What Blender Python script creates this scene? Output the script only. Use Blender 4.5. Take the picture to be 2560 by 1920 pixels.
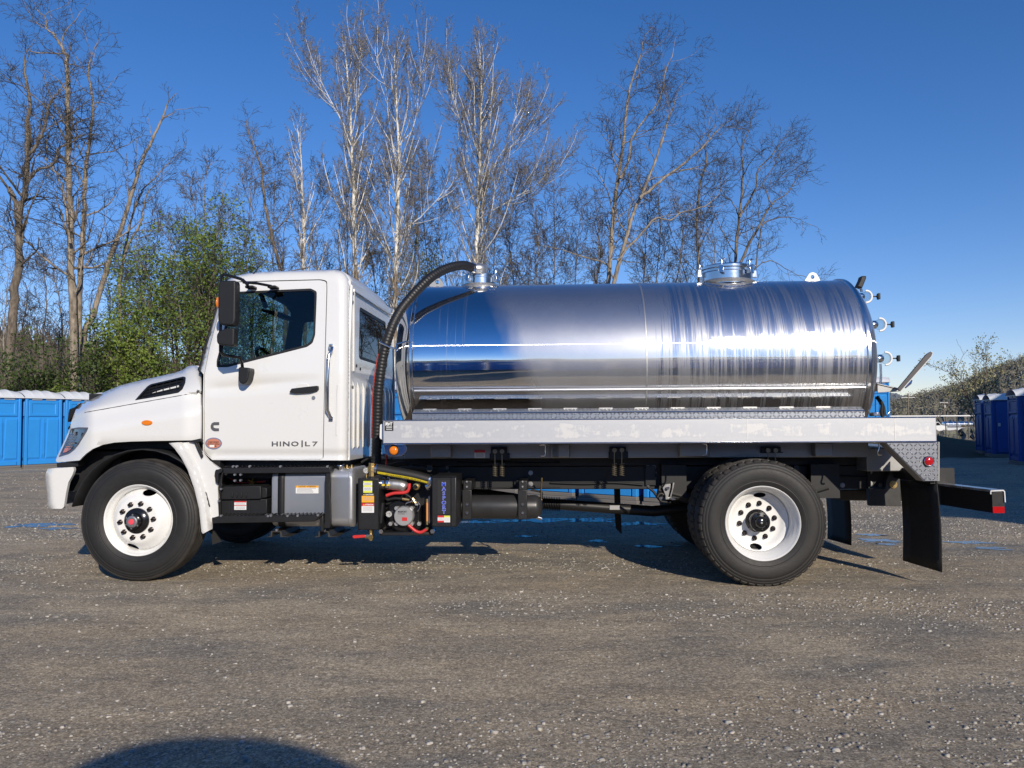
import bpy, bmesh, math, random
import numpy as np
from mathutils import Vector, Matrix
from mathutils.geometry import delaunay_2d_cdt

for o in list(bpy.data.objects):
    bpy.data.objects.remove(o)
sc = bpy.context.scene
COL = sc.collection

# ------------------------------------------------------------------ camera
FPX, CXP, CYP, CAMZ = 1923.5, 1280.0, 960.0, 1.34      # calibrated on wheel rims, bed rail and horizon
PITCH = math.atan((1055.5 - 960.0) / FPX)
cam_d = bpy.data.cameras.new("camera")
cam = bpy.data.objects.new("camera", cam_d)
COL.objects.link(cam)
cam_d.sensor_width = 36.0
cam_d.lens = 36.0 * FPX / 2560.0
cam_d.clip_start, cam_d.clip_end = 0.05, 6000.0
CR = Matrix.Rotation(math.pi / 2 + PITCH, 3, 'X') @ Matrix.Rotation(-0.0055, 3, 'Z')
cam.matrix_world = Matrix.Translation((0, 0, CAMZ)) @ CR.to_4x4()
sc.camera = cam

# ------------------------------------------------------------------ sky and sun
SUN = Vector((0.313, -0.862, 0.399)).normalized()
world = bpy.data.worlds.new("World")
sc.world = world
world.use_nodes = True
wn = world.node_tree.nodes
wl = world.node_tree.links
wn.clear()
sky = wn.new("ShaderNodeTexSky")
sky.sky_type = 'NISHITA'
sky.sun_disc = False
sky.sun_elevation = math.asin(SUN.z)
sky.sun_rotation = math.atan2(SUN.x, SUN.y)
sky.altitude = 300
sky.air_density = 1.0
sky.dust_density = 0.0
sky.ozone_density = 3.0
bg = wn.new("ShaderNodeBackground")
bg.inputs["Strength"].default_value = 0.113
hs = wn.new("ShaderNodeHueSaturation")
hs.inputs["Saturation"].default_value = 1.27
wo = wn.new("ShaderNodeOutputWorld")
wl.new(sky.outputs[0], hs.inputs["Color"])
wb = wn.new("ShaderNodeMix")
wb.data_type = 'RGBA'
wb.blend_type = 'MULTIPLY'
wb.inputs[0].default_value = 1.0
wb.inputs[7].default_value = (1.06, 0.945, 1.14, 1)            # camera white balance, the same all over the sky
wl.new(hs.outputs[0], wb.inputs[6])
wl.new(wb.outputs[2], bg.inputs[0])
wl.new(bg.outputs[0], wo.inputs[0])

sun_d = bpy.data.lights.new("sun", 'SUN')
sun_d.energy = 4.5
sun_d.angle = math.radians(0.53)
sun_d.color = (1.0, 0.90, 0.755)
sun_o = bpy.data.objects.new("sun", sun_d)
COL.objects.link(sun_o)
sun_o.rotation_euler = SUN.to_track_quat('Z', 'Y').to_euler()

sc.view_settings.view_transform = 'Standard'
sc.view_settings.look = 'None'
sc.view_settings.exposure = 0.0
sc.view_settings.gamma = 1.0
sc.view_settings.use_curve_mapping = False
sc.render.engine = 'CYCLES'
sc.cycles.max_bounces = 8
sc.cycles.transparent_max_bounces = 12

# ------------------------------------------------------------------ measuring helpers
# Frames of the close-ups the measurements were read from: origin and scale in photo pixels.
FR = dict(S=(0, 0, 1), A=(100, 650, 4.424), B=(480, 650, 3.687), C=(100, 1000, 3.492), D=(520, 1080, 5.53),
          E=(840, 1080, 3.95), F=(1300, 1080, 5.53), G=(1600, 1100, 4.424), H=(2000, 1000, 3.6875),
          T1=(900, 620, 3.456), T2=(1400, 620, 3.456), T3=(1850, 620, 3.457), J=(1880, 1000, 3.607),
          L=(0, 900, 4.74), R=(2200, 850, 4.147),
          c1=(0, 0, 3.318), c2=(0, 450, 3.016), c3=(650, 0, 3.687), c4=(600, 400, 3.687), c5=(1050, 0, 2.369),
          c6=(1400, 50, 2.476))
def q(k, pts):
    x0, y0, s = FR[k]
    return [(x0 + x / s, y0 + y / s) for x, y in pts]
CAM0 = Vector((0, 0, CAMZ))
def ray(px, py):
    return CR @ Vector(((px - CXP) / FPX, -(py - CYP) / FPX, -1.0))
# truck frame: x to the rear, y from the near side (0) to the far side (2.44), z up, origin under the rear axle
TW = 2.44
TRUCK_YAW = math.radians(-3.0)
TM = Matrix.Translation((2.044, 6.27, 0)) @ Matrix.Rotation(TRUCK_YAW, 4, 'Z')
TI = TM.inverted()
TO_ = TI @ CAM0
TR3 = TI.to_3x3()
def at(px, py, ty):
    """point of the truck's upright plane y = ty that is seen at a photo position"""
    d = TR3 @ ray(px, py)
    return TO_ + d * ((ty - TO_.y) / d.y)
def A3(k, pts, ty):
    return [at(x, y, ty) for x, y in q(k, pts)]
def ground_at(px, py, z=0.0):
    d = ray(px, py)
    return CAM0 + d * ((z - CAMZ) / d.z)
def world_at(px, py, Y):
    d = ray(px, py)
    return CAM0 + d * (Y / d.y)

# ------------------------------------------------------------------ mesh helpers
def link(o, parent=None):
    COL.objects.link(o)
    if parent is not None:
        o.parent = parent
    return o
def empty(name, loc=(0, 0, 0), rz=0.0, parent=None):
    o = bpy.data.objects.new(name, None)
    o.location = loc
    o.rotation_euler = (0, 0, rz)
    o.empty_display_size = 0.2
    return link(o, parent)
def tag(o, label=None, cat=None, group=None, kind=None):
    if label: o["label"] = label
    if cat: o["category"] = cat
    if group: o["group"] = group
    if kind: o["kind"] = kind
    return o
def copy_tree(o, parent=None):
    c = o.copy()
    COL.objects.link(c)
    c.parent = parent
    for ch in o.children:
        copy_tree(ch, c)
    return c
def fast_mesh(name, V, Fq):
    """mesh from numpy vertices and an (n,3) or (n,4) face array (or a list of such arrays)"""
    if not isinstance(Fq, (list, tuple)):
        Fq = [Fq]
    me = bpy.data.meshes.new(name)
    me.vertices.add(len(V))
    me.vertices.foreach_set("co", np.asarray(V, dtype=np.float32).ravel())
    nl = sum(f.size for f in Fq)
    npoly = sum(len(f) for f in Fq)
    me.loops.add(nl)
    me.loops.foreach_set("vertex_index", np.concatenate([f.ravel() for f in Fq]).astype(np.int32))
    me.polygons.add(npoly)
    tot = np.concatenate([np.full(len(f), f.shape[1]) for f in Fq])
    st = np.concatenate([[0], np.cumsum(tot)[:-1]])
    me.polygons.foreach_set("loop_start", st.astype(np.int32))
    me.update(calc_edges=True)
    return me
def obj_from(me, name, mat, parent=None, smooth=False):
    me.materials.append(mat)
    if smooth:
        me.polygons.foreach_set("use_smooth", np.ones(len(me.polygons), dtype=bool))
    o = bpy.data.objects.new(name, me)
    return link(o, parent)

class MB:
    def __init__(s):
        s.v, s.f, s.m = [], [], []
    def add(s, vs, fs, m=0):
        b = len(s.v)
        s.v += [tuple(v) for v in vs]
        s.f += [tuple(i + b for i in f) for f in fs]
        s.m += [m] * len(fs)
        return s
    def box(s, x0, x1, y0, y1, z0, z1, m=0):
        return s.hexa([(x0, y0, z0), (x1, y0, z0), (x1, y1, z0), (x0, y1, z0), (x0, y0, z1), (x1, y0, z1), (x1, y1, z1), (x0, y1, z1)], m)
    def hexa(s, p, m=0):
        return s.add(p, [(0, 3, 2, 1), (4, 5, 6, 7), (0, 1, 5, 4), (1, 2, 6, 5), (2, 3, 7, 6), (3, 0, 4, 7)], m)
    def prism(s, pts, vec, m=0):
        n = len(pts)
        vec = Vector(vec)
        a = [Vector(p) for p in pts]
        b = [p + vec for p in a]
        fs = [tuple(range(n))[::-1], tuple(range(n, 2 * n))]
        fs += [(i, (i + 1) % n, n + (i + 1) % n, n + i) for i in range(n)]
        return s.add(a + b, fs, m)
    def tube(s, pts, r, n=10, m=0, caps=True):
        pts = [Vector(p) for p in pts]
        k = len(pts)
        rs = r if isinstance(r, (list, tuple)) else [r] * k
        t = (pts[1] - pts[0]).normalized()
        up = Vector((0, 0, 1)) if abs(t.z) < 0.9 else Vector((1, 0, 0))
        u = t.cross(up).normalized()
        vs, fs = [], []
        for i in range(k):
            if i == 0: d = pts[1] - pts[0]
            elif i == k - 1: d = pts[-1] - pts[-2]
            else: d = (pts[i + 1] - pts[i]).normalized() + (pts[i] - pts[i - 1]).normalized()
            d = d.normalized() if d.length > 1e-9 else t
            u = (u - d * u.dot(d)).normalized()
            w = d.cross(u)
            for j in range(n):
                a = 2 * math.pi * j / n
                vs.append(pts[i] + (u * math.cos(a) + w * math.sin(a)) * rs[i])
        for i in range(k - 1):
            for j in range(n):
                fs.append((i * n + j, i * n + (j + 1) % n, (i + 1) * n + (j + 1) % n, (i + 1) * n + j))
        if caps:
            fs.append(tuple(range(n))[::-1])
            fs.append(tuple(range((k - 1) * n, k * n)))
        return s.add(vs, fs, m)
    def lathe(s, prof, org=(0, 0, 0), axis='y', n=48, m=0, close=False, rfun=None):
        """prof: list of (radius, along); axis y: along grows with +y"""
        vs, fs = [], []
        k = len(prof)
        org = Vector(org)
        for i, (r, a) in enumerate(prof):
            for j in range(n):
                th = 2 * math.pi * j / n
                rr = r if rfun is None else rfun(i, j, r)
                c, sn = rr * math.cos(th), rr * math.sin(th)
                vs.append(org + (Vector((c, a, sn)) if axis == 'y' else Vector((a, c, sn)) if axis == 'x' else Vector((c, sn, a))))
        rng = range(k) if close else range(k - 1)
        for i in rng:
            i2 = (i + 1) % k
            for j in range(n):
                fs.append((i * n + j, i * n + (j + 1) % n, i2 * n + (j + 1) % n, i2 * n + j))
        if not close:
            if prof[0][0] > 1e-6: fs.append(tuple(range(n))[::-1])
            if prof[-1][0] > 1e-6: fs.append(tuple(range((k - 1) * n, k * n)))
        return s.add(vs, fs, m)
    def cyl(s, a, b, r, n=16, m=0):
        return s.tube([a, b], r, n, m)
    def ball(s, c, r, n=12, k=8, m=0, sc3=(1, 1, 1)):
        vs, fs = [], []
        for i in range(k + 1):
            ph = math.pi * i / k
            for j in range(n):
                th = 2 * math.pi * j / n
                vs.append((c[0] + r * sc3[0] * math.sin(ph) * math.cos(th), c[1] + r * sc3[1] * math.sin(ph) * math.sin(th), c[2] + r * sc3[2] * math.cos(ph)))
        for i in range(k):
            for j in range(n):
                fs.append((i * n + j, i * n + (j + 1) % n, (i + 1) * n + (j + 1) % n, (i + 1) * n + j))
        return s.add(vs, fs, m)
    def grid(s, rows, m=0):
        k, n = len(rows), len(rows[0])
        vs = [p for r in rows for p in r]
        fs = [(i * n + j, i * n + j + 1, (i + 1) * n + j + 1, (i + 1) * n + j) for i in range(k - 1) for j in range(n - 1)]
        return s.add(vs, fs, m)
    def build(s, name, mat, parent=None, smooth=None, bevel=0.0, recalc=True, seg=2, solid=0.0):
        me = bpy.data.meshes.new(name)
        me.from_pydata(s.v, [], s.f)
        if recalc:
            bm = bmesh.new()
            bm.from_mesh(me)
            bmesh.ops.remove_doubles(bm, verts=bm.verts, dist=1e-6)
            bmesh.ops.recalc_face_normals(bm, faces=bm.faces)
            bm.to_mesh(me)
            bm.free()
        mats = mat if isinstance(mat, (list, tuple)) else [mat]
        for mm in mats:
            me.materials.append(mm)
        if len(mats) > 1 and len(me.polygons) == len(s.m):
            me.polygons.foreach_set("material_index", s.m)
        if smooth is not None:
            me.polygons.foreach_set("use_smooth", [True] * len(me.polygons))
            me.set_sharp_from_angle(angle=math.radians(smooth))
        me.update()
        o = bpy.data.objects.new(name, me)
        link(o, parent)
        if solid:
            md = o.modifiers.new("solid", 'SOLIDIFY')
            md.thickness = solid
        if bevel:
            md = o.modifiers.new("bevel", 'BEVEL')
            md.width = bevel
            md.segments = seg
            md.limit_method = 'ANGLE'
            if smooth is None:
                me.polygons.foreach_set("use_smooth", [True] * len(me.polygons))
                me.set_sharp_from_angle(angle=math.radians(30))
        return o

def inside(p, poly):
    x, y = p
    c = False
    j = len(poly) - 1
    for i in range(len(poly)):
        xi, yi = poly[i]
        xj, yj = poly[j]
        if (yi > y) != (yj > y) and x < (xj - xi) * (y - yi) / (yj - yi) + xi:
            c = not c
        j = i
    return c
def seg_dist(p, a, b):
    dx, dy = b[0] - a[0], b[1] - a[1]
    l = dx * dx + dy * dy
    t = 0 if l == 0 else max(0, min(1, ((p[0] - a[0]) * dx + (p[1] - a[1]) * dy) / l))
    return math.hypot(p[0] - a[0] - t * dx, p[1] - a[1] - t * dy)
def line_dist(p, pts):
    return min(seg_dist(p, pts[i], pts[i + 1]) for i in range(len(pts) - 1))
def resample(poly, step, closed=True):
    out = []
    n = len(poly)
    for i in range(n if closed else n - 1):
        a, b = poly[i], poly[(i + 1) % n]
        l = math.hypot(b[0] - a[0], b[1] - a[1])
        k = max(1, int(round(l / step)))
        out += [(a[0] + (b[0] - a[0]) * t / k, a[1] + (b[1] - a[1]) * t / k) for t in range(k)]
    if not closed: out.append(poly[-1])
    return out
def rounded(poly, r, k=4):
    """round the corners of a polygon"""
    out = []
    n = len(poly)
    for i in range(n):
        p0, p1, p2 = Vector(poly[i - 1]), Vector(poly[i]), Vector(poly[(i + 1) % n])
        a, b = (p0 - p1), (p2 - p1)
        d = min(r, a.length * 0.45, b.length * 0.45)
        a.normalize(); b.normalize()
        s, e = p1 + a * d, p1 + b * d
        for j in range(k + 1):
            t = j / k
            out.append(tuple((s * (1 - t) ** 2 + p1 * 2 * t * (1 - t) + e * t * t)))
    return out
def flat_mesh(outer, holes, step):
    """constrained triangulation of a polygon with holes and inner points"""
    loops = [resample(outer, step)] + [resample(h, step) for h in holes]
    pts, ed = [], []
    for lp in loops:
        b = len(pts)
        pts += lp
        ed += [(b + i, b + (i + 1) % len(lp)) for i in range(len(lp))]
    nb = len(pts)
    bp = np.array(pts)
    xs = [p[0] for p in outer]
    ys = [p[1] for p in outer]
    y = min(ys) + step * 0.5
    row = 0
    while y < max(ys):
        x = min(xs) + step * (0.5 if row % 2 else 0.0)
        while x < max(xs):
            if inside((x, y), outer) and not any(inside((x, y), h) for h in holes):
                if np.min((bp[:, 0] - x) ** 2 + (bp[:, 1] - y) ** 2) > (0.55 * step) ** 2:
                    pts.append((x, y))
            x += step
        y += step * 0.9
        row += 1
    r = delaunay_2d_cdt([Vector(p) for p in pts], ed, [], 0, 1e-6)
    V = [(p[0], p[1]) for p in r[0]]
    Fc = []
    for f in r[2]:
        c = (sum(V[i][0] for i in f) / len(f), sum(V[i][1] for i in f) / len(f))
        if inside(c, loops[0]) and not any(inside(c, h) for h in loops[1:]):
            Fc.append(tuple(f))
    return V, Fc
def shell(name, outer, holes, to3, mats, parent, step, push, smooth=40, mirror=None):
    """surface patch over a 2D outline: to3 maps (u,v) to space, push is the thickness vector; material 1 on the inside"""
    V, Fc = flat_mesh(outer, holes, step)
    P = [Vector(to3(u, v)) for u, v in V]
    push = Vector(push)
    n = len(P)
    if mirror:
        P = [Vector((p.x, TW - p.y, p.z)) for p in P]
        push = Vector((push.x, -push.y, push.z))
    cnt = {}
    for f in Fc:
        for i in range(len(f)):
            e = (f[i], f[(i + 1) % len(f)])
            cnt[e] = 1
    rim = [e for e in cnt if (e[1], e[0]) not in cnt]
    verts = P + [p + push for p in P]
    fs = list(Fc) + [tuple(i + n for i in f[::-1]) for f in Fc] + [(b, a, a + n, b + n) for a, b in rim]
    mi = [0] * len(Fc) + [1] * len(Fc) + [0] * len(rim)
    # orient: front faces against the push direction
    f0 = max(Fc, key=lambda f: ((P[f[1]] - P[f[0]]).cross(P[f[2]] - P[f[0]])).length)
    nn = (P[f0[1]] - P[f0[0]]).cross(P[f0[2]] - P[f0[0]])
    if nn.dot(push) > 0:
        fs = [f[::-1] for f in fs]
    me = bpy.data.meshes.new(name)
    me.from_pydata([tuple(v) for v in verts], [], fs)
    for mm in (mats if isinstance(mats, (list, tuple)) else [mats, mats]):
        me.materials.append(mm)
    me.polygons.foreach_set("material_index", mi)
    me.polygons.foreach_set("use_smooth", [True] * len(fs))
    me.set_sharp_from_angle(angle=math.radians(smooth))
    me.update()
    o = bpy.data.objects.new(name, me)
    return link(o, parent)
def panel(name, outer, holes, tyf, mats, parent, step=9, thick=0.025, mirror=None, smooth=40):
    """near-side body panel: outline in photo pixels, lateral position tyf(px, py)"""
    f = tyf if callable(tyf) else (lambda x, y: tyf)
    return shell(name, outer, holes, lambda x, y: at(x, y, f(x, y)), mats, parent, step, (0, thick, 0), smooth, mirror)
def slab(mb, pxpoly, ty0, ty1, m=0):
    """prism between two upright planes, outline read at the near plane"""
    mb.prism([at(x, y, ty0) for x, y in pxpoly], (0, ty1 - ty0, 0), m)
    return mb
def pbox(mb, k, x0, y0, x1, y1, ty0, ty1, m=0):
    (a, b), (c, d) = q(k, [(x0, y0), (x1, y1)])
    p0, p1 = at(a, b, ty0), at(c, d, ty0)
    return mb.box(min(p0.x, p1.x), max(p0.x, p1.x), ty0, ty1, min(p0.z, p1.z), max(p0.z, p1.z), m)
def text_mesh(body, align='CENTER', bold=0.0, extrude=0.002, spacing=1.0, line=1.0):
    cu = bpy.data.curves.new("lettering", 'FONT')
    cu.body = body
    cu.align_x = align
    cu.extrude = extrude
    cu.offset = bold
    cu.resolution_u = 2
    cu.space_character = spacing
    cu.space_line = line
    o = bpy.data.objects.new("lettering", cu)
    COL.objects.link(o)
    dg = bpy.context.evaluated_depsgraph_get()
    dg.update()
    me = bpy.data.meshes.new_from_object(o.evaluated_get(dg))
    bpy.data.objects.remove(o)
    bpy.data.curves.remove(cu)
    return me
def lettering(body, k, x0, y0, x1, y1, ty, mat, parent, bold=0.0, depth=0.002, spacing=1.0, line=1.0, name="lettering"):
    """raised letters fitted into a box on an upright plane of the truck"""
    me = text_mesh(body, bold=bold, extrude=0.5, spacing=spacing, line=line)
    (a, b), (c, d) = q(k, [(x0, y0), (x1, y1)])
    p0, p1 = at(a, b, ty), at(c, d, ty)
    co = np.empty(len(me.vertices) * 3)
    me.vertices.foreach_get("co", co)
    co = co.reshape(-1, 3)
    lo, hi = co.min(0), co.max(0)
    n = np.empty_like(co)
    n[:, 0] = p0.x + (co[:, 0] - lo[0]) / (hi[0] - lo[0]) * (p1.x - p0.x)
    n[:, 2] = p1.z + (co[:, 1] - lo[1]) / (hi[1] - lo[1]) * (p0.z - p1.z)
    n[:, 1] = ty - (co[:, 2] - lo[2]) / max(1e-6, hi[2] - lo[2]) * depth
    me.vertices.foreach_set("co", n.ravel())
    me.materials.clear()
    me.materials.append(mat)
    me.update()
    o = bpy.data.objects.new(name, me)
    return link(o, parent)
# ------------------------------------------------------------------ materials
def nmat(name):
    m = bpy.data.materials.new(name)
    m.use_nodes = True
    nt = m.node_tree
    b = nt.nodes.get("Principled BSDF")
    return m, nt, b
def N(nt, t, **kw):
    n = nt.nodes.new("ShaderNode" + t)
    for k, v in kw.items():
        if k in n.inputs.keys() and not hasattr(n, k):
            n.inputs[k].default_value = v
        else:
            setattr(n, k, v)
    return n
def MATH(nt, op, a, b=None, c=None, clamp=False):
    n = nt.nodes.new("ShaderNodeMath")
    n.operation = op
    n.use_clamp = clamp
    for i, v in enumerate((a, b, c)):
        if v is None: continue
        if isinstance(v, (int, float)): n.inputs[i].default_value = v
        else: nt.links.new(v, n.inputs[i])
    return n.outputs[0]
def RAMP(nt, fac, stops, interp='LINEAR'):
    n = nt.nodes.new("ShaderNodeValToRGB")
    n.color_ramp.interpolation = interp
    e = n.color_ramp.elements
    while len(e) < len(stops): e.new(0.5)
    for i, (p, c) in enumerate(stops):
        e[i].position = p
        e[i].color = (c, c, c, 1) if isinstance(c, (int, float)) else (*c, 1)
    nt.links.new(fac, n.inputs[0])
    return n.outputs[0]
def NOISE(nt, vec, scale, detail=3, rough=0.55, dist=0.0):
    n = nt.nodes.new("ShaderNodeTexNoise")
    n.inputs["Scale"].default_value = scale
    n.inputs["Detail"].default_value = detail
    n.inputs["Roughness"].default_value = rough
    n.inputs["Distortion"].default_value = dist
    if vec is not None: nt.links.new(vec, n.inputs["Vector"])
    return n.outputs[0]
def MIXC(nt, fac, a, b):
    n = nt.nodes.new("ShaderNodeMix")
    n.data_type = 'RGBA'
    if isinstance(fac, (int, float)): n.inputs[0].default_value = fac
    else: nt.links.new(fac, n.inputs[0])
    for i, v in ((6, a), (7, b)):
        if isinstance(v, tuple): n.inputs[i].default_value = (*v, 1)
        else: nt.links.new(v, n.inputs[i])
    return n.outputs[2]
def BUMP(nt, h, strength, dist, bsdf, prev=None):
    n = nt.nodes.new("ShaderNodeBump")
    n.inputs["Strength"].default_value = strength
    n.inputs["Distance"].default_value = dist
    nt.links.new(h, n.inputs["Height"])
    if prev is not None: nt.links.new(prev, n.inputs["Normal"])
    if bsdf is not None: nt.links.new(n.outputs[0], bsdf.inputs["Normal"])
    return n.outputs[0]
def COORD(nt, kind="Object", scale=None):
    tc = nt.nodes.new("ShaderNodeTexCoord")
    v = tc.outputs[kind]
    if scale is not None:
        mp = nt.nodes.new("ShaderNodeMapping")
        mp.inputs["Scale"].default_value = scale
        nt.links.new(v, mp.inputs[0])
        v = mp.outputs[0]
    return v
def simple(name, col, rough=0.5, metal=0.0, var=0.12, scale=6.0, coat=0.0, bump=0.0, bscale=200.0, spec=None, rvar=0.1):
    """plain paint, plastic or metal with a little uneven colour, gloss and grain"""
    m, nt, b = nmat(name)
    v = COORD(nt)
    f = NOISE(nt, v, scale, 5, 0.6)
    c0 = tuple(max(0, c * (1 - var)) for c in col)
    c1 = tuple(min(1, c * (1 + var * 0.6)) for c in col)
    nt.links.new(MIXC(nt, f, c0, c1), b.inputs["Base Color"])
    f2 = NOISE(nt, v, scale * 3.1, 4, 0.6)
    nt.links.new(MATH(nt, 'MULTIPLY_ADD', f2, rvar * 2 * (1 if rough > rvar else 0.5), max(0.02, rough - rvar), clamp=True), b.inputs["Roughness"])
    b.inputs["Metallic"].default_value = metal
    if coat: 
        b.inputs["Coat Weight"].default_value = coat
        b.inputs["Coat Roughness"].default_value = 0.06
    if spec is not None: b.inputs["Specular IOR Level"].default_value = spec
    if bump:
        BUMP(nt, NOISE(nt, v, bscale, 3), bump, 0.002, b)
    return m
M = {}
M['white'] = simple("white_paint", (0.69, 0.69, 0.675), 0.30, 0, 0.03, 1.5, coat=1.0)
M['whiteish'] = simple("white_wheel_paint", (0.76, 0.76, 0.745), 0.35, 0, 0.06, 9)
M['trim'] = simple("dark_cab_lining", (0.035, 0.037, 0.042), 0.7)
M['black'] = simple("black_satin_paint", (0.012, 0.012, 0.013), 0.42, 0, 0.3, 12, bump=0.05)
M['black_gloss'] = simple("black_gloss_paint", (0.010, 0.010, 0.011), 0.18, 0, 0.2, 10)
M['frame'] = simple("chassis_black_paint", (0.010, 0.0105, 0.012), 0.55, 0, 0.4, 8)
M['plastic'] = simple("black_grained_plastic", (0.014, 0.015, 0.017), 0.50, 0, 0.2, 20, bump=0.15, bscale=500, spec=0.3)
M['rubber_flap'] = simple("black_rubber_sheet", (0.010, 0.010, 0.010), 0.65, 0, 0.4, 5)
M['chrome'] = simple("bright_plated_steel", (0.72, 0.72, 0.73), 0.18, 1.0, 0.06, 14)
M['cast'] = simple("cast_aluminium", (0.55, 0.54, 0.52), 0.42, 0.9, 0.15, 40, bump=0.2, bscale=250)
M['grey_metal'] = simple("zinc_plated_bolt", (0.36, 0.36, 0.37), 0.4, 0.8, 0.2, 30)
M['dark_metal'] = simple("dull_dark_steel", (0.06, 0.058, 0.055), 0.5, 0.4, 0.35, 14)
M['brass'] = simple("brass", (0.62, 0.44, 0.18), 0.3, 1.0, 0.15, 30)
M['steel_grey'] = simple("grey_bare_steel", (0.30, 0.30, 0.30), 0.45, 0.7, 0.2, 14)
M['spring'] = simple("plated_spring_steel", (0.34, 0.30, 0.22), 0.4, 0.8, 0.2, 30)
M['grey_paint'] = simple("grey_letter_metal", (0.10, 0.10, 0.11), 0.5, 0.2, 0.2, 20)
M['red_hose'] = simple("red_hose", (0.55, 0.035, 0.035), 0.4)
M['red'] = simple("red_vinyl", (0.55, 0.03, 0.03), 0.4)
M['pink'] = simple("red_hub_plug", (0.75, 0.07, 0.10), 0.4)
M['white_vinyl'] = simple("white_vinyl", (0.75, 0.75, 0.74), 0.4)
M['yellow'] = simple("yellow_vinyl", (0.75, 0.55, 0.04), 0.45)
M['lime'] = simple("yellow_green_vinyl", (0.65, 0.68, 0.08), 0.45)
M['orange'] = simple("orange_vinyl", (0.80, 0.38, 0.02), 0.45)
M['blue_ink'] = simple("blue_ink", (0.03, 0.07, 0.55), 0.4)
M['grey_ink'] = simple("grey_ink", (0.35, 0.35, 0.36), 0.5)
M['black_ink'] = simple("black_ink", (0.015, 0.015, 0.015), 0.5)
M['badge_blue'] = simple("grey_blue_vinyl", (0.16, 0.19, 0.30), 0.4)
M['badge_red'] = simple("salmon_vinyl", (0.52, 0.20, 0.13), 0.4)
M['copper'] = simple("amber_tube", (0.65, 0.28, 0.08), 0.2)
M['amber'] = simple("amber_lens", (0.75, 0.20, 0.01), 0.12, 0, 0.2, 60, coat=0.6)
M['red_lens'] = simple("red_lens", (0.45, 0.008, 0.01), 0.12, 0, 0.3, 60, coat=0.6)
M['hose_yellow'] = simple("yellow_hose_stripe", (0.70, 0.56, 0.03), 0.5)
M['red_stripe'] = simple("red_hose_stripe", (0.42, 0.045, 0.03), 0.55)
M['fuel'] = simple("brushed_fuel_tank_aluminium", (0.50, 0.51, 0.53), 0.46, 0.75, 0.12, 5, rvar=0.08)

def glass_mat(name, tint, refl=1.0, rough=0.01):
    m = bpy.data.materials.new(name)
    m.use_nodes = True
    nt = m.node_tree
    nt.nodes.clear()
    out = nt.nodes.new("ShaderNodeOutputMaterial")
    tr = nt.nodes.new("ShaderNodeBsdfTransparent")
    tr.inputs[0].default_value = (*tint, 1)
    gl = nt.nodes.new("ShaderNodeBsdfGlossy")
    gl.inputs["Roughness"].default_value = rough
    fr = nt.nodes.new("ShaderNodeFresnel")
    ge = nt.nodes.new("ShaderNodeNewGeometry")                      # thin pane: same reflection from both sides
    nt.links.new(MATH(nt, 'MULTIPLY_ADD', ge.outputs["Backfacing"], 1 / 1.52 - 1.52, 1.52), fr.inputs[0])
    mx = nt.nodes.new("ShaderNodeMixShader")
    nt.links.new(MATH(nt, 'MULTIPLY', fr.outputs[0], refl, clamp=True), mx.inputs[0])
    nt.links.new(tr.outputs[0], mx.inputs[1])
    nt.links.new(gl.outputs[0], mx.inputs[2])
    nt.links.new(mx.outputs[0], out.inputs[0])
    return m
M['glass'] = glass_mat("window_glass", (0.58, 0.66, 0.64), 0.8)
M['glass_dark'] = glass_mat("dark_window_glass", (0.12, 0.14, 0.14), 0.9)
M['clear'] = glass_mat("clear_glass", (0.9, 0.93, 0.94), 1.1)

# tyre rubber: matt black with dusty grey tread and faint moulded rings
m, nt, b = nmat("tyre_rubber")
v = COORD(nt)
sp = nt.nodes.new("ShaderNodeSeparateXYZ")
nt.links.new(v, sp.inputs[0])
rr = MATH(nt, 'SQRT', MATH(nt, 'ADD', MATH(nt, 'POWER', sp.outputs[0], 2), MATH(nt, 'POWER', sp.outputs[2], 2)))
dust = RAMP(nt, rr, [(0.485, 0.0), (0.512, 1.0)])
n1 = NOISE(nt, v, 9, 6, 0.65)
n2 = NOISE(nt, v, 60, 4, 0.6)
dm = MATH(nt, 'MULTIPLY', dust, RAMP(nt, n1, [(0.35, 0.15), (0.62, 0.8)]))
c = MIXC(nt, n2, (0.008, 0.008, 0.0085), (0.016, 0.0155, 0.015))
c = MIXC(nt, MATH(nt, 'MULTIPLY', RAMP(nt, n1, [(0.45, 0.0), (0.8, 1.0)]), 0.22), c, (0.040, 0.037, 0.033))
c = MIXC(nt, MATH(nt, 'MULTIPLY', dm, 0.7), c, (0.085, 0.074, 0.062))
nt.links.new(c, b.inputs["Base Color"])
nt.links.new(MATH(nt, 'MULTIPLY_ADD', n2, 0.2, 0.50), b.inputs["Roughness"])
wv = MATH(nt, 'SINE', MATH(nt, 'MULTIPLY', rr, 520.0))
h = MATH(nt, 'MULTIPLY', wv, RAMP(nt, rr, [(0.33, 0.0), (0.345, 1.0), (0.36, 0.0)]))
h = MATH(nt, 'ADD', h, MATH(nt, 'MULTIPLY', n2, 0.6))
BUMP(nt, h, 0.35, 0.004, b)
M['tyre'] = m

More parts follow.
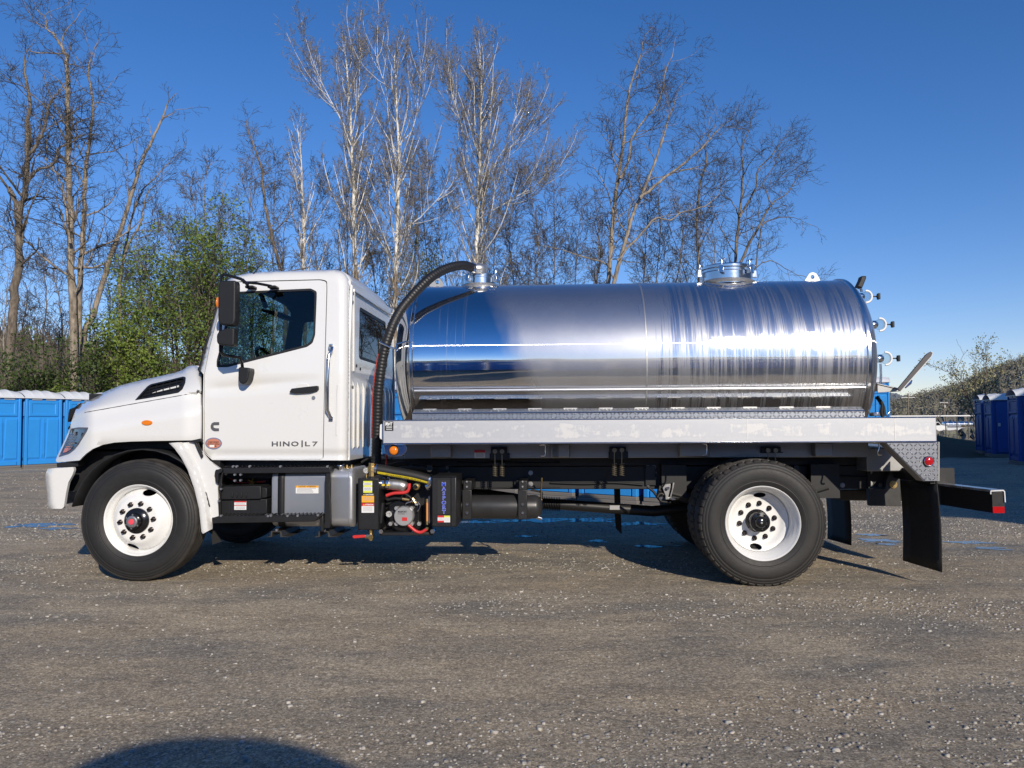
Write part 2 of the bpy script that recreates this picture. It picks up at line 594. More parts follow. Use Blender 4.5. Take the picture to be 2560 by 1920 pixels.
# polished tank: mirror aluminium with a dried water film, clean rain streaks and droplets
m, nt, b = nmat("polished_tank_aluminium")
v = COORD(nt)
sp = nt.nodes.new("ShaderNodeSeparateXYZ")
nt.links.new(v, sp.inputs[0])
X, Y, Zc = sp.outputs
ang = MATH(nt, 'ARCTAN2', MATH(nt, 'SUBTRACT', Zc, 1.90), MATH(nt, 'SUBTRACT', 1.22, Y))
def STREAKVEC(fx, fa, off=0.0):
    cb = nt.nodes.new("ShaderNodeCombineXYZ")
    nt.links.new(MATH(nt, 'MULTIPLY_ADD', X, fx, off), cb.inputs[0])
    nt.links.new(MATH(nt, 'MULTIPLY', ang, fa), cb.inputs[1])
    return cb.outputs[0]
wob = NOISE(nt, STREAKVEC(2.2, 1.0, 9.0), 1.0, 3, 0.6)
# where the film starts, from the front (further back near the bottom)
edge = MATH(nt, 'ADD', MATH(nt, 'ADD', X, 2.02), MATH(nt, 'MULTIPLY_ADD', wob, 0.5, -0.25))
edge = MATH(nt, 'ADD', edge, MATH(nt, 'MULTIPLY', ang, 0.22))
film0 = RAMP(nt, MATH(nt, 'MULTIPLY_ADD', edge, 2.6, 0.5, clamp=True), [(0.2, 0.0), (0.75, 1.0)])
s1 = NOISE(nt, STREAKVEC(15.0, 0.45), 1.0, 5, 0.68, 0.20)
s2 = NOISE(nt, STREAKVEC(62.0, 0.8, 4.0), 1.0, 4, 0.6, 0.3)
sv = MATH(nt, 'ADD', MATH(nt, 'MULTIPLY', s1, 0.65), MATH(nt, 'MULTIPLY', s2, 0.35))
# more clean streaks towards the rear
dens = RAMP(nt, MATH(nt, 'MULTIPLY_ADD', X, 0.55, 0.62, clamp=True), [(0.08, 0.04), (0.2, 0.17), (0.62, 0.235), (1.0, 0.20)])
n_dens = MATH(nt, 'SUBTRACT', dens, 0.2)
clean = RAMP(nt, MATH(nt, 'MULTIPLY_ADD', MATH(nt, 'ADD', sv, MATH(nt, 'SUBTRACT', n_dens, 0.5)), 9.0, 0.5, clamp=True), [(0.22, 0.0), (0.85, 1.0)])
zone = RAMP(nt, MATH(nt, 'MULTIPLY_ADD', X, 6.0, 6.3, clamp=True), [(0.3, 0.0), (0.8, 1.0)])
clean = MATH(nt, 'MULTIPLY', clean, zone)
film = MATH(nt, 'MULTIPLY', film0, MATH(nt, 'SUBTRACT', 1.0, MATH(nt, 'MULTIPLY', clean, 0.70)))
film = MATH(nt, 'MULTIPLY', film, RAMP(nt, MATH(nt, 'MULTIPLY', ang, 0.6), [(0.18, 1.0), (0.78, 0.22)]))   # rain keeps the crown of the tank cleaner
film = MATH(nt, 'MULTIPLY', film, MATH(nt, 'MULTIPLY_ADD', NOISE(nt, v, 3.5, 5, 0.65), 0.5, 0.68, clamp=True))
drip = MATH(nt, 'MULTIPLY', RAMP(nt, MATH(nt, 'ABSOLUTE', MATH(nt, 'ADD', X, 2.62)), [(0.10, 1.0), (0.17, 0.0)]), RAMP(nt, s2, [(0.56, 0.0), (0.66, 0.7)]))
film = MATH(nt, 'MAXIMUM', film, MATH(nt, 'MULTIPLY', drip, 0.5))
b.inputs["Metallic"].default_value = 1.0
nt.links.new(MIXC(nt, film, (0.80, 0.81, 0.83), (0.74, 0.74, 0.745)), b.inputs["Base Color"])
b.inputs["Roughness"].default_value = 0.05
an_ = nt.nodes.new("ShaderNodeBsdfAnisotropic")                     # fine polishing marks round the shell draw highlights out lengthwise
an_.inputs["Roughness"].default_value = 0.24
an_.inputs["Anisotropy"].default_value = 0.98
an_.inputs["Rotation"].default_value = 0.0
an_.inputs[0].default_value = (0.82, 0.82, 0.83, 1)
tg = nt.nodes.new("ShaderNodeTangent")
tg.direction_type = 'RADIAL'
tg.axis = 'X'
nt.links.new(tg.outputs[0], an_.inputs["Tangent"])
ma = nt.nodes.new("ShaderNodeMixShader")
ma.inputs[0].default_value = 0.13
nt.links.new(b.outputs[0], ma.inputs[1])
nt.links.new(an_.outputs[0], ma.inputs[2])
# droplets on the clean streaks
vo = nt.nodes.new("ShaderNodeTexVoronoi")
vo.inputs["Scale"].default_value = 95.0
nt.links.new(v, vo.inputs["Vector"])
dr = RAMP(nt, vo.outputs["Distance"], [(0.0, 1.0), (0.42, 0.0)])
dzone = MATH(nt, 'MULTIPLY', clean, RAMP(nt, MATH(nt, 'MULTIPLY_ADD', X, 1.2, 1.0, clamp=True), [(0.25, 0.0), (0.55, 1.0)]))
dzone = MATH(nt, 'MULTIPLY', dzone, RAMP(nt, ang, [(0.0, 0.35), (0.9, 0.5)]))
fine = MATH(nt, 'MULTIPLY', NOISE(nt, v, 420, 2), MATH(nt, 'MULTIPLY', film, 0.25))
big = NOISE(nt, COORD(nt, "Object", (0.9, 1.6, 1.6)), 1.3, 2, 0.5)
p0 = BUMP(nt, big, 0.10, 0.05, None)
p1 = BUMP(nt, fine, 0.2, 0.001, None, p0)
bn = nt.nodes.new("ShaderNodeBump")
bn.inputs["Distance"].default_value = 0.0012
nt.links.new(dr, bn.inputs["Height"])
nt.links.new(dzone, bn.inputs["Strength"])
nt.links.new(p1, bn.inputs["Normal"])
nt.links.new(bn.outputs[0], b.inputs["Normal"])
# the film itself scatters some light
df = nt.nodes.new("ShaderNodeBsdfDiffuse")
df.inputs[0].default_value = (0.45, 0.45, 0.46, 1)
mx = nt.nodes.new("ShaderNodeMixShader")
gl_ = nt.nodes.new("ShaderNodeBsdfGlossy")
gl_.inputs["Roughness"].default_value = 0.42
gl_.inputs[0].default_value = (0.52, 0.52, 0.53, 1)
mg = nt.nodes.new("ShaderNodeMixShader")
nt.links.new(MATH(nt, 'MULTIPLY', film, 0.46), mg.inputs[0])
nt.links.new(ma.outputs[0], mg.inputs[1])
nt.links.new(gl_.outputs[0], mg.inputs[2])
nt.links.new(MATH(nt, 'MULTIPLY', film, 0.13), mx.inputs[0])
nt.links.new(mg.outputs[0], mx.inputs[1])
nt.links.new(df.outputs[0], mx.inputs[2])
nt.links.new(mx.outputs[0], nt.nodes["Material Output"].inputs[0])
M['tank'] = m
M['polish'] = simple("polished_fitting_aluminium", (0.72, 0.73, 0.74), 0.16, 1.0, 0.08, 8, rvar=0.06)

# bed rail: mill-finish aluminium with dried water stains
m, nt, b = nmat("stained_rail_aluminium")
v = COORD(nt)
sp = nt.nodes.new("ShaderNodeSeparateXYZ")
nt.links.new(v, sp.inputs[0])
n1 = NOISE(nt, COORD(nt, "Object", (1.0, 1.0, 2.2)), 4.2, 6, 0.6, 0.4)
n2 = NOISE(nt, COORD(nt, "Object", (1.0, 1.0, 0.35)), 26, 5, 0.7)
zz = RAMP(nt, MATH(nt, 'MULTIPLY_ADD', sp.outputs[2], 5.0, -5.85, clamp=True), [(0.0, 0.20), (0.25, 0.0), (0.7, 0.0), (1.0, 0.28)])
st = MATH(nt, 'ADD', MATH(nt, 'ADD', MATH(nt, 'MULTIPLY', n1, 0.62), MATH(nt, 'MULTIPLY', n2, 0.38)), zz)
msk = RAMP(nt, st, [(0.44, 0.0), (0.50, 1.0), (0.62, 0.7), (0.75, 1.0)])
b.inputs["Metallic"].default_value = 0.45
nt.links.new(MIXC(nt, msk, (0.57, 0.57, 0.57), (0.45, 0.465, 0.495)), b.inputs["Base Color"])
nt.links.new(MATH(nt, 'MULTIPLY_ADD', msk, -0.04, 0.60), b.inputs["Roughness"])
BUMP(nt, n2, 0.06, 0.002, b)
M['rail'] = m
M['bead'] = simple("bright_weld_bead", (0.82, 0.82, 0.82), 0.38, 0.85, 0.06, 30)
M['sill'] = simple("grey_underbody_aluminium", (0.34, 0.34, 0.34), 0.45, 0.6, 0.15, 4)

# bright tread plate (raised lozenges, alternately turned)
def tread_plate(name, ax, ay, pitch=0.034, col=(0.56, 0.57, 0.58), metal=0.9, rough=0.28, flank=0.5):
    m, nt, b = nmat(name)
    v = COORD(nt)
    sp = nt.nodes.new("ShaderNodeSeparateXYZ")
    nt.links.new(v, sp.inputs[0])
    u = MATH(nt, 'MULTIPLY', sp.outputs[ax], 1 / pitch)
    w = MATH(nt, 'MULTIPLY', sp.outputs[ay], 1 / pitch)
    fu, fw = MATH(nt, 'FLOOR', u), MATH(nt, 'FLOOR', w)
    lu = MATH(nt, 'SUBTRACT', MATH(nt, 'SUBTRACT', u, fu), 0.5)
    lw = MATH(nt, 'SUBTRACT', MATH(nt, 'SUBTRACT', w, fw), 0.5)
    par = MATH(nt, 'ABSOLUTE', MATH(nt, 'MODULO', MATH(nt, 'ADD', fu, fw), 2.0))
    sg = MATH(nt, 'MULTIPLY_ADD', par, -2.0, 1.0)
    sl = MATH(nt, 'MULTIPLY', sg, lw)
    a = MATH(nt, 'MULTIPLY', MATH(nt, 'ADD', lu, sl), 0.7071 / 0.46)
    c = MATH(nt, 'MULTIPLY', MATH(nt, 'SUBTRACT', lu, sl), 0.7071 / 0.13)
    d = MATH(nt, 'ADD', MATH(nt, 'POWER', MATH(nt, 'ABSOLUTE', a), 2), MATH(nt, 'POWER', MATH(nt, 'ABSOLUTE', c), 2))
    hgt = MATH(nt, 'SUBTRACT', 1.0, MATH(nt, 'MINIMUM', d, 1.0))
    b.inputs["Metallic"].default_value = metal
    nz = NOISE(nt, v, 20, 4)
    nt.links.new(MIXC(nt, nz, tuple(x * 0.85 for x in col), col), b.inputs["Base Color"])
    b.inputs["Roughness"].default_value = rough
    BUMP(nt, hgt, 0.8, 0.012, b)
    return m
M['tread'] = tread_plate("bright_tread_plate", 0, 2)
M['tread_black'] = tread_plate("black_step_tread", 0, 1, 0.03, (0.02, 0.02, 0.02), 0.0, 0.4)
# ------------------------------------------------------------------ the tank truck
truck = empty("tank_truck")
truck.matrix_world = TM
tag(truck, "white cab truck with polished aluminium vacuum tank and black suction hose, parked on gravel", "truck")

def pl(line, x):
    """piecewise linear y over x"""
    if x <= line[0][0]: return line[0][1]
    for (x0, y0), (x1, y1) in zip(line, line[1:]):
        if x <= x1:
            return y0 + (y1 - y0) * (x - x0) / (x1 - x0)
    return line[-1][1]

# ---- cab
roof_line = [(569, 700), (585, 691), (610, 685), (640, 681), (683, 678.5), (751, 676), (838, 674.5), (853, 677.5), (864, 686), (871, 698), (874, 714)]
rear_line = [(874, 714), (874.5, 760), (874, 900), (872.5, 1140), (872, 1151)]
pillar_line = [(501, 926), (516, 870), (530, 822), (545, 768), (556, 730), (569, 700)]
edge_line = roof_line + rear_line
def cab_ty(x, y):
    t = 0.17
    if y < 930: t += 0.10 * ((930 - y) / 255.0) ** 1.15
    if y > 1122: t += 0.0014 * (y - 1122) if y < 1138 else max(0.0, 0.0224 - 0.0012 * (y - 1138))
    t += 0.016 * math.exp(-((y - (972 - 0.085 * (x - 530))) / 11.0) ** 2) * max(0.0, min(1.0, (x - 515) / 30.0, (800 - x) / 120.0))
    d = line_dist((x, y), edge_line)
    if d < 30: t += 0.10 * (1 - math.sqrt(max(0, 1 - (1 - d / 30.0) ** 2)))
    d = line_dist((x, y), pillar_line)
    if d < 20: t += 0.05 * (1 - math.sqrt(max(0, 1 - (1 - d / 20.0) ** 2)))
    return t
cab_out = [(531, 1150)] + rear_line[::-1] + roof_line[::-1][1:] + pillar_line[::-1][1:] + [(509, 936), (507, 1000), (507.5, 1130)]
door_out = rounded([(566, 711), (588, 706), (800, 700.5), (815.5, 704), (816, 724), (812, 870), (807.5, 1095), (806.5, 1149.5), (533, 1148.5), (512, 1129), (511, 1000), (512, 934), (525, 868), (544, 796), (560, 735)], 5, 2)
door_gap = rounded([(565, 709.5), (588, 704.3), (801, 698.7), (817, 702.5), (817.7, 724), (813.7, 870), (809, 1095), (808, 1150.5), (808, 1155), (531, 1155), (511, 1131), (510, 1000), (511, 934), (523.5, 868), (542.5, 796), (558.5, 735)], 5, 2)
# the doorway runs through the cab side: sill and pillars stay
doorway = rounded([(565, 709.5), (588, 704.3), (801, 698.7), (817, 702.5), (817.7, 724), (813.7, 870), (809, 1095), (808.5, 1147), (531.5, 1147), (511.2, 1131), (510.2, 1000), (511.2, 934), (523.5, 868), (542.5, 796), (558.5, 735)], 5, 2)
win_out = rounded(q('B', [(375, 300), (420, 292), (1095, 262), (1150, 290), (1150, 340), (1136, 690), (1112, 765), (1060, 802), (330, 988), (226, 990), (226, 930), (262, 790), (312, 560), (352, 345)]), 4, 3)
win_in = rounded(q('B', [(393, 318), (425, 310), (1095, 282), (1130, 302), (1130, 345), (1117, 685), (1095, 748), (1050, 782), (330, 962), (246, 966), (246, 932), (280, 790), (328, 565), (368, 358)]), 4, 3)
dcx, dcy = 664.0, 925.0
doorway = [(dcx + (x - dcx) * 1.004, dcy + (y - dcy) * (1.003 if y < dcy else 1.0)) for x, y in doorway]
cab = panel("cab", cab_out, [doorway], cab_ty, [M['white'], M['trim']], truck, 5, 0.03)
cab_far = panel("cab_side", cab_out, [win_out], cab_ty, [M['white'], M['trim']], truck, 12, 0.03, mirror=True)
door = panel("door", door_out, [win_out], cab_ty, [M['white'], M['trim']], truck, 6, 0.03)
panel("window_seal", win_out, [win_in], lambda x, y: cab_ty(x, y) + 0.004, [M['plastic'], M['plastic']], door, 10, 0.02)
panel("window_glass", win_in, [], lambda x, y: cab_ty(x, y) + 0.012, [M['glass'], M['glass']], door, 14, 0.004)
panel("window_seal", win_out, [win_in], lambda x, y: cab_ty(x, y) + 0.004, [M['plastic'], M['plastic']], cab_far, 14, 0.02, mirror=True)
panel("window_glass", win_in, [], lambda x, y: cab_ty(x, y) + 0.012, [M['glass'], M['glass']], cab_far, 20, 0.004, mirror=True)

def ruled(mb, near, n=8, crown=Vector((0, 0, 0)), m=0):
    """surface from near-side points across to their mirror images, bulged by crown"""
    rows = []
    for p in near:
        f = Vector((p.x, TW - p.y, p.z))
        rows.append([p.lerp(f, j / n) + crown * (1 - (2 * j / n - 1) ** 2) for j in range(n + 1)])
    mb.grid(rows, m)
    return mb
mb = MB()
ruled(mb, [at(x, y, cab_ty(x, y)) for x, y in resample(roof_line, 8, False)], 10, Vector((0, 0, 0.03)))
o = mb.build("roof", [M['white'], M['trim']], cab, smooth=50, solid=0.02)
o.modifiers["solid"].material_offset = 1
o.modifiers["solid"].offset = -1
# windscreen and its black surround
ws = [at(x, y, cab_ty(x, y)) for x, y in resample(pillar_line, 12, False)]
mb = MB(); ruled(mb, ws, 10, Vector((-0.16, 0, 0)))
mb.build("windscreen", M['glass'], cab, smooth=60)
for sd in (0, 1):
    mb = MB(); mb.tube([Vector((p.x - 0.012, (p.y + 0.012) if sd == 0 else TW - p.y - 0.012, p.z)) for p in ws], 0.014, 6)
    mb.build("windscreen_seal", M['plastic'], cab, smooth=60)
# back wall with its wide window
bx = at(873.5, 900, 0.28).x
zt, zb = at(872, 702, 0.38).z, at(872, 1151, 0.28).z
def back3(y, z):
    return Vector((bx - 0.0 - 0.02 * max(0, (z - 2.3) / 0.4) - 0.012 * math.exp(-((z - 1.72) / 0.05) ** 2), y, z))
bw_win = rounded([(0.60, 1.93), (1.84, 1.93), (1.80, 2.42), (0.64, 2.42)], 0.07)
bw_in = rounded([(0.63, 1.96), (1.81, 1.96), (1.77, 2.39), (0.67, 2.39)], 0.06)
back_out = [(0.272, zb), (TW - 0.272, zb), (TW - 0.275, 1.75), (TW - 0.33, 2.3), (TW - 0.37, zt), (0.37, zt), (0.33, 2.3), (0.275, 1.75)]
back = shell("cab_back", back_out, [bw_win], back3, [M['white'], M['trim']], cab, 0.09, (-0.03, 0, 0))
shell("window_seal", bw_win, [bw_in], lambda y, z: back3(y, z) + Vector((-0.004, 0, 0)), [M['plastic']] * 2, cab, 0.08, (-0.02, 0, 0))
shell("window_glass", bw_in, [], lambda y, z: back3(y, z) + Vector((-0.010, 0, 0)), [M['glass_dark']] * 2, cab, 0.15, (-0.004, 0, 0))
mb = MB()
for y in (0.42, 0.58, 0.78, 0.98, 1.2, 1.42, 1.64, 1.86, 2.02):                    # pressed ribs on the back wall
    mb.prism([(bx - 0.004, y - 0.022, 1.10), (bx + 0.016, y - 0.010, 1.13), (bx + 0.016, y - 0.010, 1.66), (bx - 0.004, y - 0.022, 1.72)], (0, 0.035, 0))
mb.box(bx - 0.004, bx + 0.014, 0.40, TW - 0.40, 2.52, 2.545)
mb.box(bx - 0.004, bx + 0.014, 0.40, 0.425, 1.80, 2.52)
mb.build("back_rib", M['white'], cab, bevel=0.006)
for y, z in ((0.40, 2.50), (0.40, 1.66), (0.38, 2.42), (0.44, 1.20), (0.52, 1.86), (0.66, 1.84)):
    mb = MB(); mb.cyl((bx, y, z), (bx + 0.006, y, z), 0.014, 12)
    mb.build("plug", M['plastic'], cab, smooth=40)
# rounded corner flange where side and back wall meet
for sd in (0, 1):
    fl_ = [at(x, y, cab_ty(x, y)) for x, y in resample(rear_line, 14, False)]
    mb = MB(); mb.tube([Vector((max(p.x, bx) - 0.004, p.y if sd == 0 else TW - p.y, p.z)) for p in fl_], 0.014, 8); mb.build("corner_flange", M['white'], cab, smooth=60)
# belt of the near corner: shallow vertical crease
mb = MB()
mb.tube([at(844, 962, 0.168), at(842, 1020, 0.168), at(841, 1088, 0.168)], 0.006, 6)
mb.build("side_crease", M['white'], cab, smooth=60)
# floor, bulkhead and seats
mb = MB()
fx0, fx1 = at(515, 1000, 0.3).x, bx
mb.box(fx0, fx1 - 0.03, 0.22, TW - 0.22, zb + 0.01, zb + 0.06)
mb.box(fx0, fx0 + 0.04, 0.24, TW - 0.24, zb + 0.05, 1.74)
mb.build("floor", M['trim'], cab)
mb = MB()
mb.hexa([(fx0 + 0.02, 0.26, 1.50), (fx0 + 0.50, 0.26, 1.50), (fx0 + 0.50, TW - 0.26, 1.50), (fx0 + 0.02, TW - 0.26, 1.50),
         (fx0 + 0.02, 0.28, 1.84), (fx0 + 0.42, 0.28, 1.84), (fx0 + 0.42, TW - 0.28, 1.84), (fx0 + 0.02, TW - 0.28, 1.84)])
mb.build("dashboard", M['trim'], cab, bevel=0.04)
seat_c = simple("charcoal_seat_cloth", (0.03, 0.032, 0.036), 0.85)
for y0, y1 in ((0.42, 0.92), (1.22, 2.02)):
    mb = MB()
    mb.box(-4.15, -3.68, y0, y1, 1.30, 1.48)
    mb.hexa([(-3.78, y0, 1.45), (-3.66, y0, 1.45), (-3.66, y1, 1.45), (-3.78, y1, 1.45), (-3.68, y0 + 0.04, 2.02), (-3.57, y0 + 0.04, 2.02), (-3.57, y1 - 0.04, 2.02), (-3.68, y1 - 0.04, 2.02)])
    mb.box(-3.66, -3.57, (y0 + y1) / 2 - 0.13, (y0 + y1) / 2 + 0.13, 2.05, 2.24)
    mb.build("seat", seat_c, cab, bevel=0.03)
mb = MB()                                                           # steering wheel
cw = Vector((-4.33, 0.67, 1.86)); ax = Vector((0.85, 0, 0.52)).normalized(); uu = Vector((0, 1, 0)); vv = ax.cross(uu)
mb.tube([cw + (uu * math.cos(a) + vv * math.sin(a)) * 0.22 for a in [2 * math.pi * i / 28 for i in range(29)]], 0.016, 8)
mb.tube([cw - uu * 0.21, cw - ax * 0.03, cw + uu * 0.21], 0.014, 6)
mb.tube([cw - ax * 0.03, cw - ax * 0.35], 0.03, 8)
mb.build("steering_wheel", M['plastic'], cab, smooth=60)
mb = MB(); slab(mb, q('B', [(610, 310), (640, 305), (690, 430), (660, 440)]), 1.0, 1.05); mb.build("sun_visor", M['trim'], cab)
mb = MB(); slab(mb, q('B', [(640, 450), (810, 480), (815, 520), (650, 475)]), 0.9, 1.5); mb.build("roof_console", M['trim'], cab)
# door furniture
mb = MB(); slab(mb, rounded(q('B', [(895, 1222), (915, 1185), (1060, 1168), (1158, 1158), (1160, 1200), (1090, 1222), (960, 1230)]), 3), 0.135, 0.18)
hd = mb.build("door_handle", M['plastic'], door, bevel=0.006)
mb = MB(); slab(mb, rounded(q('B', [(960, 1170), (985, 1140), (1060, 1138), (1085, 1165), (1075, 1232), (1020, 1240), (955, 1230)]), 6), 0.168, 0.19); mb.build("handle_recess", simple("white_paint_shade", (0.70, 0.70, 0.68), 0.3), door, bevel=0.004)
c = at(*q('B', [(1122, 1270)])[0], 0.17); mb = MB(); mb.cyl(c + Vector((0, -0.008, 0)), c + Vector((0, 0.02, 0)), 0.016, 16); mb.build("door_lock", M['grey_metal'], door, smooth=40)
mb = MB()                                                           # grab bar on the cab side
g = A3('B', [(1278, 800), (1278, 830), (1260, 880), (1250, 1110), (1248, 1380), (1262, 1430), (1268, 1462)], 0.115)
g[0].y = 0.165; g[1].y = 0.14; g[-1].y = 0.165; g[-2].y = 0.14
mb.tube(g, 0.014, 10)
mb.build("grab_bar", M['chrome'], cab, smooth=60)
for yy in (797, 1462):
    mb = MB(); slab(mb, rounded(q('B', [(1260, yy - 24), (1298, yy - 24), (1296, yy + 22), (1258, yy + 22)]), 2), 0.150, 0.18)
    p = mb.build("grab_bar_foot", M['chrome'], cab, bevel=0.003)
    c = at(*q('B', [(1278, yy - 4)])[0], 0.15); mb = MB(); mb.cyl(c + Vector((0, -0.006, 0)), c, 0.011, 10); mb.build("bolt", M['grey_paint'], cab, smooth=40)
# antenna
mb = MB(); slab(mb, rounded(q('B', [(518, 185), (528, 155), (570, 145), (586, 155), (584, 185)]), 2), 0.30, 0.36); an = mb.build("antenna_base", M['plastic'], cab, bevel=0.006)
mb = MB(); mb.tube(A3('B', [(548, 150), (578, 112), (640, 40), (700, -40)], 0.33), [0.006, 0.005, 0.003, 0.002], 6); mb.build("antenna", M['plastic'], cab)
# door lettering and badges
DY = 0.1685
lettering("HINO", 'D', 885, 130, 1255, 195, DY, M['grey_paint'], door, 0.012, 0.006, 1.15)
mb = MB(); pbox(mb, 'D', 1292, 116, 1308, 206, DY - 0.006, DY + 0.01); mb.build("lettering", M['grey_paint'], door)
lettering("L7", 'D', 1345, 132, 1520, 193, DY, M['grey_paint'], door, 0.008, 0.006, 1.35)
cpts = q('C', [(1562, 193), (1520, 193), (1500, 202), (1489, 225), (1490, 245), (1502, 262), (1522, 271), (1560, 271), (1560, 247), (1530, 246), (1514, 240), (1512, 226), (1518, 219), (1562, 218)])
mb = MB(); slab(mb, cpts, DY - 0.005, DY + 0.008); mb.build("engine_badge", M['grey_paint'], door)
def disc_px(mb, k, cx, cy, rx, ry, ty0, ty1, n=28, m=0):
    slab(mb, q(k, [(cx + rx * math.cos(2 * math.pi * i / n), cy + ry * math.sin(2 * math.pi * i / n)) for i in range(n)]), ty0, ty1, m)
    return mb
mb = MB(); disc_px(mb, 'C', 1515, 379, 73, 51, DY - 0.002, DY + 0.02); sk = mb.build("clean_idle_sticker", M['badge_blue'], door)
mb = MB(); disc_px(mb, 'C', 1515, 379, 62, 42, DY - 0.003, DY + 0.01); mb.build("sticker_field", M['badge_red'], sk)
mb = MB(); pbox(mb, 'C', 1480, 392, 1520, 412, DY - 0.004, DY + 0.01); mb.build("sticker_field", M['white_vinyl'], sk)
lettering("CERTIFIED", 'C', 1468, 362, 1562, 375, DY - 0.0031, M['black_ink'], sk, 0.02, 0.0006)
lettering("CLEAN IDLE", 'C', 1460, 379, 1568, 391, DY - 0.0031, M['black_ink'], sk, 0.02, 0.0006)
lettering("6", 'C', 1528, 393, 1540, 411, DY - 0.0031, M['black_ink'], sk, 0.02, 0.0006)

# ---- mirrors: two heads on a tube frame
mir = MB()
mir.tube(A3('B', [(262, 600), (268, 260), (268, 160), (290, 132), (330, 140), (450, 175), (520, 225)], -0.10), 0.013, 8)
mirror = mir.build("mirror", M['black_gloss'], truck, smooth=60)
mb = MB(); mb.tube([at(*q('B', [(470, 182)])[0], -0.08), at(*q('B', [(520, 243)])[0], 0.16)], 0.012, 8); mb.build("mirror_strut", M['black_gloss'], mirror, smooth=60)
mb = MB(); mb.tube([at(*q('B', [(470, 205)])[0], -0.05), at(*q('B', [(600, 215)])[0], 0.05), at(*q('B', [(730, 240)])[0], 0.17)], 0.012, 8); mb.build("mirror_strut", M['black_gloss'], mirror, smooth=60)
mb = MB(); mb.tube([at(*q('B', [(262, 600)])[0], -0.12), at(*q('B', [(262, 840)])[0], -0.12), at(*q('B', [(290, 875)])[0], -0.10), at(*q('B', [(440, 900)])[0], -0.02), at(*q('B', [(460, 940)])[0], 0.04), at(*q('B', [(466, 1000)])[0], 0.09)], 0.014, 8); mb.build("mirror_arm", M['black_gloss'], mirror, smooth=60)
mb = MB(); slab(mb, rounded(q('B', [(250, 190), (400, 186), (403, 230), (398, 560), (380, 605), (262, 598), (236, 560), (238, 240)]), 8), -0.24, -0.14); mb.build("mirror_head", M['plastic'], mirror, bevel=0.028, seg=4)
mb = MB(); slab(mb, rounded(q('B', [(246, 655), (300, 632), (386, 622), (389, 660), (386, 780), (370, 796), (240, 778), (226, 755), (224, 690)]), 8), -0.24, -0.15); mb.build("mirror_head", M['plastic'], mirror, bevel=0.03, seg=4)
mb = MB(); slab(mb, rounded(q('B', [(432, 985), (525, 993), (528, 1030), (512, 1105), (490, 1138), (462, 1145), (436, 1130), (424, 1085), (424, 1010)]), 4), 0.05, 0.18); mb.build("mirror_foot", M['plastic'], mirror, bevel=0.03, seg=3)
for x in (525, 732):
    mb = MB(); slab(mb, rounded(q('B', [(x - 38, 234), (x + 38, 232), (x + 40, 252), (x - 38, 258)]), 2), 0.15, 0.24); mb.build("mirror_bracket", M['plastic'], mirror, bevel=0.004)
mb = MB(); mb.ball(at(*q('B', [(238, 392)])[0], -0.11), 0.05, 10, 8, 0, (0.25, 0.6, 0.95)); mb.build("turn_lamp", M['amber'], mirror, smooth=60)

# ---- bonnet and front wings
top_line = q('A', [(425, 1622), (450, 1592), (500, 1565), (560, 1537), (630, 1503), (700, 1465), (800, 1423), (900, 1384), (1000, 1358), (1100, 1334), (1300, 1290), (1480, 1250), (1560, 1225), (1605, 1196), (1632, 1176), (1680, 1167), (1722, 1168), (1750, 1180), (1764, 1215), (1775, 1232)])
front_line = q('C', [(338, 25), (315, 78), (290, 140), (272, 195), (262, 240), (225, 330), (185, 415), (150, 490), (138, 528)])
arch = q('C', [(345, 527), (372, 497), (405, 466), (460, 427), (550, 390), (650, 371), (800, 362), (1000, 357), (1200, 354), (1320, 352), (1400, 342)])
hood_out = [(500.5, 929), (501.5, 977), (502, 1060)] + arch[::-1] + q('C', [(150, 545)]) + front_line[::-1] + top_line
def hood_ty(x, y):
    yc = 1024 + (x - 244.7) * (977.8 - 1024) / 260
    yt = pl(top_line, x) - 1
    fr = 0.0
    if x < 235: fr = 0.30 * ((235 - x) / 60.0) ** 2 * (1.0 if y < 1080 else max(0.25, 1 - (y - 1080) / 90))
    if y < yc:
        s = min(1.0, (yc - y) / max(4.0, yc - yt))
        t = 0.14 + 0.30 * s ** 1.5
        d = y - yt
        if d < 14: t += 0.10 * (1 - math.sqrt(max(0, 1 - (1 - max(0, d) / 14.0) ** 2)))
    else:
        s = min(1.0, (y - yc) / 55.0)
        t = 0.14 - 0.085 * (s * s * (3 - 2 * s))
        if y > 1090: t += 0.02 * ((y - 1090) / 20.0) ** 2 if x > 250 else 0
    if x > 455 and y > yc: t += 0.07 * ((x - 455) / 50.0) ** 1.5
    return t + fr
vent_out = rounded(q('A', [(1048, 1552), (1110, 1480), (1185, 1398), (1225, 1372), (1400, 1332), (1585, 1287), (1612, 1297), (1606, 1360), (1575, 1430), (1530, 1468), (1300, 1510)]), 2, 2)
vent_in = rounded(q('A', [(1085, 1532), (1130, 1482), (1200, 1408), (1235, 1386), (1400, 1348), (1570, 1307), (1590, 1318), (1582, 1362), (1555, 1420), (1520, 1447), (1300, 1490)]), 2, 2)
lamp_out = rounded(q('C', [(260, 247), (330, 236), (422, 238), (408, 275), (335, 395), (300, 438), (252, 474), (146, 504), (150, 490), (185, 415), (225, 330)]), 2, 2)
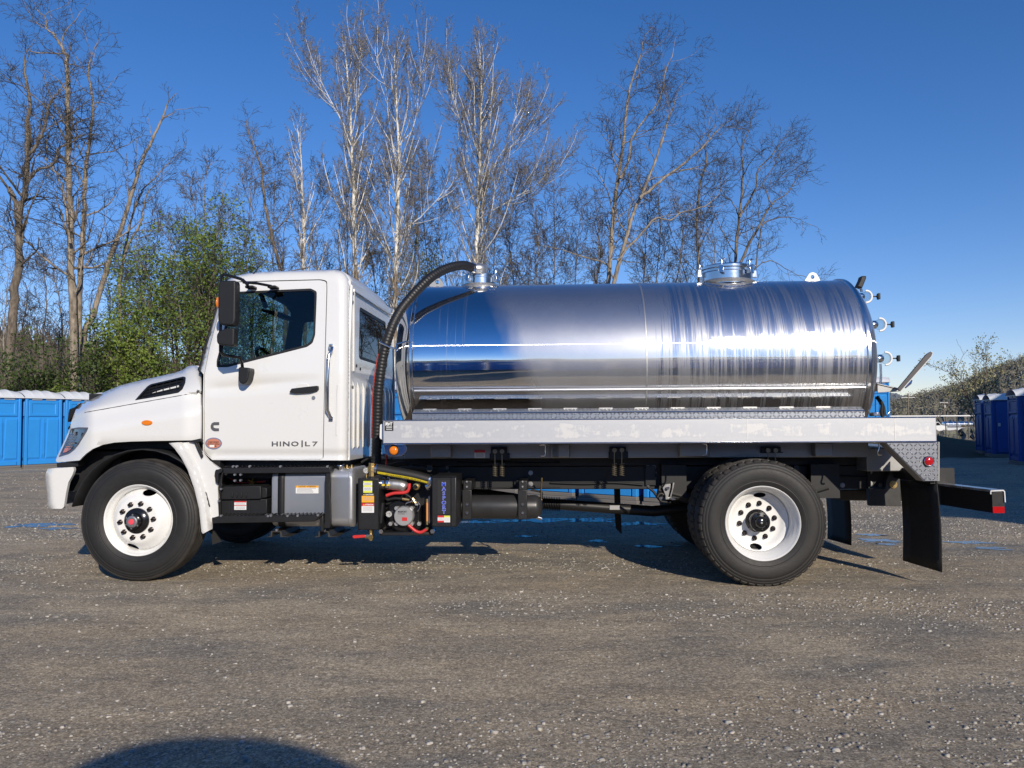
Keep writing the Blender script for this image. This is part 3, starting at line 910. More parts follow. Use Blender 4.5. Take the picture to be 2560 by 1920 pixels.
# headlamp outline touches the front edge: open the bonnet there
lampcut = [(x + 1.0, y) for x, y in rounded(q('C', [(268, 249), (330, 238), (420, 240), (406, 275), (333, 393), (298, 436), (251, 472), (158, 500), (164, 486), (196, 415), (235, 330)]), 2, 2)]
hood = panel("bonnet", hood_out, [vent_out, lampcut], hood_ty, [M['white'], M['frame']], truck, 7, 0.02)
hood_far = panel("wing", hood_out, [lampcut], hood_ty, [M['white'], M['frame']], truck, 12, 0.02, mirror=True)
mb = MB(); ruled(mb, [at(x, y, hood_ty(x, y)) for x, y in resample(top_line, 8, False)], 10, Vector((0, 0, 0.02))); mb.build("bonnet_top", M['white'], hood, smooth=50, solid=0.012)
mb = MB(); ruled(mb, [at(x, y, hood_ty(x, y)) for x, y in resample(front_line, 9, False)], 10, Vector((-0.10, 0, 0))); mb.build("grille", M['black_gloss'], hood, smooth=50, solid=0.012)
mb = MB(); slab(mb, q('C', [(338, 28), (300, 62), (252, 80), (243, 130), (236, 195), (262, 180), (290, 138)]), 0.52, 0.60); slab(mb, q('C', [(262, 205), (245, 235), (236, 260), (262, 240)]), 0.5, 0.58); mb.build("grille_trim", M['black_gloss'], hood, bevel=0.01)
# seam line between bonnet and wing, kept as a shallow bead
sl = [(x, 1024 + (x - 244.7) * (977.8 - 1024) / 260 + 1.5) for x in range(212, 503, 12)]
mb = MB(); mb.tube([at(x, y, hood_ty(x, y) + 0.001) for x, y in sl], 0.0035, 5); mb.build("seam", M['dark_metal'], hood, smooth=60)
vy = lambda x, y: hood_ty(x, y) - 0.003
panel("vent_frame", vent_out, [vent_in], vy, [M['plastic']] * 2, hood, 6, 0.05)
panel("vent_back", vent_in, [], lambda x, y: hood_ty(x, y) + 0.045, [M['frame']] * 2, hood, 12, 0.01)
mb = MB()
for i in range(1, 4):
    a, b = 1532 - i * 34, 1452 - i * 36
    pts = [(x, pl([(1085, 1545 - i * 30), (1590, 1432 - i * 32)], x)) for x in range(1110 + i * 28, 1580, 40)]
    pp = [p for p in q('A', pts) if inside(p, vent_in)]
    if len(pp) > 1: mb.tube([at(x, y, hood_ty(x, y) + 0.016) for x, y in pp], 0.005, 4)
for x in (1215, 1290, 1365, 1440, 1515):
    y1 = pl([(1085, 1532), (1300, 1490), (1520, 1447), (1590, 1360)], x); y0 = pl([(1085, 1532), (1200, 1408), (1400, 1348), (1570, 1307)], x)
    mb.tube([at(a, b, hood_ty(a, b) + 0.012) for a, b in q('A', [(x, y0), (x - 6, y1)])], 0.004, 4)
mb.build("vent_slat", M['plastic'], hood)
mb = MB(); slab(mb, q('A', [(1240, 1470), (1350, 1432), (1490, 1398), (1535, 1385), (1532, 1405), (1400, 1440), (1250, 1472)]), 0.235, 0.245); mb.build("vent_duct", M['white'], hood)
# headlamp
lamp_in = rounded(q('C', [(270, 262), (335, 252), (398, 254), (388, 278), (322, 386), (290, 424), (248, 456), (170, 480), (205, 415), (240, 335)]), 2, 2)
hl = panel("headlight", lamp_out, [lamp_in], lambda x, y: hood_ty(x, y) + 0.002, [simple("grey_lamp_bezel", (0.09, 0.09, 0.10), 0.35)] * 2, hood, 8, 0.03)
panel("lamp_bowl", lamp_in, [], lambda x, y: hood_ty(x, y) + 0.05, [simple("lamp_reflector", (0.07, 0.08, 0.095), 0.3, 0.6, 0.35, 25)] * 2, hl, 8, 0.01)
mb = MB()
for i in range(9):
    yy = 300 + i * 14
    xs = pl([(262, 262), (335, 240), (415, 205)], yy) if False else 262 - (yy - 262) * 0.40 + 14
    mb.tube(A3('C', [(xs, yy + 4), (xs + 70, yy)], 0.15), 0.004, 4)
mb.build("lamp_rib", M['chrome'], hl)
mb = MB(); slab(mb, q('C', [(295, 280), (312, 276), (308, 306), (292, 310)]), 0.13, 0.16); slab(mb, q('C', [(250, 380), (300, 370), (306, 380), (258, 392)]), 0.13, 0.16); mb.build("lamp_rib", M['chrome'], hl)
panel("turn_lamp", q('C', [(226, 404), (288, 400), (272, 428), (236, 452), (198, 462)]), [], lambda x, y: hood_ty(x, y) + 0.001, [M['amber']] * 2, hl, 8, 0.01)
panel("lamp_lens", lamp_in, [], lambda x, y: hood_ty(x, y) + 0.006, [M['clear']] * 2, hl, 10, 0.003)
mb = MB(); disc_px(mb, 'C', 930, 199, 47, 23, 0.045, 0.09); mk = mb.build("side_marker", M['amber'], hood, bevel=0.006)
# wing rear: white guard behind the front wheel
fr_out = q('C', [(1125, 376), (1200, 370), (1330, 366), (1352, 374), (1400, 440), (1420, 466), (1470, 530), (1572, 600), (1532, 612), (1520, 665), (1550, 730), (1560, 1022), (1502, 1026), (1492, 1130), (1422, 1168), (1410, 1150), (1388, 950), (1348, 780), (1290, 612), (1230, 500), (1175, 425)])
inner_edge = q('C', [(1125, 376), (1175, 425), (1230, 500), (1290, 612), (1348, 780), (1388, 950), (1410, 1150), (1422, 1168)])
def wing_ty(x, y):
    d = line_dist((x, y), inner_edge)
    t = 0.055 if d < 16 else 0.055 + 0.05 * min(1, (d - 16) / 10.0)
    if d < 4: t += 0.012 * (1 - d / 4) ** 2
    return t
wing = panel("wing_guard", fr_out, [], wing_ty, [M['white'], M['frame']], truck, 4.5, 0.03)
panel("wing_guard", fr_out, [], wing_ty, [M['white'], M['frame']], truck, 14, 0.03, mirror=True)
mb = MB(); slab(mb, q('C', [(1290, 362), (1330, 350), (1400, 335), (1408, 360), (1365, 372), (1375, 400), (1412, 490), (1405, 510), (1372, 440), (1345, 375)]), 0.07, 0.12); mb.build("bonnet_catch", M['plastic'], wing, bevel=0.006)
# bumper
bp_out = rounded(q('C', [(72, 600), (292, 585), (297, 612), (282, 655), (246, 720), (225, 820), (208, 935), (190, 950), (85, 948), (70, 930), (60, 800), (48, 660)]), 4, 3)
bp_front = q('C', [(72, 601), (54, 630), (48, 665), (54, 740), (60, 800), (66, 880), (72, 930), (86, 947)])
def bump_ty(x, y):
    d = line_dist((x, y), bp_front)
    return 0.11 + (0.09 * (1 - math.sqrt(max(0, 1 - (1 - d / 16.0) ** 2))) if d < 16 else 0)
bumper = panel("front_bumper", bp_out, [], bump_ty, [M['white'], M['frame']], truck, 6, 0.03)
panel("bumper_end", bp_out, [], bump_ty, [M['white'], M['frame']], bumper, 14, 0.03, mirror=True)
mb = MB(); ruled(mb, [at(x, y, bump_ty(x, y)) for x, y in bp_front], 8, Vector((-0.12, 0, 0))); mb.build("bumper_face", M['white'], bumper, smooth=50, solid=0.02)
mb = MB(); slab(mb, q('C', [(145, 550), (335, 530), (330, 580), (150, 590)]), 0.16, 0.24); mb.box(-6.05, -5.55, 0.3, TW - 0.3, 0.75, 1.1); mb.build("bumper_bracket", M['frame'], bumper)
# solid black boxes for the dark of the engine bay, wheel liner and front suspension
mb = MB()
mb.box(-5.95, -4.85, 0.46, TW - 0.46, 0.80, 1.62)
mb.box(-6.0, -4.55, 0.30, TW - 0.30, 1.12, 1.30)
mb.box(-4.80, -4.60, 0.20, TW - 0.20, 0.55, 1.25)
mb.build("engine_bay_black_fill", M['frame'], truck)
mb = MB()
cfx, cfz = at(342.8, 1299, 0.05).x, 0.53
pts = []
for i in range(15):
    a = math.radians(10 + 160 * i / 14)
    pts.append((cfx + 0.62 * math.cos(a), cfz + 0.60 * math.sin(a)))
for yy0, yy1 in ((0.10, 0.45), (TW - 0.45, TW - 0.10)):
    mb = MB(); mb.grid([[(x, yy0, z), (x, yy1, z)] for x, z in pts])
    mb.build("wheel_liner", M['frame'], truck, smooth=60, solid=0.012)
mb = MB()
mb.box(cfx - 0.05, cfx + 0.05, 0.38, TW - 0.38, 0.42, 0.52)
for yy in (0.62, TW - 0.70):
    mb.tube([(cfx - 0.75, yy + 0.04, 0.62), (cfx, yy + 0.04, 0.56), (cfx + 0.78, yy + 0.04, 0.64)], 0.045, 6)
mb.tube([(cfx + 0.3, 0.5, 0.55), (cfx + 0.34, 1.9, 0.55)], 0.03, 8)
mb.build("front_axle", M['frame'], truck)

# ---- wheels
def disc3(r_out, holes, r_in, yf, name, mat, parent, n=64):
    outer = [(r_out * math.cos(2 * math.pi * i / n), r_out * math.sin(2 * math.pi * i / n)) for i in range(n)]
    hl_ = [[(r_in * math.cos(2 * math.pi * i / 28), r_in * math.sin(2 * math.pi * i / 28)) for i in range(28)]]
    for (cx, cz, ra, rb, rot) in holes:
        hl_.append([(cx + ra * math.cos(t) * math.cos(rot) - rb * math.sin(t) * math.sin(rot), cz + ra * math.cos(t) * math.sin(rot) + rb * math.sin(t) * math.cos(rot)) for t in [2 * math.pi * i / 20 for i in range(20)]])
    return shell(name, outer, hl_, lambda x, z: Vector((x, yf(math.hypot(x, z)), z)), [mat, M['frame']], parent, 0.022, (0, 0.008, 0), 50)
def tyre_mesh(lug):
    prof = [(0.285, 0.050), (0.296, 0.026), (0.303, 0.020), (0.318, 0.014), (0.334, 0.008), (0.340, 0.0055), (0.346, 0.007), (0.356, 0.004), (0.38, 0.001), (0.405, 0.0),
            (0.425, 0.0015), (0.442, 0.005), (0.446, 0.008), (0.452, 0.007), (0.466, 0.011), (0.470, 0.0145), (0.476, 0.0135), (0.488, 0.020), (0.492, 0.0245), (0.497, 0.0235), (0.505, 0.029), (0.511, 0.036), (0.515, 0.048), (0.516, 0.074)]
    half = list(prof)
    for gy in (0.078, 0.118):
        half += [(0.516, gy - 0.003), (0.503, gy), (0.503, gy + 0.008), (0.516, gy + 0.011)]
    half += [(0.516, 0.14)]
    full = half + [(r, 0.28 - a) for r, a in half[::-1]]
    k = len(full)
    sh = set(range(18, 24)) | set(range(k - 24, k - 18))
    def rf(i, j, r):
        if lug and i in sh and j % 5 == 0:
            return r - 0.011
        return r
    mb = MB()
    mb.lathe(full, (0, 0, 0), 'y', 240 if lug else 120, 0, True, rf)
    return mb
def make_wheel(front):
    w = empty("wheel")
    tyre_mesh(not front).build("tyre", M['tyre'], w, smooth=38)
    mb = MB()
    if front:
        mb.lathe([(0.262, 0.13), (0.264, 0.075), (0.274, 0.058), (0.284, 0.046), (0.288, 0.030), (0.294, 0.020), (0.300, 0.016), (0.304, 0.020), (0.303, 0.032), (0.290, 0.05), (0.285, 0.13)], (0, 0, 0), 'y', 96, 0, True)
        rim = mb.build("rim", M['whiteish'], w, smooth=40)
        hh = [(0.055, 0.235, 0.053, 0.027, 0.0), (-0.048, -0.232, 0.053, 0.027, -0.2)]
        disc3(0.263, hh, 0.088, lambda r: 0.095 - 0.088 * min(1, max(0, (0.263 - r) / 0.075)) ** 0.8 if r > 0.188 else 0.006, "wheel_disc", M['whiteish'], w)
        fy, nr = 0.006, 0.146
        hub = [(0.0, -0.085), (0.034, -0.085), (0.036, -0.078), (0.055, -0.074), (0.066, -0.066), (0.068, -0.03), (0.09, -0.022), (0.107, -0.008), (0.109, 0.02), (0.1, 0.10)]
    else:
        mb.lathe([(0.240, 0.24), (0.246, 0.20), (0.256, 0.15), (0.258, 0.10), (0.270, 0.085), (0.274, 0.060), (0.284, 0.050), (0.288, 0.032), (0.294, 0.022), (0.300, 0.016), (0.304, 0.020), (0.303, 0.032), (0.292, 0.05), (0.286, 0.12), (0.28, 0.24)], (0, 0, 0), 'y', 96, 0, True)
        rim = mb.build("rim", M['whiteish'], w, smooth=40)
        hh = [(0.02, 0.214, 0.05, 0.022, 0.0), (-0.02, -0.214, 0.05, 0.026, -0.1)]
        disc3(0.248, hh, 0.088, lambda r: 0.21 + 0.02 * math.cos(math.pi * min(1, max(0, (r - 0.18) / 0.06))) - 0.02 if r > 0.18 else 0.21, "wheel_disc", M['whiteish'], w)
        fy, nr = 0.21, 0.146
        hub = [(0.0, 0.062), (0.030, 0.064), (0.044, 0.075), (0.050, 0.092), (0.078, 0.098), (0.082, 0.105), (0.084, 0.118), (0.078, 0.122), (0.080, 0.195), (0.095, 0.205), (0.1, 0.24)]
    mb = MB(); mb.lathe([(0.0, 0.25), (0.245, 0.25)], (0, 0, 0), 'y', 40); mb.build("hole_backing_disc", M['frame'], w)  # flat black disc added so the hand holes look dark
    mb = MB(); mb.lathe(hub, (0, 0, 0), 'y', 40)
    hb = mb.build("hub", M['black_gloss'], w, smooth=35)
    if front:
        mb = MB(); mb.lathe([(0.0, -0.094), (0.022, -0.092), (0.026, -0.084)], (0, 0, 0), 'y', 24); mb.build("hub_plug", M['pink'], w, smooth=40)
        mb = MB(); mb.lathe([(0.028, -0.0865), (0.036, -0.088), (0.046, -0.084), (0.05, -0.075)], (0, 0, 0), 'y', 30); mb.build("hub_cap", M['grey_metal'], w, smooth=40)
        for i in range(6):
            a = math.radians(30 + i * 60); c = Vector((0.057 * math.cos(a), -0.07, 0.057 * math.sin(a)))
            mb = MB(); mb.cyl(c, c + Vector((0, -0.008, 0)), 0.007, 6); mb.build("hub_bolt", M['grey_metal'], w)
    else:
        for i in range(8):
            a = math.radians(12 + i * 45); c = Vector((0.066 * math.cos(a), 0.100, 0.066 * math.sin(a)))
            mb = MB(); mb.cyl(c, c + Vector((0, -0.014, 0)), 0.010, 6); mb.build("hub_bolt", M['black_gloss'], w, smooth=20)
        c = Vector((0, 0.062, 0)); mb = MB(); mb.cyl(c, c + Vector((0, -0.006, 0)), 0.009, 8); mb.build("hub_bolt", M['grey_metal'], w)
    nut = None
    for i in range(10):
        a = math.radians(9 + i * 36)
        if nut is None:
            mb = MB()
            mb.lathe([(0.0, -0.040), (0.010, -0.040), (0.013, -0.034), (0.0135, -0.024), (0.0165, -0.022), (0.017, -0.007), (0.022, -0.004), (0.022, 0.004)], (0, 0, 0), 'y', 12)
            nut = mb.build("lug_nut", simple("dark_wheel_nut", (0.02, 0.014, 0.014), 0.25, 0.5), w, smooth=35)
            o = nut
        else:
            o = nut.copy(); COL.objects.link(o); o.parent = w
        o.location = (nr * math.cos(a), fy, nr * math.sin(a))
    return w
fw = make_wheel(True)
fw.parent = truck
hubF = at(342.8, 1299, 0.05)
fw.location = (hubF.x, 0.045, 0.522)
fw["label"] = "front wheel with white steel rim and red hub plug"
fw.rotation_euler = (0, math.radians(4), 0)
f2 = copy_tree(fw, truck); f2.location = (hubF.x, TW - 0.045, 0.522); f2.rotation_euler = (0, 0, math.pi)
rw = make_wheel(False)
rw.parent = truck
hubR = at(1907.6, 1308.7, 0.02)
rw.location = (hubR.x, 0.0, 0.508)
rw["label"] = "rear outer wheel with deep white rim and black axle hub"
for yy, rz in ((0.62, math.pi), (TW - 0.62, 0.0), (TW, math.pi)):
    c = copy_tree(rw, truck)
    c.location = (hubR.x, yy, 0.508)
    c.rotation_euler = (0, math.radians(17 + yy * 50), rz)
mb = MB()
mb.cyl((hubR.x, 0.45, 0.508), (hubR.x, TW - 0.45, 0.508), 0.085, 16)
mb.ball((hubR.x, 1.22, 0.50), 0.27, 16, 10, 0, (1, 0.8, 0.9))
mb.build("rear_axle", M['frame'], truck, smooth=40)

# ---- tank
TR_, TZ, TY = 0.79, 1.90, 1.22
tx0, tx1 = at(1028, 866, 0.44).x, at(2171, 866, 0.44).x
mb = MB()
cylp = [(TR_, tx0 + (tx1 - tx0) * i / 40) for i in range(41)]
def head(x, sgn, depth):
    return [(TR_ * math.cos(a) ** 0.75 if a < math.pi / 2 - 1e-3 else 0.0, x + sgn * depth * math.sin(a)) for a in [math.pi / 2 * i / 14 for i in range(15)]]
prof = head(tx0, -1, 0.24)[::-1] + cylp[1:-1] + head(tx1, 1, 0.20)
mb.lathe([(r, a) for r, a in prof], (0, TY, TZ), 'x', 160)
tank = mb.build("tank", M['tank'], truck, smooth=40)
def ring(x, r, w, name, mat):
    mb = MB(); mb.lathe([(TR_ - 0.002, x - w), (TR_ + r, x - w * 0.5), (TR_ + r, x + w * 0.5), (TR_ - 0.002, x + w)], (0, TY, TZ), 'x', 120)
    return mb.build(name, mat, tank, smooth=50)
ring(at(1617, 900, 0.44).x, 0.004, 0.009, "weld_seam", M['cast'])
ring(tx0 - 0.004, 0.012, 0.022, "end_ring", M['polish'])
ring(tx1 + 0.004, 0.014, 0.024, "end_ring", M['polish'])
def on_tank(x, a, d=0.0):
    return Vector((x, TY - (TR_ + d) * math.cos(a), TZ + (TR_ + d) * math.sin(a)))
za = at(1550, 973, 0.46)
aw = math.asin(max(-1, min(1, (za.z - TZ) / TR_)))
mb = MB(); mb.tube([on_tank(tx0 + 0.02 + (tx1 - tx0 - 0.04) * i / 20, aw, 0.001) for i in range(21)], 0.011, 8); mb.build("weld_bead", M['bead'], tank, smooth=60)
# tread plate trim along the foot of the tank
xa, xb = at(*q('T1', [(455, 1400)])[0], 0.36).x, at(*q('T3', [(1070, 1400)])[0], 0.36).x
zt1, zt0 = at(1600, 1020, 0.42).z, at(1600, 1030, 0.34).z
mb = MB(); mb.hexa([(xa, 0.34, zt0), (xb, 0.34, zt0), (xb, 0.345, zt0), (xa, 0.345, zt0), (xa, 0.43, zt1), (xb, 0.43, zt1), (xb, 0.436, zt1), (xa, 0.436, zt1)]); mb.build("tread_trim", M['tread'], tank)
mb = MB(); mb.box(xa, xb, 0.34, 0.346, 1.30, zt0); mb.build("tread_trim", M['tread'], tank)
mb = MB(); mb.tube([(xa, 0.34, zt0), (xb, 0.34, zt0)], 0.006, 6); mb.build("trim_edge", M['polish'], tank)
for i in range(12):
    x = xa + 0.08 + (xb - xa - 0.3) * i / 11.5
    mb = MB(); mb.box(x, x + 0.12, 0.428, 0.445, zt1 - 0.004, zt1 + 0.005); mb.build("trim_weld", M['cast'], tank)
# manways
def manway(k, cx, top, bot, rad_px, lid_h, name, nclamp, swap):
    sx, sy = q(k, [(cx, bot)])[0]
    c = at(sx, sy, TY)
    r = rad_px / FR[k][2] / FPX * 7.55
    zt_ = at(*q(k, [(cx, top)])[0], TY - r).z
    zb_ = TZ + TR_ - 0.03
    mb = MB()
    mb.lathe([(r * 0.94, zb_), (r * 0.94, zt_ - lid_h * 1.6), (r * 1.0, zt_ - lid_h * 1.5), (r * 1.0, zt_ - lid_h * 1.1), (r * 0.96, zt_ - lid_h), (r * 1.02, zt_ - lid_h * 0.9), (r * 1.02, zt_ - lid_h * 0.5), (r * 0.85, zt_ - lid_h * 0.1), (r * 0.5, zt_), (0, zt_)], (c.x, TY, 0), 'z', 56)
    mw = mb.build(name, M['polish'], tank, smooth=30)
    mb = MB(); mb.lathe([(r * 0.94, zb_ + 0.005), (r * 1.06, zb_ + 0.028), (r * 0.95, zb_ + 0.045)], (c.x, TY, 0), 'z', 56); mb.build("neck_weld", M['cast'], mw, smooth=40)
    for i in range(nclamp):
        a = math.radians(swap + 360 / nclamp * i)
        d = Vector((math.cos(a), math.sin(a), 0)); t = Vector((-d.y, d.x, 0))
        p = Vector((c.x, TY, zt_ - lid_h * 1.2)) + d * (r * 1.06)
        mb = MB()
        mb.hexa([p + d * -0.02 + t * -0.02 + Vector((0, 0, -0.05)), p + d * 0.03 + t * -0.02 + Vector((0, 0, -0.05)), p + d * 0.03 + t * 0.02 + Vector((0, 0, -0.05)), p + d * -0.02 + t * 0.02 + Vector((0, 0, -0.05)),
                 p + d * -0.02 + t * -0.02 + Vector((0, 0, 0.02)), p + d * 0.02 + t * -0.02 + Vector((0, 0, 0.02)), p + d * 0.02 + t * 0.02 + Vector((0, 0, 0.02)), p + d * -0.02 + t * 0.02 + Vector((0, 0, 0.02))])
        mb.cyl(p + Vector((0, 0, -0.03)), p + Vector((0, 0, 0.085)), 0.007, 8)
        mb.cyl(p + Vector((0, 0, 0.075)) - t * 0.04 + Vector((0, 0, -0.015)), p + Vector((0, 0, 0.075)) + t * 0.04 + Vector((0, 0, 0.015)), 0.007, 8)
        mb.build("clamp", M['chrome'], mw, bevel=0.003)
    return mw, c, zt_, r
mw2, c2, z2, r2 = manway('T2', 1442, 112, 315, 226, 0.05, "rear_manway", 6, 8)
mw1, c1, z1, r1 = manway('T1', 1035, 205, 340, 158, 0.03, "front_manway", 4, 240)
# lifting lugs
for k, pts, hc in (('T1', [(600, 322), (618, 300), (650, 264), (690, 262), (712, 290), (728, 322)], (668, 295)), ('T3', [(560, 280), (580, 250), (600, 218), (630, 208), (660, 220), (680, 252), (694, 280)], (627, 250))):
    hx, hy = q(k, [hc])[0]
    hole = [(hx + 5.2 * math.cos(2 * math.pi * i / 14), hy + 5.2 * math.sin(2 * math.pi * i / 14)) for i in range(14)]
    panel("lifting_lug", rounded(q(k, pts) + [(q(k, pts)[-1][0], q(k, pts)[-1][1] + 14), (q(k, pts)[0][0], q(k, pts)[0][1] + 14)], 3, 3), [hole], TY - 0.01, [M['sill'] if k == 'T1' else M['white_vinyl']] * 2, tank, 5, 0.022)
# sight glasses and lamp at the rear head
for gx, gy, r in ((1085, 420, 62), (1202, 662, 66), (1252, 955, 66)):
    c = at(*q('T3', [(gx, gy)])[0], 0.95)
    rm = r / 3.457 / FPX * 7.1 * 0.88
    mb = MB(); mb.ball(c, rm * 0.78, 16, 12); sg = mb.build("sight_glass", M['clear'], tank, smooth=60)
    mb = MB(); mb.tube([c + Vector((0.15 * rm + rm * 0.85 * math.cos(a), 0, rm * 0.95 * math.sin(a))) for a in [math.pi * (-0.55 + 1.1 * i / 16) for i in range(17)]], 0.010, 8); mb.build("glass_guard", M['white_vinyl'], sg, smooth=60)
    mb = MB(); mb.lathe([(0.0, -0.02), (rm * 0.6, -0.02), (rm * 0.62, 0.01), (rm * 0.4, 0.03)], (c.x - rm * 0.75, c.y, c.z), 'x', 20); mb.build("glass_seat", M['polish'], sg, smooth=40)
    mb = MB()
    mb.cyl(c + Vector((rm * 1.1, 0, 0)), c + Vector((rm * 1.1 + 0.035, 0, 0)), 0.006, 8)
    mb.cyl(c + Vector((rm * 1.1 + 0.035, 0, 0)), c + Vector((rm * 1.1 + 0.05, 0, 0)), 0.012, 8)
    mb.box(c.x + rm * 1.1 + 0.045, c.x + rm * 1.1 + 0.065, c.y - 0.02, c.y + 0.02, c.z - 0.028, c.z + 0.028)
    mb.build("knob", M['plastic'], sg, bevel=0.006)
mb = MB(); slab(mb, q('T3', [(1052, 240), (1094, 240), (1092, 262), (1058, 346), (1014, 330), (1040, 278)]), 0.98, 1.06); mb.build("work_lamp", M['plastic'], tank, bevel=0.008)
mb = MB(); mb.tube([at(*q('T3', [(1040, 335)])[0], 1.02), at(*q('T3', [(1052, 380)])[0], 1.02)], 0.012, 8); mb.build("lamp_stem", M['chrome'], tank)
mb = MB(); mb.tube(A3('T3', [(1215, 1000), (1218, 1100), (1212, 1240)], 0.95), 0.011, 8); mb.build("drain_pipe", M['polish'], tank, smooth=60)
# bent tray behind the tank
mb = MB()
t0, t1, t2 = A3('T3', [(1185, 1178), (1372, 1222), (1650, 900)], 0.55)
nrm = Vector((0.0, 0, 0.012))
mb.hexa([t0, t1, t1 + Vector((0, 0.9, 0)), t0 + Vector((0, 0.9, 0)), t0 + nrm, t1 + nrm, t1 + nrm + Vector((0, 0.9, 0)), t0 + nrm + Vector((0, 0.9, 0))])
mb.prism(A3('T3', [(1188, 1180), (1372, 1224), (1378, 1240), (1188, 1252)], 0.56), (0, 0.012, 0))
mb.build("hose_tray", M['sill'], tank, bevel=0.004)
mb = MB()
wv_ = rounded(q('T3', [(1362, 1218), (1612, 918), (1648, 895), (1664, 902), (1655, 935), (1385, 1242)]), 3)
mb.prism([at(x, y, 0.45) for x, y in wv_], (0, 0.02, 0))
mb.build("tray_flap", simple("grey_flap_paint", (0.055, 0.05, 0.056), 0.5), tank, bevel=0.003)
mb = MB(); mb.tube(A3('T3', [(1385, 1243), (1655, 937), (1666, 905), (1648, 893)], 0.452), 0.004, 6); mb.build("flap_edge", M['white_vinyl'], tank)
mb = MB(); mb.tube(A3('T3', [(1478, 1140), (1470, 1170), (1425, 1205)], 0.6), 0.012, 6); mb.build("flap_handle", M['chrome'], tank)
# tank feet
for x in np.linspace(tx0 + 0.25, tx1 - 0.25, 6):
    mb = MB(); mb.box(x - 0.06, x + 0.06, 0.75, 1.69, 1.03, 1.20); mb.build("tank_foot", M['sill'], tank)

# ---- suction hose
hp = [(982, 178, 1.02), (940, 160, 0.97), (890, 150, 0.90), (800, 162, 0.80), (700, 200, 0.70), (600, 265, 0.60), (500, 360, 0.52), (420, 450, 0.46), (350, 540, 0.42), (290, 650, 0.38), (248, 760, 0.36), (220, 850, 0.35), (192, 980, 0.35), (168, 1150, 0.35), (155, 1300, 0.36), (150, 1480, 0.38), (145, 1660, 0.40), (140, 1860, 0.42)]
pth = [at(*q('T1', [(x, y)])[0], ty) for x, y, ty in hp]
def spline(pts, sub):
    out = []
    n = len(pts)
    for i in range(n - 1):
        p0, p1, p2, p3 = pts[max(0, i - 1)], pts[i], pts[i + 1], pts[min(n - 1, i + 2)]
        for j in range(sub):
            t = j / sub
            out.append(0.5 * ((2 * p1) + (p2 - p0) * t + (2 * p0 - 5 * p1 + 4 * p2 - p3) * t * t + (3 * p1 - p0 - 3 * p2 + p3) * t ** 3))
    out.append(pts[-1])
    return out
sp_ = spline(pth, 18)
# even spacing
L = [0.0]
for a, b in zip(sp_, sp_[1:]): L.append(L[-1] + (b - a).length)
def along(s):
    for i in range(len(L) - 1):
        if L[i + 1] >= s:
            return sp_[i].lerp(sp_[i + 1], (s - L[i]) / max(1e-9, L[i + 1] - L[i]))
    return sp_[-1]
cnt_ = int(L[-1] / 0.0075)
hpts = [along(L[-1] * i / cnt_) for i in range(cnt_ + 1)]
mb = MB(); mb.tube(hpts, [0.0425 + (0.0028 if (i // 2) % 2 else 0.0) for i in range(cnt_ + 1)], 14)
hose = mb.build("suction_hose", simple("black_hose_rubber", (0.012, 0.012, 0.013), 0.48, 0, 0.2, 15), truck, smooth=50)
mb = MB(); mb.tube([p + Vector((-0.044, -0.012, 0)) for p in hpts[int(cnt_ * 0.60):int(cnt_ * 0.92):4]], 0.007, 5); mb.build("hose_stripe", M['red_stripe'], hose)
mb = MB(); mb.tube([p + Vector((0, 0, 0)) for p in hpts[:5]], 0.052, 16); mb.build("hose_clamp", M['chrome'], hose, smooth=40)
mb = MB()
cl = along(L[-1] * 0.565)
for dz in (0,):
    mb.tube([cl + Vector((-0.05, -0.03, 0.02)), cl + Vector((-0.01, -0.055, 0.0)), cl + Vector((0.045, -0.05, -0.03)), cl + Vector((0.13, -0.05, -0.05))], 0.008, 6)
    mb.tube([cl + Vector((0.10, -0.05, -0.07)), cl + Vector((0.10, -0.03, 0.0)), cl + Vector((0.17, 0.05, 0.03)), cl + Vector((0.30, 0.2, 0.02))], 0.008, 6)
mb.build("hose_hanger", M['chrome'], truck, smooth=60)
# elbow on the front manway
e0 = hpts[0]
mb = MB(); mb.tube(spline([e0 + Vector((-0.01, 0, 0)), e0 + Vector((0.07, 0.03, 0.0)), Vector((c1.x - 0.02, 1.17, z1 + 0.02)), Vector((c1.x + 0.02, TY, z1 - 0.06))], 6), [0.046, 0.047, 0.048, 0.049, 0.05, 0.052, 0.055, 0.058, 0.062, 0.066, 0.07, 0.075, 0.08, 0.085, 0.09, 0.095, 0.10, 0.10, 0.10], 16)
mb.build("hose_elbow", M['cast'], tank, smooth=50)
lettering_t = None

# ---- bed: side rails, deck and rear corner
rl = q('S', [(957, 1051), (2341, 1043.5), (2341.5, 1104.5), (957, 1110.5)])
p = [at(x, y, 0.0) for x, y in rl]
rz0, rz1 = 1.163, 1.361
rx0, rx1 = p[0].x, p[1].x
bed = MB()
bed.box(rx0, rx1, 0.0, 0.075, rz0, rz1)
bed = bed.build("bed_rail", M['rail'], truck, bevel=0.010, seg=3)
mb = MB(); mb.box(rx0, rx1, TW - 0.075, TW, rz0, rz1); mb.build("bed_rail", M['rail'], truck, bevel=0.01)
mb = MB(); mb.box(rx0, rx1, 0.076, TW - 0.076, rz1 - 0.05, rz1 - 0.004); mb.box(rx0, rx0 + 0.07, 0.076, TW - 0.076, rz0, rz1 - 0.051); mb.box(rx1 - 0.07, rx1, 0.076, TW - 0.076, rz0, rz1 - 0.051); mb.build("deck", simple("dark_deck_fill", (0.075, 0.058, 0.042), 0.8, 0, 0.4, 6), truck)  # unseen deck, raised and darkened to remove a bright reflection in the tank
mb = MB(); mb.box(rx0 + 0.004, rx1 - 0.003, -0.003, 0.01, rz1 - 0.006, rz1 + 0.003); mb.build("rail_lip", M['polish'], bed, bevel=0.003)
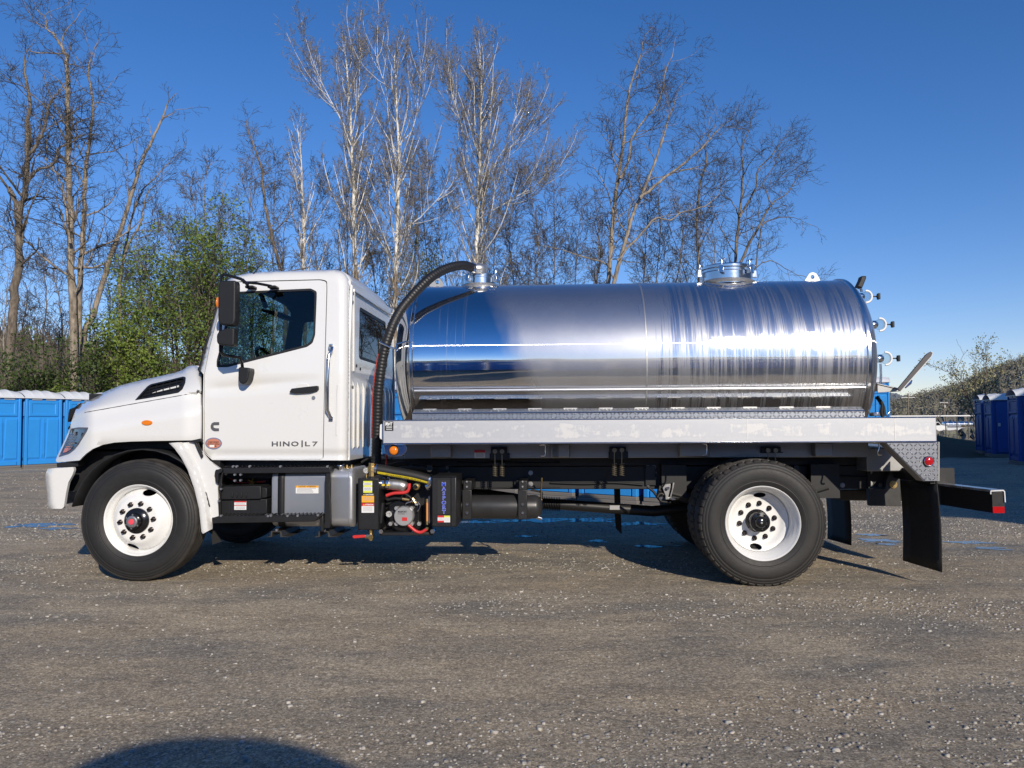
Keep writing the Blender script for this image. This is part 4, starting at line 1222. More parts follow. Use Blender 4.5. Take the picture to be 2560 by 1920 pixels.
mb = MB(); mb.box(rx0 + 0.004, rx1 - 0.003, -0.003, 0.01, rz0 - 0.003, rz0 + 0.010); mb.build("rail_lip", M['polish'], bed, bevel=0.003)
for px_, k in ((62, 'T3'), (1290, 'J')):
    x = at(*q(k, [(px_, 1520 if k == 'T3' else 300)])[0], 0).x
    mb = MB(); mb.box(x - 0.003, x + 0.003, -0.002, 0.01, rz0 + 0.012, rz1 - 0.008); mb.build("rail_weld", M['cast'], bed)
mb = MB(); slab(mb, rounded(q('T1', [(172, 1525), (200, 1518), (204, 1655), (180, 1655), (168, 1640)]), 3), 0.06, 0.2); mb.build("rail_end_cap", M['white_vinyl'], bed, bevel=0.01)
g_out = q('H', [(792, 389), (1266, 386), (1276, 746), (1156, 746)])
mb = MB(); slab(mb, g_out, 0.012, 0.02); gs = mb.build("corner_plate", M['tread'], bed)
mb = MB(); mb.prism([at(x, y, 0.02) for x, y in q('H', [(792, 389), (780, 389), (1146, 750), (1156, 746)])], (0, 0.14, 0)); mb.prism([at(x, y, 0.02) for x, y in q('H', [(1276, 386), (1276, 746), (1286, 746), (1286, 386)])], (0, 0.14, 0)); mb.build("plate_flange", M['sill'], gs)
c = at(*q('H', [(1183, 565)])[0], 0.012)
mb = MB(); mb.lathe([(0.0, -0.014), (0.040, -0.014), (0.043, -0.010), (0.044, 0.002)], c, 'y', 28); mb.build("lamp_grommet", M['plastic'], gs, smooth=40)
mb = MB(); mb.lathe([(0.0, -0.024), (0.016, -0.0235), (0.028, -0.020), (0.034, -0.014)], c, 'y', 28); mb.build("marker_lamp", M['red_lens'], gs, smooth=40)
mb = MB(); mb.lathe([(0.0345, -0.0145), (0.038, -0.017), (0.041, -0.0145)], c, 'y', 28); mb.build("lamp_ring", M['chrome'], gs, smooth=40)
# sticker on the rail
mb = MB(); pbox(mb, 'T1', 213, 1500, 288, 1578, -0.0055, -0.0015); stk = mb.build("maker_sticker", M['black_ink'], bed)
lettering("RVT", 'T1', 220, 1506, 281, 1535, -0.0056, M['white_vinyl'], stk, 0.05, 0.0006, 0.8)
for yy in (1543, 1552, 1566):
    mb = MB(); pbox(mb, 'T1', 226, yy, 276, yy + 4, -0.0062, -0.005); mb.build("sticker_line", M['white_vinyl'], stk)
# inner sill under the rail, cross member ends
zs0, zs1 = at(1500, 1145, 0.50).z, at(1500, 1109, 0.50).z + 0.03
xs0, xs1 = at(1010, 1130, 0.5).x, at(2172, 1130, 0.5).x
mb = MB(); mb.box(xs0, xs1, 0.50, 0.54, zs0, zs1); mb.box(xs0, xs1, 0.54, 1.90, zs0 + 0.02, zs1 - 0.06); sill = mb.build("sill", M['sill'], truck, bevel=0.006)
for k, xa_, xb_, ya_, yb_ in (('E', 893, 1105, 128, 250), ('E', 2120, 2212, 128, 240), ('F', 430, 695, 160, 340), ('G', 480, 820, 40, 178), ('J', 640, 810, 392, 495)):
    x0_, x1_ = at(*q(k, [(xa_, ya_)])[0], 0.2).x, at(*q(k, [(xb_, ya_)])[0], 0.2).x
    mb = MB(); mb.box(x0_, x1_, 0.40, 0.50, 1.03, 1.15); mb.build("cross_member", M['sill'], truck, bevel=0.01)
# bent hooks under the rail
for k, pts in (('E', [(2010, 128), (2060, 126), (2070, 140), (2068, 225), (2055, 236), (2022, 236)]), ('F', [(292, 170), (335, 172), (352, 195), (352, 300), (340, 326), (288, 328)]), ('G', [(690, 42), (730, 45), (742, 62), (740, 120), (730, 165), (680, 172)]), ('J', [(1148, 392), (1145, 440), (1132, 478), (1140, 494), (1168, 494)])):
    mb = MB(); mb.tube(A3(k, pts, 0.06), 0.0075, 6); mb.build("tie_hook", M['chrome'], bed, smooth=60)
# amber lamp bracket at the front of the bed
mb = MB(); slab(mb, rounded(q('E', [(468, 128), (690, 126), (702, 165), (692, 195), (650, 238), (520, 242), (488, 215)]), 3), 0.05, 0.075); lb = mb.build("lamp_bracket", M['polish'], bed, bevel=0.004)
c = at(*q('E', [(572, 182)])[0], 0.05)
mb = MB(); mb.lathe([(0.0, -0.012), (0.043, -0.012), (0.046, 0.0)], c, 'y', 28); mb.build("lamp_grommet", M['plastic'], lb, smooth=40)
mb = MB(); mb.lathe([(0.0, -0.026), (0.020, -0.025), (0.032, -0.020), (0.037, -0.011)], c, 'y', 28); mb.build("marker_lamp", M['amber'], lb, smooth=40)
# ---- chassis
cz1, cz0 = at(1500, 1145, 0.78).z, at(1500, 1223, 0.78).z
xe = at(*q('J', [(1060, 600)])[0], 0.78).x
mb = MB()
for y0, y1 in ((0.78, 0.86), (1.58, 1.66)):
    mb = MB(); mb.box(-5.9, xe, y0, y1, cz0, cz1 - 0.075); mb.build("chassis_rail", M['frame'], truck, bevel=0.006)
    mb = MB(); mb.box(-3.3, xe, y0 - 0.01, y1 + 0.01, cz1 - 0.07, cz1 + 0.0); mb.build("subframe_rail", M['frame'], truck, bevel=0.006)
for x in (-4.4, -3.4, -2.2, -1.1, -0.1, 0.75):
    mb = MB(); mb.box(x - 0.05, x + 0.05, 0.861, 1.579, cz0 + 0.04, cz0 + 0.20); mb.build("chassis_crossbar", M['frame'], truck)
bolt_px = [('F', x, y) for x, y in ((148, 565), (148, 718), (40, 692), (40, 760), (1765, 487), (1847, 487), (1850, 560), (1850, 640), (1768, 725), (2133, 487), (2140, 558), (2148, 640))] + [('G', x, y) for x, y in ((1728, 298), (1958, 298), (2022, 298), (1966, 358), (2030, 490))] + [('J', x, y) for x, y in ((1062, 650), (1066, 752), (695, 768), (815, 768))]
mb = MB(); mb.cyl((0, -0.016, 0), (0, 0.005, 0), 0.015, 6); mb.cyl((0, -0.004, 0), (0, 0.006, 0), 0.022, 12)
b0 = None
for k, x, y in bolt_px:
    c = at(*q(k, [(x, y)])[0], 0.778)
    if b0 is None:
        b0 = mb.build("frame_bolt", M['grey_metal'], truck, smooth=35); o = b0
    else:
        o = b0.copy(); COL.objects.link(o); o.parent = truck
    o.location = c
# spring mounts
for k, x0_, x1_, y0_, y1_, sx_, s0, s1 in (('E', 1528, 1690, 152, 440, (1570, 1640), 315, 435), ('F', 1238, 1470, 210, 600, (1305, 1408), 435, 600), ('G', 1345, 1560, 75, 235, (1415, 1498), 240, 330)):
    mb = MB(); pbox(mb, k, x0_, y0_, x1_, y0_ + (y1_ - y0_) * 0.42, 0.46, 0.50); pbox(mb, k, x0_ - 12, y0_ + 60, x1_ + 25, y0_ + (y1_ - y0_) * 0.42, 0.48, 0.78); sm = mb.build("spring_mount", M['black'], truck, bevel=0.004)
    for x in sx_:
        c = at(*q(k, [(x, y0_ + 40)])[0], 0.455); mb = MB(); mb.cyl(c + Vector((0, -0.012, 0)), c + Vector((0, 0.01, 0)), 0.020, 14); mb.build("mount_bolt", M['spring'], sm, smooth=40)
        a, b = at(*q(k, [(x, s0)])[0], 0.455), at(*q(k, [(x, s1)])[0], 0.455)
        mb = MB(); mb.cyl(at(*q(k, [(x, y0_ + 70)])[0], 0.455), b, 0.005, 6); mb.build("mount_rod", M['spring'], sm)
        n = 60
        mb = MB(); mb.tube([a.lerp(b, i / n) + Vector((0.019 * math.cos(i * 2 * math.pi * 6 / n), 0.019 * math.sin(i * 2 * math.pi * 6 / n), 0)) for i in range(n + 1)], 0.0038, 5); mb.build("coil_spring", M['spring'], sm, smooth=60)
mb = MB(); pbox(mb, 'E', 1366, 178, 1472, 256, 0.494, 0.499); wl_ = mb.build("warning_label", M['white_vinyl'], sill)
mb = MB(); pbox(mb, 'E', 1366, 178, 1472, 204, 0.4925, 0.495); mb.build("label_band", M['red'], wl_)
for yy in (212, 222, 232, 242):
    mb = MB(); pbox(mb, 'E', 1380, yy, 1458, yy + 4, 0.4928, 0.4945); mb.build("label_line", M['grey_ink'], wl_)
# air reservoir with its two hangers
r0, r1 = at(*q('E', [(1192, 750)])[0], 0.42), at(*q('E', [(1990, 752)])[0], 0.42)
rr_ = 0.104
mb = MB(); mb.lathe([(0.0, r0.x - 0.05), (rr_ * 0.6, r0.x - 0.04), (rr_ * 0.95, r0.x), (rr_, r0.x + 0.02), (rr_, r1.x - 0.02), (rr_ * 0.95, r1.x), (rr_ * 0.6, r1.x + 0.035), (0.0, r1.x + 0.045)], (0, 0.52, r0.z), 'x', 36)
ar = mb.build("air_reservoir", simple("black_streaked_paint", (0.03, 0.03, 0.032), 0.38, 0, 0.5, 9), truck, smooth=40)
for x0_, x1_ in ((1245, 1340), (1795, 1890)):
    mb = MB(); pbox(mb, 'E', x0_, 570, x1_, 865, 0.395, 0.41); pbox(mb, 'E', x0_ + 10, 480, x1_ + 0, 575, 0.41, 0.78); hg = mb.build("reservoir_hanger", M['black'], truck, bevel=0.006)
    for yy in (715, 798):
        c = at(*q('E', [((x0_ + x1_) / 2, yy)])[0], 0.395); mb = MB(); mb.cyl(c + Vector((0, -0.012, 0)), c, 0.012, 6); mb.build("hanger_bolt", M['chrome'], hg)
    for yy in (490, 540):
        c = at(*q('E', [((x0_ + x1_) / 2, yy)])[0], 0.40); mb = MB(); mb.cyl(c + Vector((0, -0.006, 0)), c + Vector((0, 0.02, 0)), 0.009, 6); mb.build("hanger_bolt", M['grey_metal'], hg)
c = at(*q('E', [(2010, 855)])[0], 0.5); mb = MB(); mb.cyl(c + Vector((-0.04, 0, 0.02)), c + Vector((0.02, 0, 0)), 0.017, 10); mb.build("drain_tap", M['chrome'], ar, smooth=40)
c = at(*q('E', [(2025, 672)])[0], 0.6); mb = MB(); mb.cyl(c + Vector((-0.03, 0, 0)), c + Vector((0.01, 0, 0)), 0.012, 8); mb.tube([c, c + Vector((0.0, 0, 0.1)), c + Vector((0.01, 0, 0.2))], 0.008, 6, 0); mb.build("air_fitting", M['brass'], ar)
# propeller shaft
d0, d1, d2 = at(*q('F', [(280, 985)])[0], 1.18), at(*q('F', [(555, 1000)])[0], 1.2), at(*q('F', [(1840, 1095)])[0], 1.2)
mb = MB(); mb.tube([d1, d2, Vector((hubR.x - 0.2, 1.22, 0.52))], 0.052, 18); ds = mb.build("propeller_shaft", M['black'], truck, smooth=40)
n = 48
mb = MB(); mb.tube([d0.lerp(d1, i / n) for i in range(n + 1)], [0.05 + (0.022 if i % 4 == 2 else 0.0) for i in range(n + 1)], 18); mb.build("shaft_gaiter", M['plastic'], ds, smooth=30)
mb = MB(); mb.tube([Vector((-2.6, 1.2, 0.66)), d0], 0.06, 14); mb.box(-4.9, -2.6, 0.95, 1.50, 0.55, 1.0); mb.build("gearbox", M['frame'], ds)
sx = at(*q('F', [(1240, 1015)])[0], 1.14); sx2 = at(*q('F', [(1378, 1075)])[0], 1.14)
mb = MB(); mb.box(sx.x, sx2.x, 1.142, 1.1445, sx2.z, sx.z); mb.build("shaft_label", M['grey_ink'], ds)
mb = MB(); slab(mb, q('F', [(1300, 790), (1385, 790), (1395, 1130), (1408, 1405), (1395, 1405), (1322, 1330), (1310, 1130)]), 1.75, 1.76); mb.build("splash_flap", M['rubber_flap'], truck)
# slack adjuster / spring shackle ahead of the rear wheel
mb = MB(); slab(mb, q('F', [(1970, 770), (2010, 718), (2085, 715), (2085, 760), (2050, 900), (2090, 900), (2085, 935), (2010, 935), (2010, 880), (1990, 830)]), 0.62, 0.64); slab(mb, q('F', [(2110, 700), (2138, 700), (2125, 780), (2090, 905), (2070, 895), (2100, 790)]), 0.62, 0.66); mb.build("brake_lever", M['steel_grey'], truck, bevel=0.004)
mb = MB()
for x, y in ((1940, 912), (2105, 915), (2040, 772)):
    c = at(*q('F', [(x, y)])[0], 0.615); mb.cyl(c + Vector((0, -0.03, 0)), c + Vector((0, 0.02, 0)), 0.014, 8)
c = at(*q('F', [(2150, 930)])[0], 0.61); mb.cyl(c + Vector((-0.05, 0, 0.005)), c, 0.006, 6)
mb.build("lever_pin", M['chrome'], truck)
for yy in (0.70, 1.74):
    mb = MB(); mb.tube([(hubR.x - 0.75, yy, 0.72), (hubR.x - 0.3, yy, 0.60), (hubR.x, yy, 0.58), (hubR.x + 0.3, yy, 0.60), (hubR.x + 0.75, yy, 0.74)], 0.05, 6); mb.build("leaf_spring", M['frame'], truck)
for x0_, x1_ in ((hubR.x - 0.72, hubR.x - 0.5), (hubR.x + 0.6, hubR.x + 0.85)):
    mb = MB(); mb.box(x0_, x1_, 0.66, 0.78, 0.65, 0.95); mb.build("spring_hanger", M['frame'], truck)
mb = MB(); mb.ball((hubR.x - 0.38, 0.72, 0.58), 0.10, 12, 8); mb.build("brake_chamber", M['frame'], truck, smooth=40)
# rear of the chassis: box, tow plate, mud flaps, step bumper
mb = MB(); mb.box(xs1, xs1 + 0.56, 0.55, 1.89, at(*q('J', [(1100, 640)])[0], 0.6).z, zs1 - 0.08); mb.build("rear_crossbeam", M['sill'], truck, bevel=0.008)
mb = MB(); slab(mb, q('J', [(1248, 636), (1290, 645), (1338, 720), (1346, 958), (1062, 955), (1052, 800), (1200, 800), (1215, 720)]), 0.72, 0.78); tp = mb.build("tow_plate", simple("scuffed_dark_paint", (0.045, 0.044, 0.043), 0.4, 0, 0.6, 14), truck, bevel=0.004)
c = at(*q('J', [(1274, 762)])[0], 0.715); mb = MB(); mb.cyl(c + Vector((0, -0.02, 0)), c, 0.022, 6); mb.cyl(c + Vector((0, -0.006, 0)), c + Vector((0, 0.003, 0)), 0.034, 14); mb.build("tow_bolt", M['brass'], tp, smooth=35)
c = at(*q('J', [(1150, 765)])[0], 0.77); mb = MB(); mb.cyl(c + Vector((0, -0.02, 0)), c, 0.02, 6); mb.build("tow_bolt", M['dark_metal'], tp)
mb = MB(); mb.box(xe - 0.02, xe + 0.75, 0.79, 0.86, cz0 + 0.02, cz1 - 0.1); mb.box(xe - 0.02, xe + 0.75, 1.58, 1.65, cz0 + 0.02, cz1 - 0.1); mb.box(xe + 0.2, xe + 0.32, 0.87, 1.57, 0.60, 0.85); mb.build("rear_frame", M['frame'], truck)
mb = MB(); slab(mb, q('J', [(790, 812), (1050, 806), (1050, 908), (790, 905)]), 1.3, 1.9); mb.build("exhaust_box", M['dark_metal'], truck, bevel=0.01)
fx = [at(*q('H', [(x, y)])[0], 0.04) for x, y in ((1266, 750), (1312, 1588))]
fl = [at(*q('H', [(x, y)])[0], 0.55) for x, y in ((928, 740), (955, 1480))]
def flap(pn_t, pn_b, pf_t, pf_b, name, par):
    d = Vector((0.008, 0, 0)); rows = []
    for i in range(9):
        t = i / 8; bow = Vector((0.012 * math.sin(t * math.pi), 0, 0))
        rows.append([pn_t.lerp(pn_b, t).lerp(pf_t.lerp(pf_b, t), j / 4) + bow for j in range(5)])
    mb = MB(); mb.grid(rows)
    return mb.build(name, M['rubber_flap'], par, smooth=60, solid=0.008)
flap(fx[0], fx[1], fl[0], fl[1], "mud_flap", truck)
mb = MB(); mb.box(fx[0].x - 0.05, fx[0].x + 0.0, 0.05, 2.39, fx[0].z - 0.02, fx[0].z + 0.08); mb.build("flap_bar", M['frame'], truck)
g1t, g1b = at(*q('H', [(450, 830)])[0], 1.75), at(*q('H', [(475, 1340)])[0], 1.75)
g2t, g2b = at(*q('H', [(238, 830)])[0], 2.38), at(*q('H', [(258, 1280)])[0], 2.38)
flap(g1t, g1b, g2t, g2b, "mud_flap", truck)
bn0 = at(*q('H', [(1770, 850)])[0], 0.12); bn1 = at(*q('H', [(1888, 1042)])[0], 0.12)
bm0 = at(*q('H', [(1290, 812)])[0], 0.75)                            # the bumper bows forward towards its middle
bwid = bn1.x - bn0.x
plan = [(bn0.x, 0.12), (bm0.x, 0.75), (bm0.x, TW - 0.75), (bn0.x, TW - 0.12)]
def bowed(z0, z1, dx0, dx1):
    mb = MB()
    sec = [[(x + dx0, y, z0), (x + dx1, y, z0), (x + dx1, y, z1), (x + dx0, y, z1), (x + dx0, y, z0)] for x, y in plan]
    mb.grid(sec); mb.add(sec[0][:4], [(0, 1, 2, 3)]); mb.add(sec[-1][:4], [(3, 2, 1, 0)])
    return mb
rb = bowed(bn1.z, bn0.z, 0.0, bwid).build("step_bumper", M['black'], truck)
bowed(bn0.z + 0.002, bn0.z + 0.020, -0.005, bwid + 0.003).build("bumper_tread", tread_plate("bumper_tread_plate", 1, 0, 0.03), rb)
mb = MB(); pts = A3('H', [(1757, 868), (1757, 840), (1872, 834), (1884, 845), (1890, 942)], 0.112); mb.tube(pts, 0.006, 5); mb.build("bumper_edge", M['white_vinyl'], rb)
mb = MB(); pbox(mb, 'H', 1778, 983, 1888, 1042, 0.112, 0.118); mb.build("reflector", M['red_lens'], rb)
mb = MB(); mb.box(xe + 0.7, bn0.x, 0.80, 0.88, bn1.z, bn0.z - 0.02); mb.box(xe + 0.7, bn0.x, 1.56, 1.64, bn1.z, bn0.z - 0.02); mb.build("bumper_arm", M['frame'], rb)
# hoses behind the tank head
mb = MB(); mb.tube(spline(A3('T3', [(1180, 1285), (1200, 1310), (1235, 1370), (1245, 1450)], 0.8), 5), 0.018, 8); mb.tube(spline(A3('T3', [(1200, 1310), (1228, 1350), (1222, 1420), (1235, 1460)], 0.7), 5), 0.016, 8); mb.build("rear_cable", M['plastic'], tank, smooth=60)
mb = MB(); pbox(mb, 'T3', 1155, 1420, 1225, 1452, 0.7, 0.8); mb.tube(A3('T3', [(1265, 1455), (1292, 1415)], 0.7), 0.008, 6); mb.build("rear_valve", M['chrome'], tank, bevel=0.01)
# ------------------------------------------------------------------ side equipment below the cab
def dbox(k, x0, y0, x1, y1, t0, t1, name, mat, par, bevel=0.004):
    mb = MB(); pbox(mb, k, x0, y0, x1, y1, t0, t1)
    return mb.build(name, mat, par, bevel=bevel)
# fuel tank: wide rounded box, strapped
a0, a1 = at(*q('D', [(858, 560)])[0], 0.14), at(*q('D', [(2010, 1325)])[0], 0.14)
zt_, zb_ = at(*q('D', [(1850, 505)])[0], 0.2).z, a1.z
def rrect(y0, y1, z0, z1, r, k=6):
    out = []
    for cy, cz, s in ((y0 + r, z0 + r, 180), (y1 - r, z0 + r, 270), (y1 - r, z1 - r, 0), (y0 + r, z1 - r, 90)):
        for i in range(k + 1):
            a = math.radians(s + 90 * i / k)
            out.append((cy + r * math.cos(a), cz + r * math.sin(a)))
    return out
mb = MB()
prof = [(a0.x, 0.03), (a0.x + 0.012, 0.008), (a0.x + 0.035, 0.0), (a1.x - 0.05, 0.0), (a1.x - 0.045, -0.004), (a1.x - 0.02, -0.004), (a1.x - 0.008, 0.006), (a1.x, 0.03)]
rows = []
for x, ins in prof:
    s = rrect(0.15 + ins, 0.68 - ins, zb_ + ins, zt_ - ins, 0.085)
    rows.append([(x, y, z) for y, z in s + s[:1]])
mb.grid(rows)
mb.add([r for r in rows[0][:-1]], [tuple(range(len(rows[0]) - 1))]); mb.add([r for r in rows[-1][:-1]], [tuple(range(len(rows[0]) - 1))])
fuel = mb.build("fuel_tank", M['fuel'], truck, smooth=40)
for xa_, xb_, m_ in ((962, 1055, M['plastic']), (1616, 1700, M['plastic'])):
    x0_, x1_ = at(*q('D', [(xa_, 800)])[0], 0.14).x, at(*q('D', [(xb_, 800)])[0], 0.14).x
    s = rrect(0.144, 0.69, zb_ - 0.006, zt_ + 0.006, 0.09)
    mb = MB(); mb.grid([[(x, y, z) for y, z in s + s[:1]] for x in (x0_, x1_)])
    mb.build("tank_strap", m_, fuel, smooth=50, solid=0.006)
c = at(*q('D', [(1835, 500)])[0], 0.22)
mb = MB(); mb.cyl((c.x, 0.24, zt_ - 0.05), (c.x, 0.215, c.z + 0.005), 0.030, 20); mb.cyl((c.x, 0.217, c.z - 0.01), (c.x, 0.205, c.z + 0.035), 0.035, 20); mb.build("fuel_cap", M['chrome'], fuel, bevel=0.005)
for px_ in (1920, 1985):
    c = at(*q('D', [(px_, 470)])[0], 0.30); mb = MB(); mb.cyl((c.x, 0.3, zt_ - 0.01), (c.x, 0.3, c.z + 0.01), 0.012, 8); mb.cyl((c.x, 0.3, zt_ - 0.005), (c.x, 0.3, zt_ + 0.012), 0.024, 12); mb.build("tank_fitting", M['brass'], fuel)
lb_ = dbox('D', 1214, 742, 1526, 849, 0.1455, 0.149, "caution_label", M['white_vinyl'], fuel, 0)
dbox('D', 1214, 742, 1526, 770, 0.1448, 0.147, "label_band", M['orange'], lb_, 0)
lettering("CAUTION - ATTENTION", 'D', 1250, 747, 1490, 765, 0.1447, M['black_ink'], lb_, 0.02, 0.0005)
for yy in (778, 790, 803, 816, 830):
    dbox('D', 1230, yy, 1505 - (yy % 7) * 12, yy + 6, 0.1446, 0.147, "label_line", M['grey_ink'], lb_, 0)
for xx in (880, 1540):
    mb = MB(); slab(mb, q('D', [(xx - 10, 1372), (xx + 130, 1372), (xx + 150, 1440), (xx + 260, 1445), (xx + 120, 1452), (xx + 112, 1385), (xx + 10, 1385), (xx + 2, 1450), (xx - 80, 1452), (xx - 15, 1440)]), 0.16, 0.62); mb.build("tank_bracket", M['dark_metal'], fuel)
    c = at(*q('D', [(xx + 70, 1356)])[0], 0.15); mb = MB(); mb.cyl(c, c + Vector((0, 0.03, 0)), 0.012, 8); mb.build("bracket_bolt", M['chrome'], fuel)
# battery box
mb = MB(); slab(mb, q('D', [(170, 750), (730, 745), (735, 912), (720, 930), (180, 938), (165, 900)]), 0.13, 0.60); bat = mb.build("battery_box", M['plastic'], truck, bevel=0.008)
mb = MB(); slab(mb, q('D', [(170, 940), (815, 925), (815, 1145), (165, 1145)]), 0.16, 0.60); mb.build("battery_case", M['plastic'], bat, bevel=0.006)
mb = MB(); slab(mb, q('D', [(732, 760), (812, 775), (815, 905), (732, 918)]), 0.16, 0.60); mb.build("battery_case", M['plastic'], bat, bevel=0.006)
for x in (335, 398, 462, 525):
    mb = MB(); slab(mb, q('D', [(x - 12, 905), (x - 6, 838), (x + 8, 838), (x + 8, 905)]), 0.118, 0.135); mb.build("box_rib", M['plastic'], bat, bevel=0.003)
for x in (300, 575):
    dbox('D', x - 4, 950, x + 4, 1140, 0.154, 0.17, "box_seam", M['frame'], bat, 0)
l2 = dbox('D', 364, 956, 528, 1076, 0.153, 0.158, "battery_label", M['white_vinyl'], bat, 0)
dbox('D', 364, 956, 528, 974, 0.1523, 0.155, "label_band", M['red'], l2, 0); dbox('D', 364, 1010, 528, 1020, 0.1523, 0.155, "label_band", M['red'], l2, 0)
for yy in (984, 996, 1032, 1046, 1058):
    dbox('D', 380, yy, 512, yy + 5, 0.1523, 0.155, "label_line", M['grey_ink'], l2, 0)
# cab steps
def step(name, pts, t0, t1, par):
    mb = MB(); slab(mb, pts, t0, t1)
    return mb.build(name, M['black'], par, bevel=0.004)
steps = step("cab_step", q('D', [(205, 500), (1690, 482), (1692, 562), (215, 575)]), 0.08, 0.34, truck)
lo = step("lower_step", q('D', [(52, 1190), (150, 1160), (1520, 1150), (1590, 1140), (1490, 1222), (1460, 1240), (60, 1262)]), 0.04, 0.32, steps)
def teeth(k, pa, pb, n, t0, t1, par):
    a, b = at(*q(k, [pa])[0], t0), at(*q(k, [pb])[0], t0)
    mb = MB()
    for i in range(n):
        p = a.lerp(b, (i + 0.5) / n)
        w = (b.x - a.x) / n * 0.55
        for r in range(3):
            y0 = t0 + (t1 - t0) * r / 3 + 0.005
            mb.prism([(p.x - w / 2, y0, p.z - 0.002), (p.x + w / 2, y0, p.z - 0.002), (p.x + w / 4, y0, p.z + 0.009), (p.x - w / 4, y0, p.z + 0.009)], (0, (t1 - t0) / 3 - 0.02, 0))
    return mb.build("step_tread", M['black_gloss'], par)
teeth('D', (215, 498), (1690, 482), 26, 0.08, 0.34, steps)
teeth('D', (160, 1160), (1560, 1146), 26, 0.04, 0.32, steps)
mb = MB()
for x, y in ((180, 788), (150, 955), (180, 1158), (345, 478), (395, 478), (575, 476), (1000, 478), (1650, 478), (830, 1162), (870, 1158), (1100, 1160), (1240, 1158), (1520, 1150), (950, 1356), (370, 590), (450, 590), (370, 672), (450, 668)):
    c = at(*q('D', [(x, y)])[0], 0.075 if y < 1000 else 0.035); mb.cyl(c + Vector((0, -0.006, 0)), c + Vector((0, 0.02, 0)), 0.010, 8)
mb.build("step_bolt", M['grey_metal'], steps, smooth=40)
mb = MB(); slab(mb, q('D', [(205, 500), (240, 498), (200, 590), (185, 700), (200, 745), (170, 780), (175, 1140), (145, 1170), (135, 960), (160, 900), (140, 780), (150, 690)]), 0.09, 0.12); mb.build("step_hanger", M['black'], steps, bevel=0.004)
mb = MB(); slab(mb, rounded(q('D', [(90, 560), (105, 520), (195, 512), (190, 560), (140, 575), (140, 690), (130, 712), (100, 690)]), 4), 0.06, 0.16); mb.build("step_bumper_pad", M['plastic'], steps, bevel=0.012)
mb = MB(); slab(mb, q('D', [(1640, 500), (1705, 480), (1690, 640), (1660, 780), (1690, 1000), (1695, 1250), (1680, 1330), (1590, 1330), (1610, 1240), (1612, 700)]), 0.10, 0.14); slab(mb, q('D', [(1520, 1180), (1590, 1140), (1600, 1370), (1560, 1380), (1545, 1220)]), 0.08, 0.12); mb.build("step_hanger", M['black'], steps, bevel=0.004)
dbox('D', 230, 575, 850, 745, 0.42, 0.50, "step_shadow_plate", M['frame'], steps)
mb = MB(); slab(mb, q('D', [(40, 1360), (85, 1370), (190, 1515), (130, 1535), (60, 1552)]), 0.22, 0.235); mb.build("splash_guard", M['rubber_flap'], truck)
mb = MB(); mb.box(at(*q('D', [(230, 400)])[0], 0.3).x, bx - 0.05, 0.30, TW - 0.3, 0.86, 1.02); mb.build("cab_mount", M['frame'], truck)
mb = MB(); c = at(*q('D', [(615, 690)])[0], 0.35)
for a in range(5):
    mb.cyl(c, c + Vector((0.04 * math.cos(a * 1.3), -0.02, 0.04 * math.sin(a * 1.3))), 0.006, 6)
mb.build("air_valve", M['brass'], truck)

# ------------------------------------------------------------------ vacuum pump set
pump = MB(); pbox(pump, 'E', 425, 440, 950, 1022, 0.36, 0.40); pbox(pump, 'E', 430, 990, 950, 1024, 0.16, 0.40)
pump = pump.build("vacuum_pump", M['black'], truck, bevel=0.006)
bxl = dbox('E', 215, 455, 428, 968, 0.10, 0.50, "oil_box", M['black'], pump, 0.010)
bxr = dbox('E', 945, 432, 1192, 938, 0.10, 0.50, "silencer_box", M['black'], pump, 0.010)
dbox('E', 1000, 472, 1128, 810, 0.094, 0.099, "name_strip", M['frame'], pump, 0)
me_ = lettering("M\nA\nS\nP\nO\nR\nT", 'E', 1043, 495, 1087, 808, 0.0925, simple("white_outline_ink", (0.45, 0.5, 0.85), 0.4), pump, 0.045, 0.0005, 1, 0.9)
lettering("M\nA\nS\nP\nO\nR\nT", 'E', 1045, 497, 1085, 806, 0.0918, M['blue_ink'], pump, 0.02, 0.0005, 1, 0.9)
def label(k, x0, y0, x1, y1, ty, bands, par, name="warning_label", lines=(), base='white_vinyl', txt=None):
    o = dbox(k, x0, y0, x1, y1, ty, ty + 0.003, name, M[base], par, 0)
    for b0, b1, m_ in bands:
        dbox(k, x0, y0 + (y1 - y0) * b0, x1, y0 + (y1 - y0) * b1, ty - 0.0008, ty + 0.002, "label_band", M[m_], o, 0)
    for l in lines:
        yy = y0 + (y1 - y0) * l
        dbox(k, x0 + (x1 - x0) * 0.10, yy, x0 + (x1 - x0) * 0.88, yy + (y1 - y0) * 0.035, ty - 0.0009, ty + 0.001, "label_line", M['grey_ink'], o, 0)
    if txt:
        lettering(txt[0], k, x0 + (x1 - x0) * 0.28, y0 + (y1 - y0) * txt[1], x0 + (x1 - x0) * 0.94, y0 + (y1 - y0) * txt[2], ty - 0.0009, M[txt[3]], o, 0.03, 0.0004)
        tri = [(x0 + (x1 - x0) * 0.12, y0 + (y1 - y0) * txt[2]), (x0 + (x1 - x0) * 0.25, y0 + (y1 - y0) * txt[2]), (x0 + (x1 - x0) * 0.185, y0 + (y1 - y0) * txt[1])]
        mb = MB(); slab(mb, q(k, tri), ty - 0.0012, ty); mb.build("label_sign", M['yellow'], o)
    return o
label('E', 270, 484, 357, 600, 0.0955, [(0.0, 0.14, 'lime'), (0.36, 0.50, 'lime'), (0.83, 1.0, 'lime')], bxl, lines=(0.18, 0.24, 0.30, 0.56, 0.62, 0.69, 0.76))
label('E', 254, 605, 375, 696, 0.0955, [(0.0, 0.28, 'black_ink')], bxl, lines=(0.42, 0.52, 0.62, 0.72), base='orange', txt=("CAUTION", 0.06, 0.22, 'white_vinyl'))
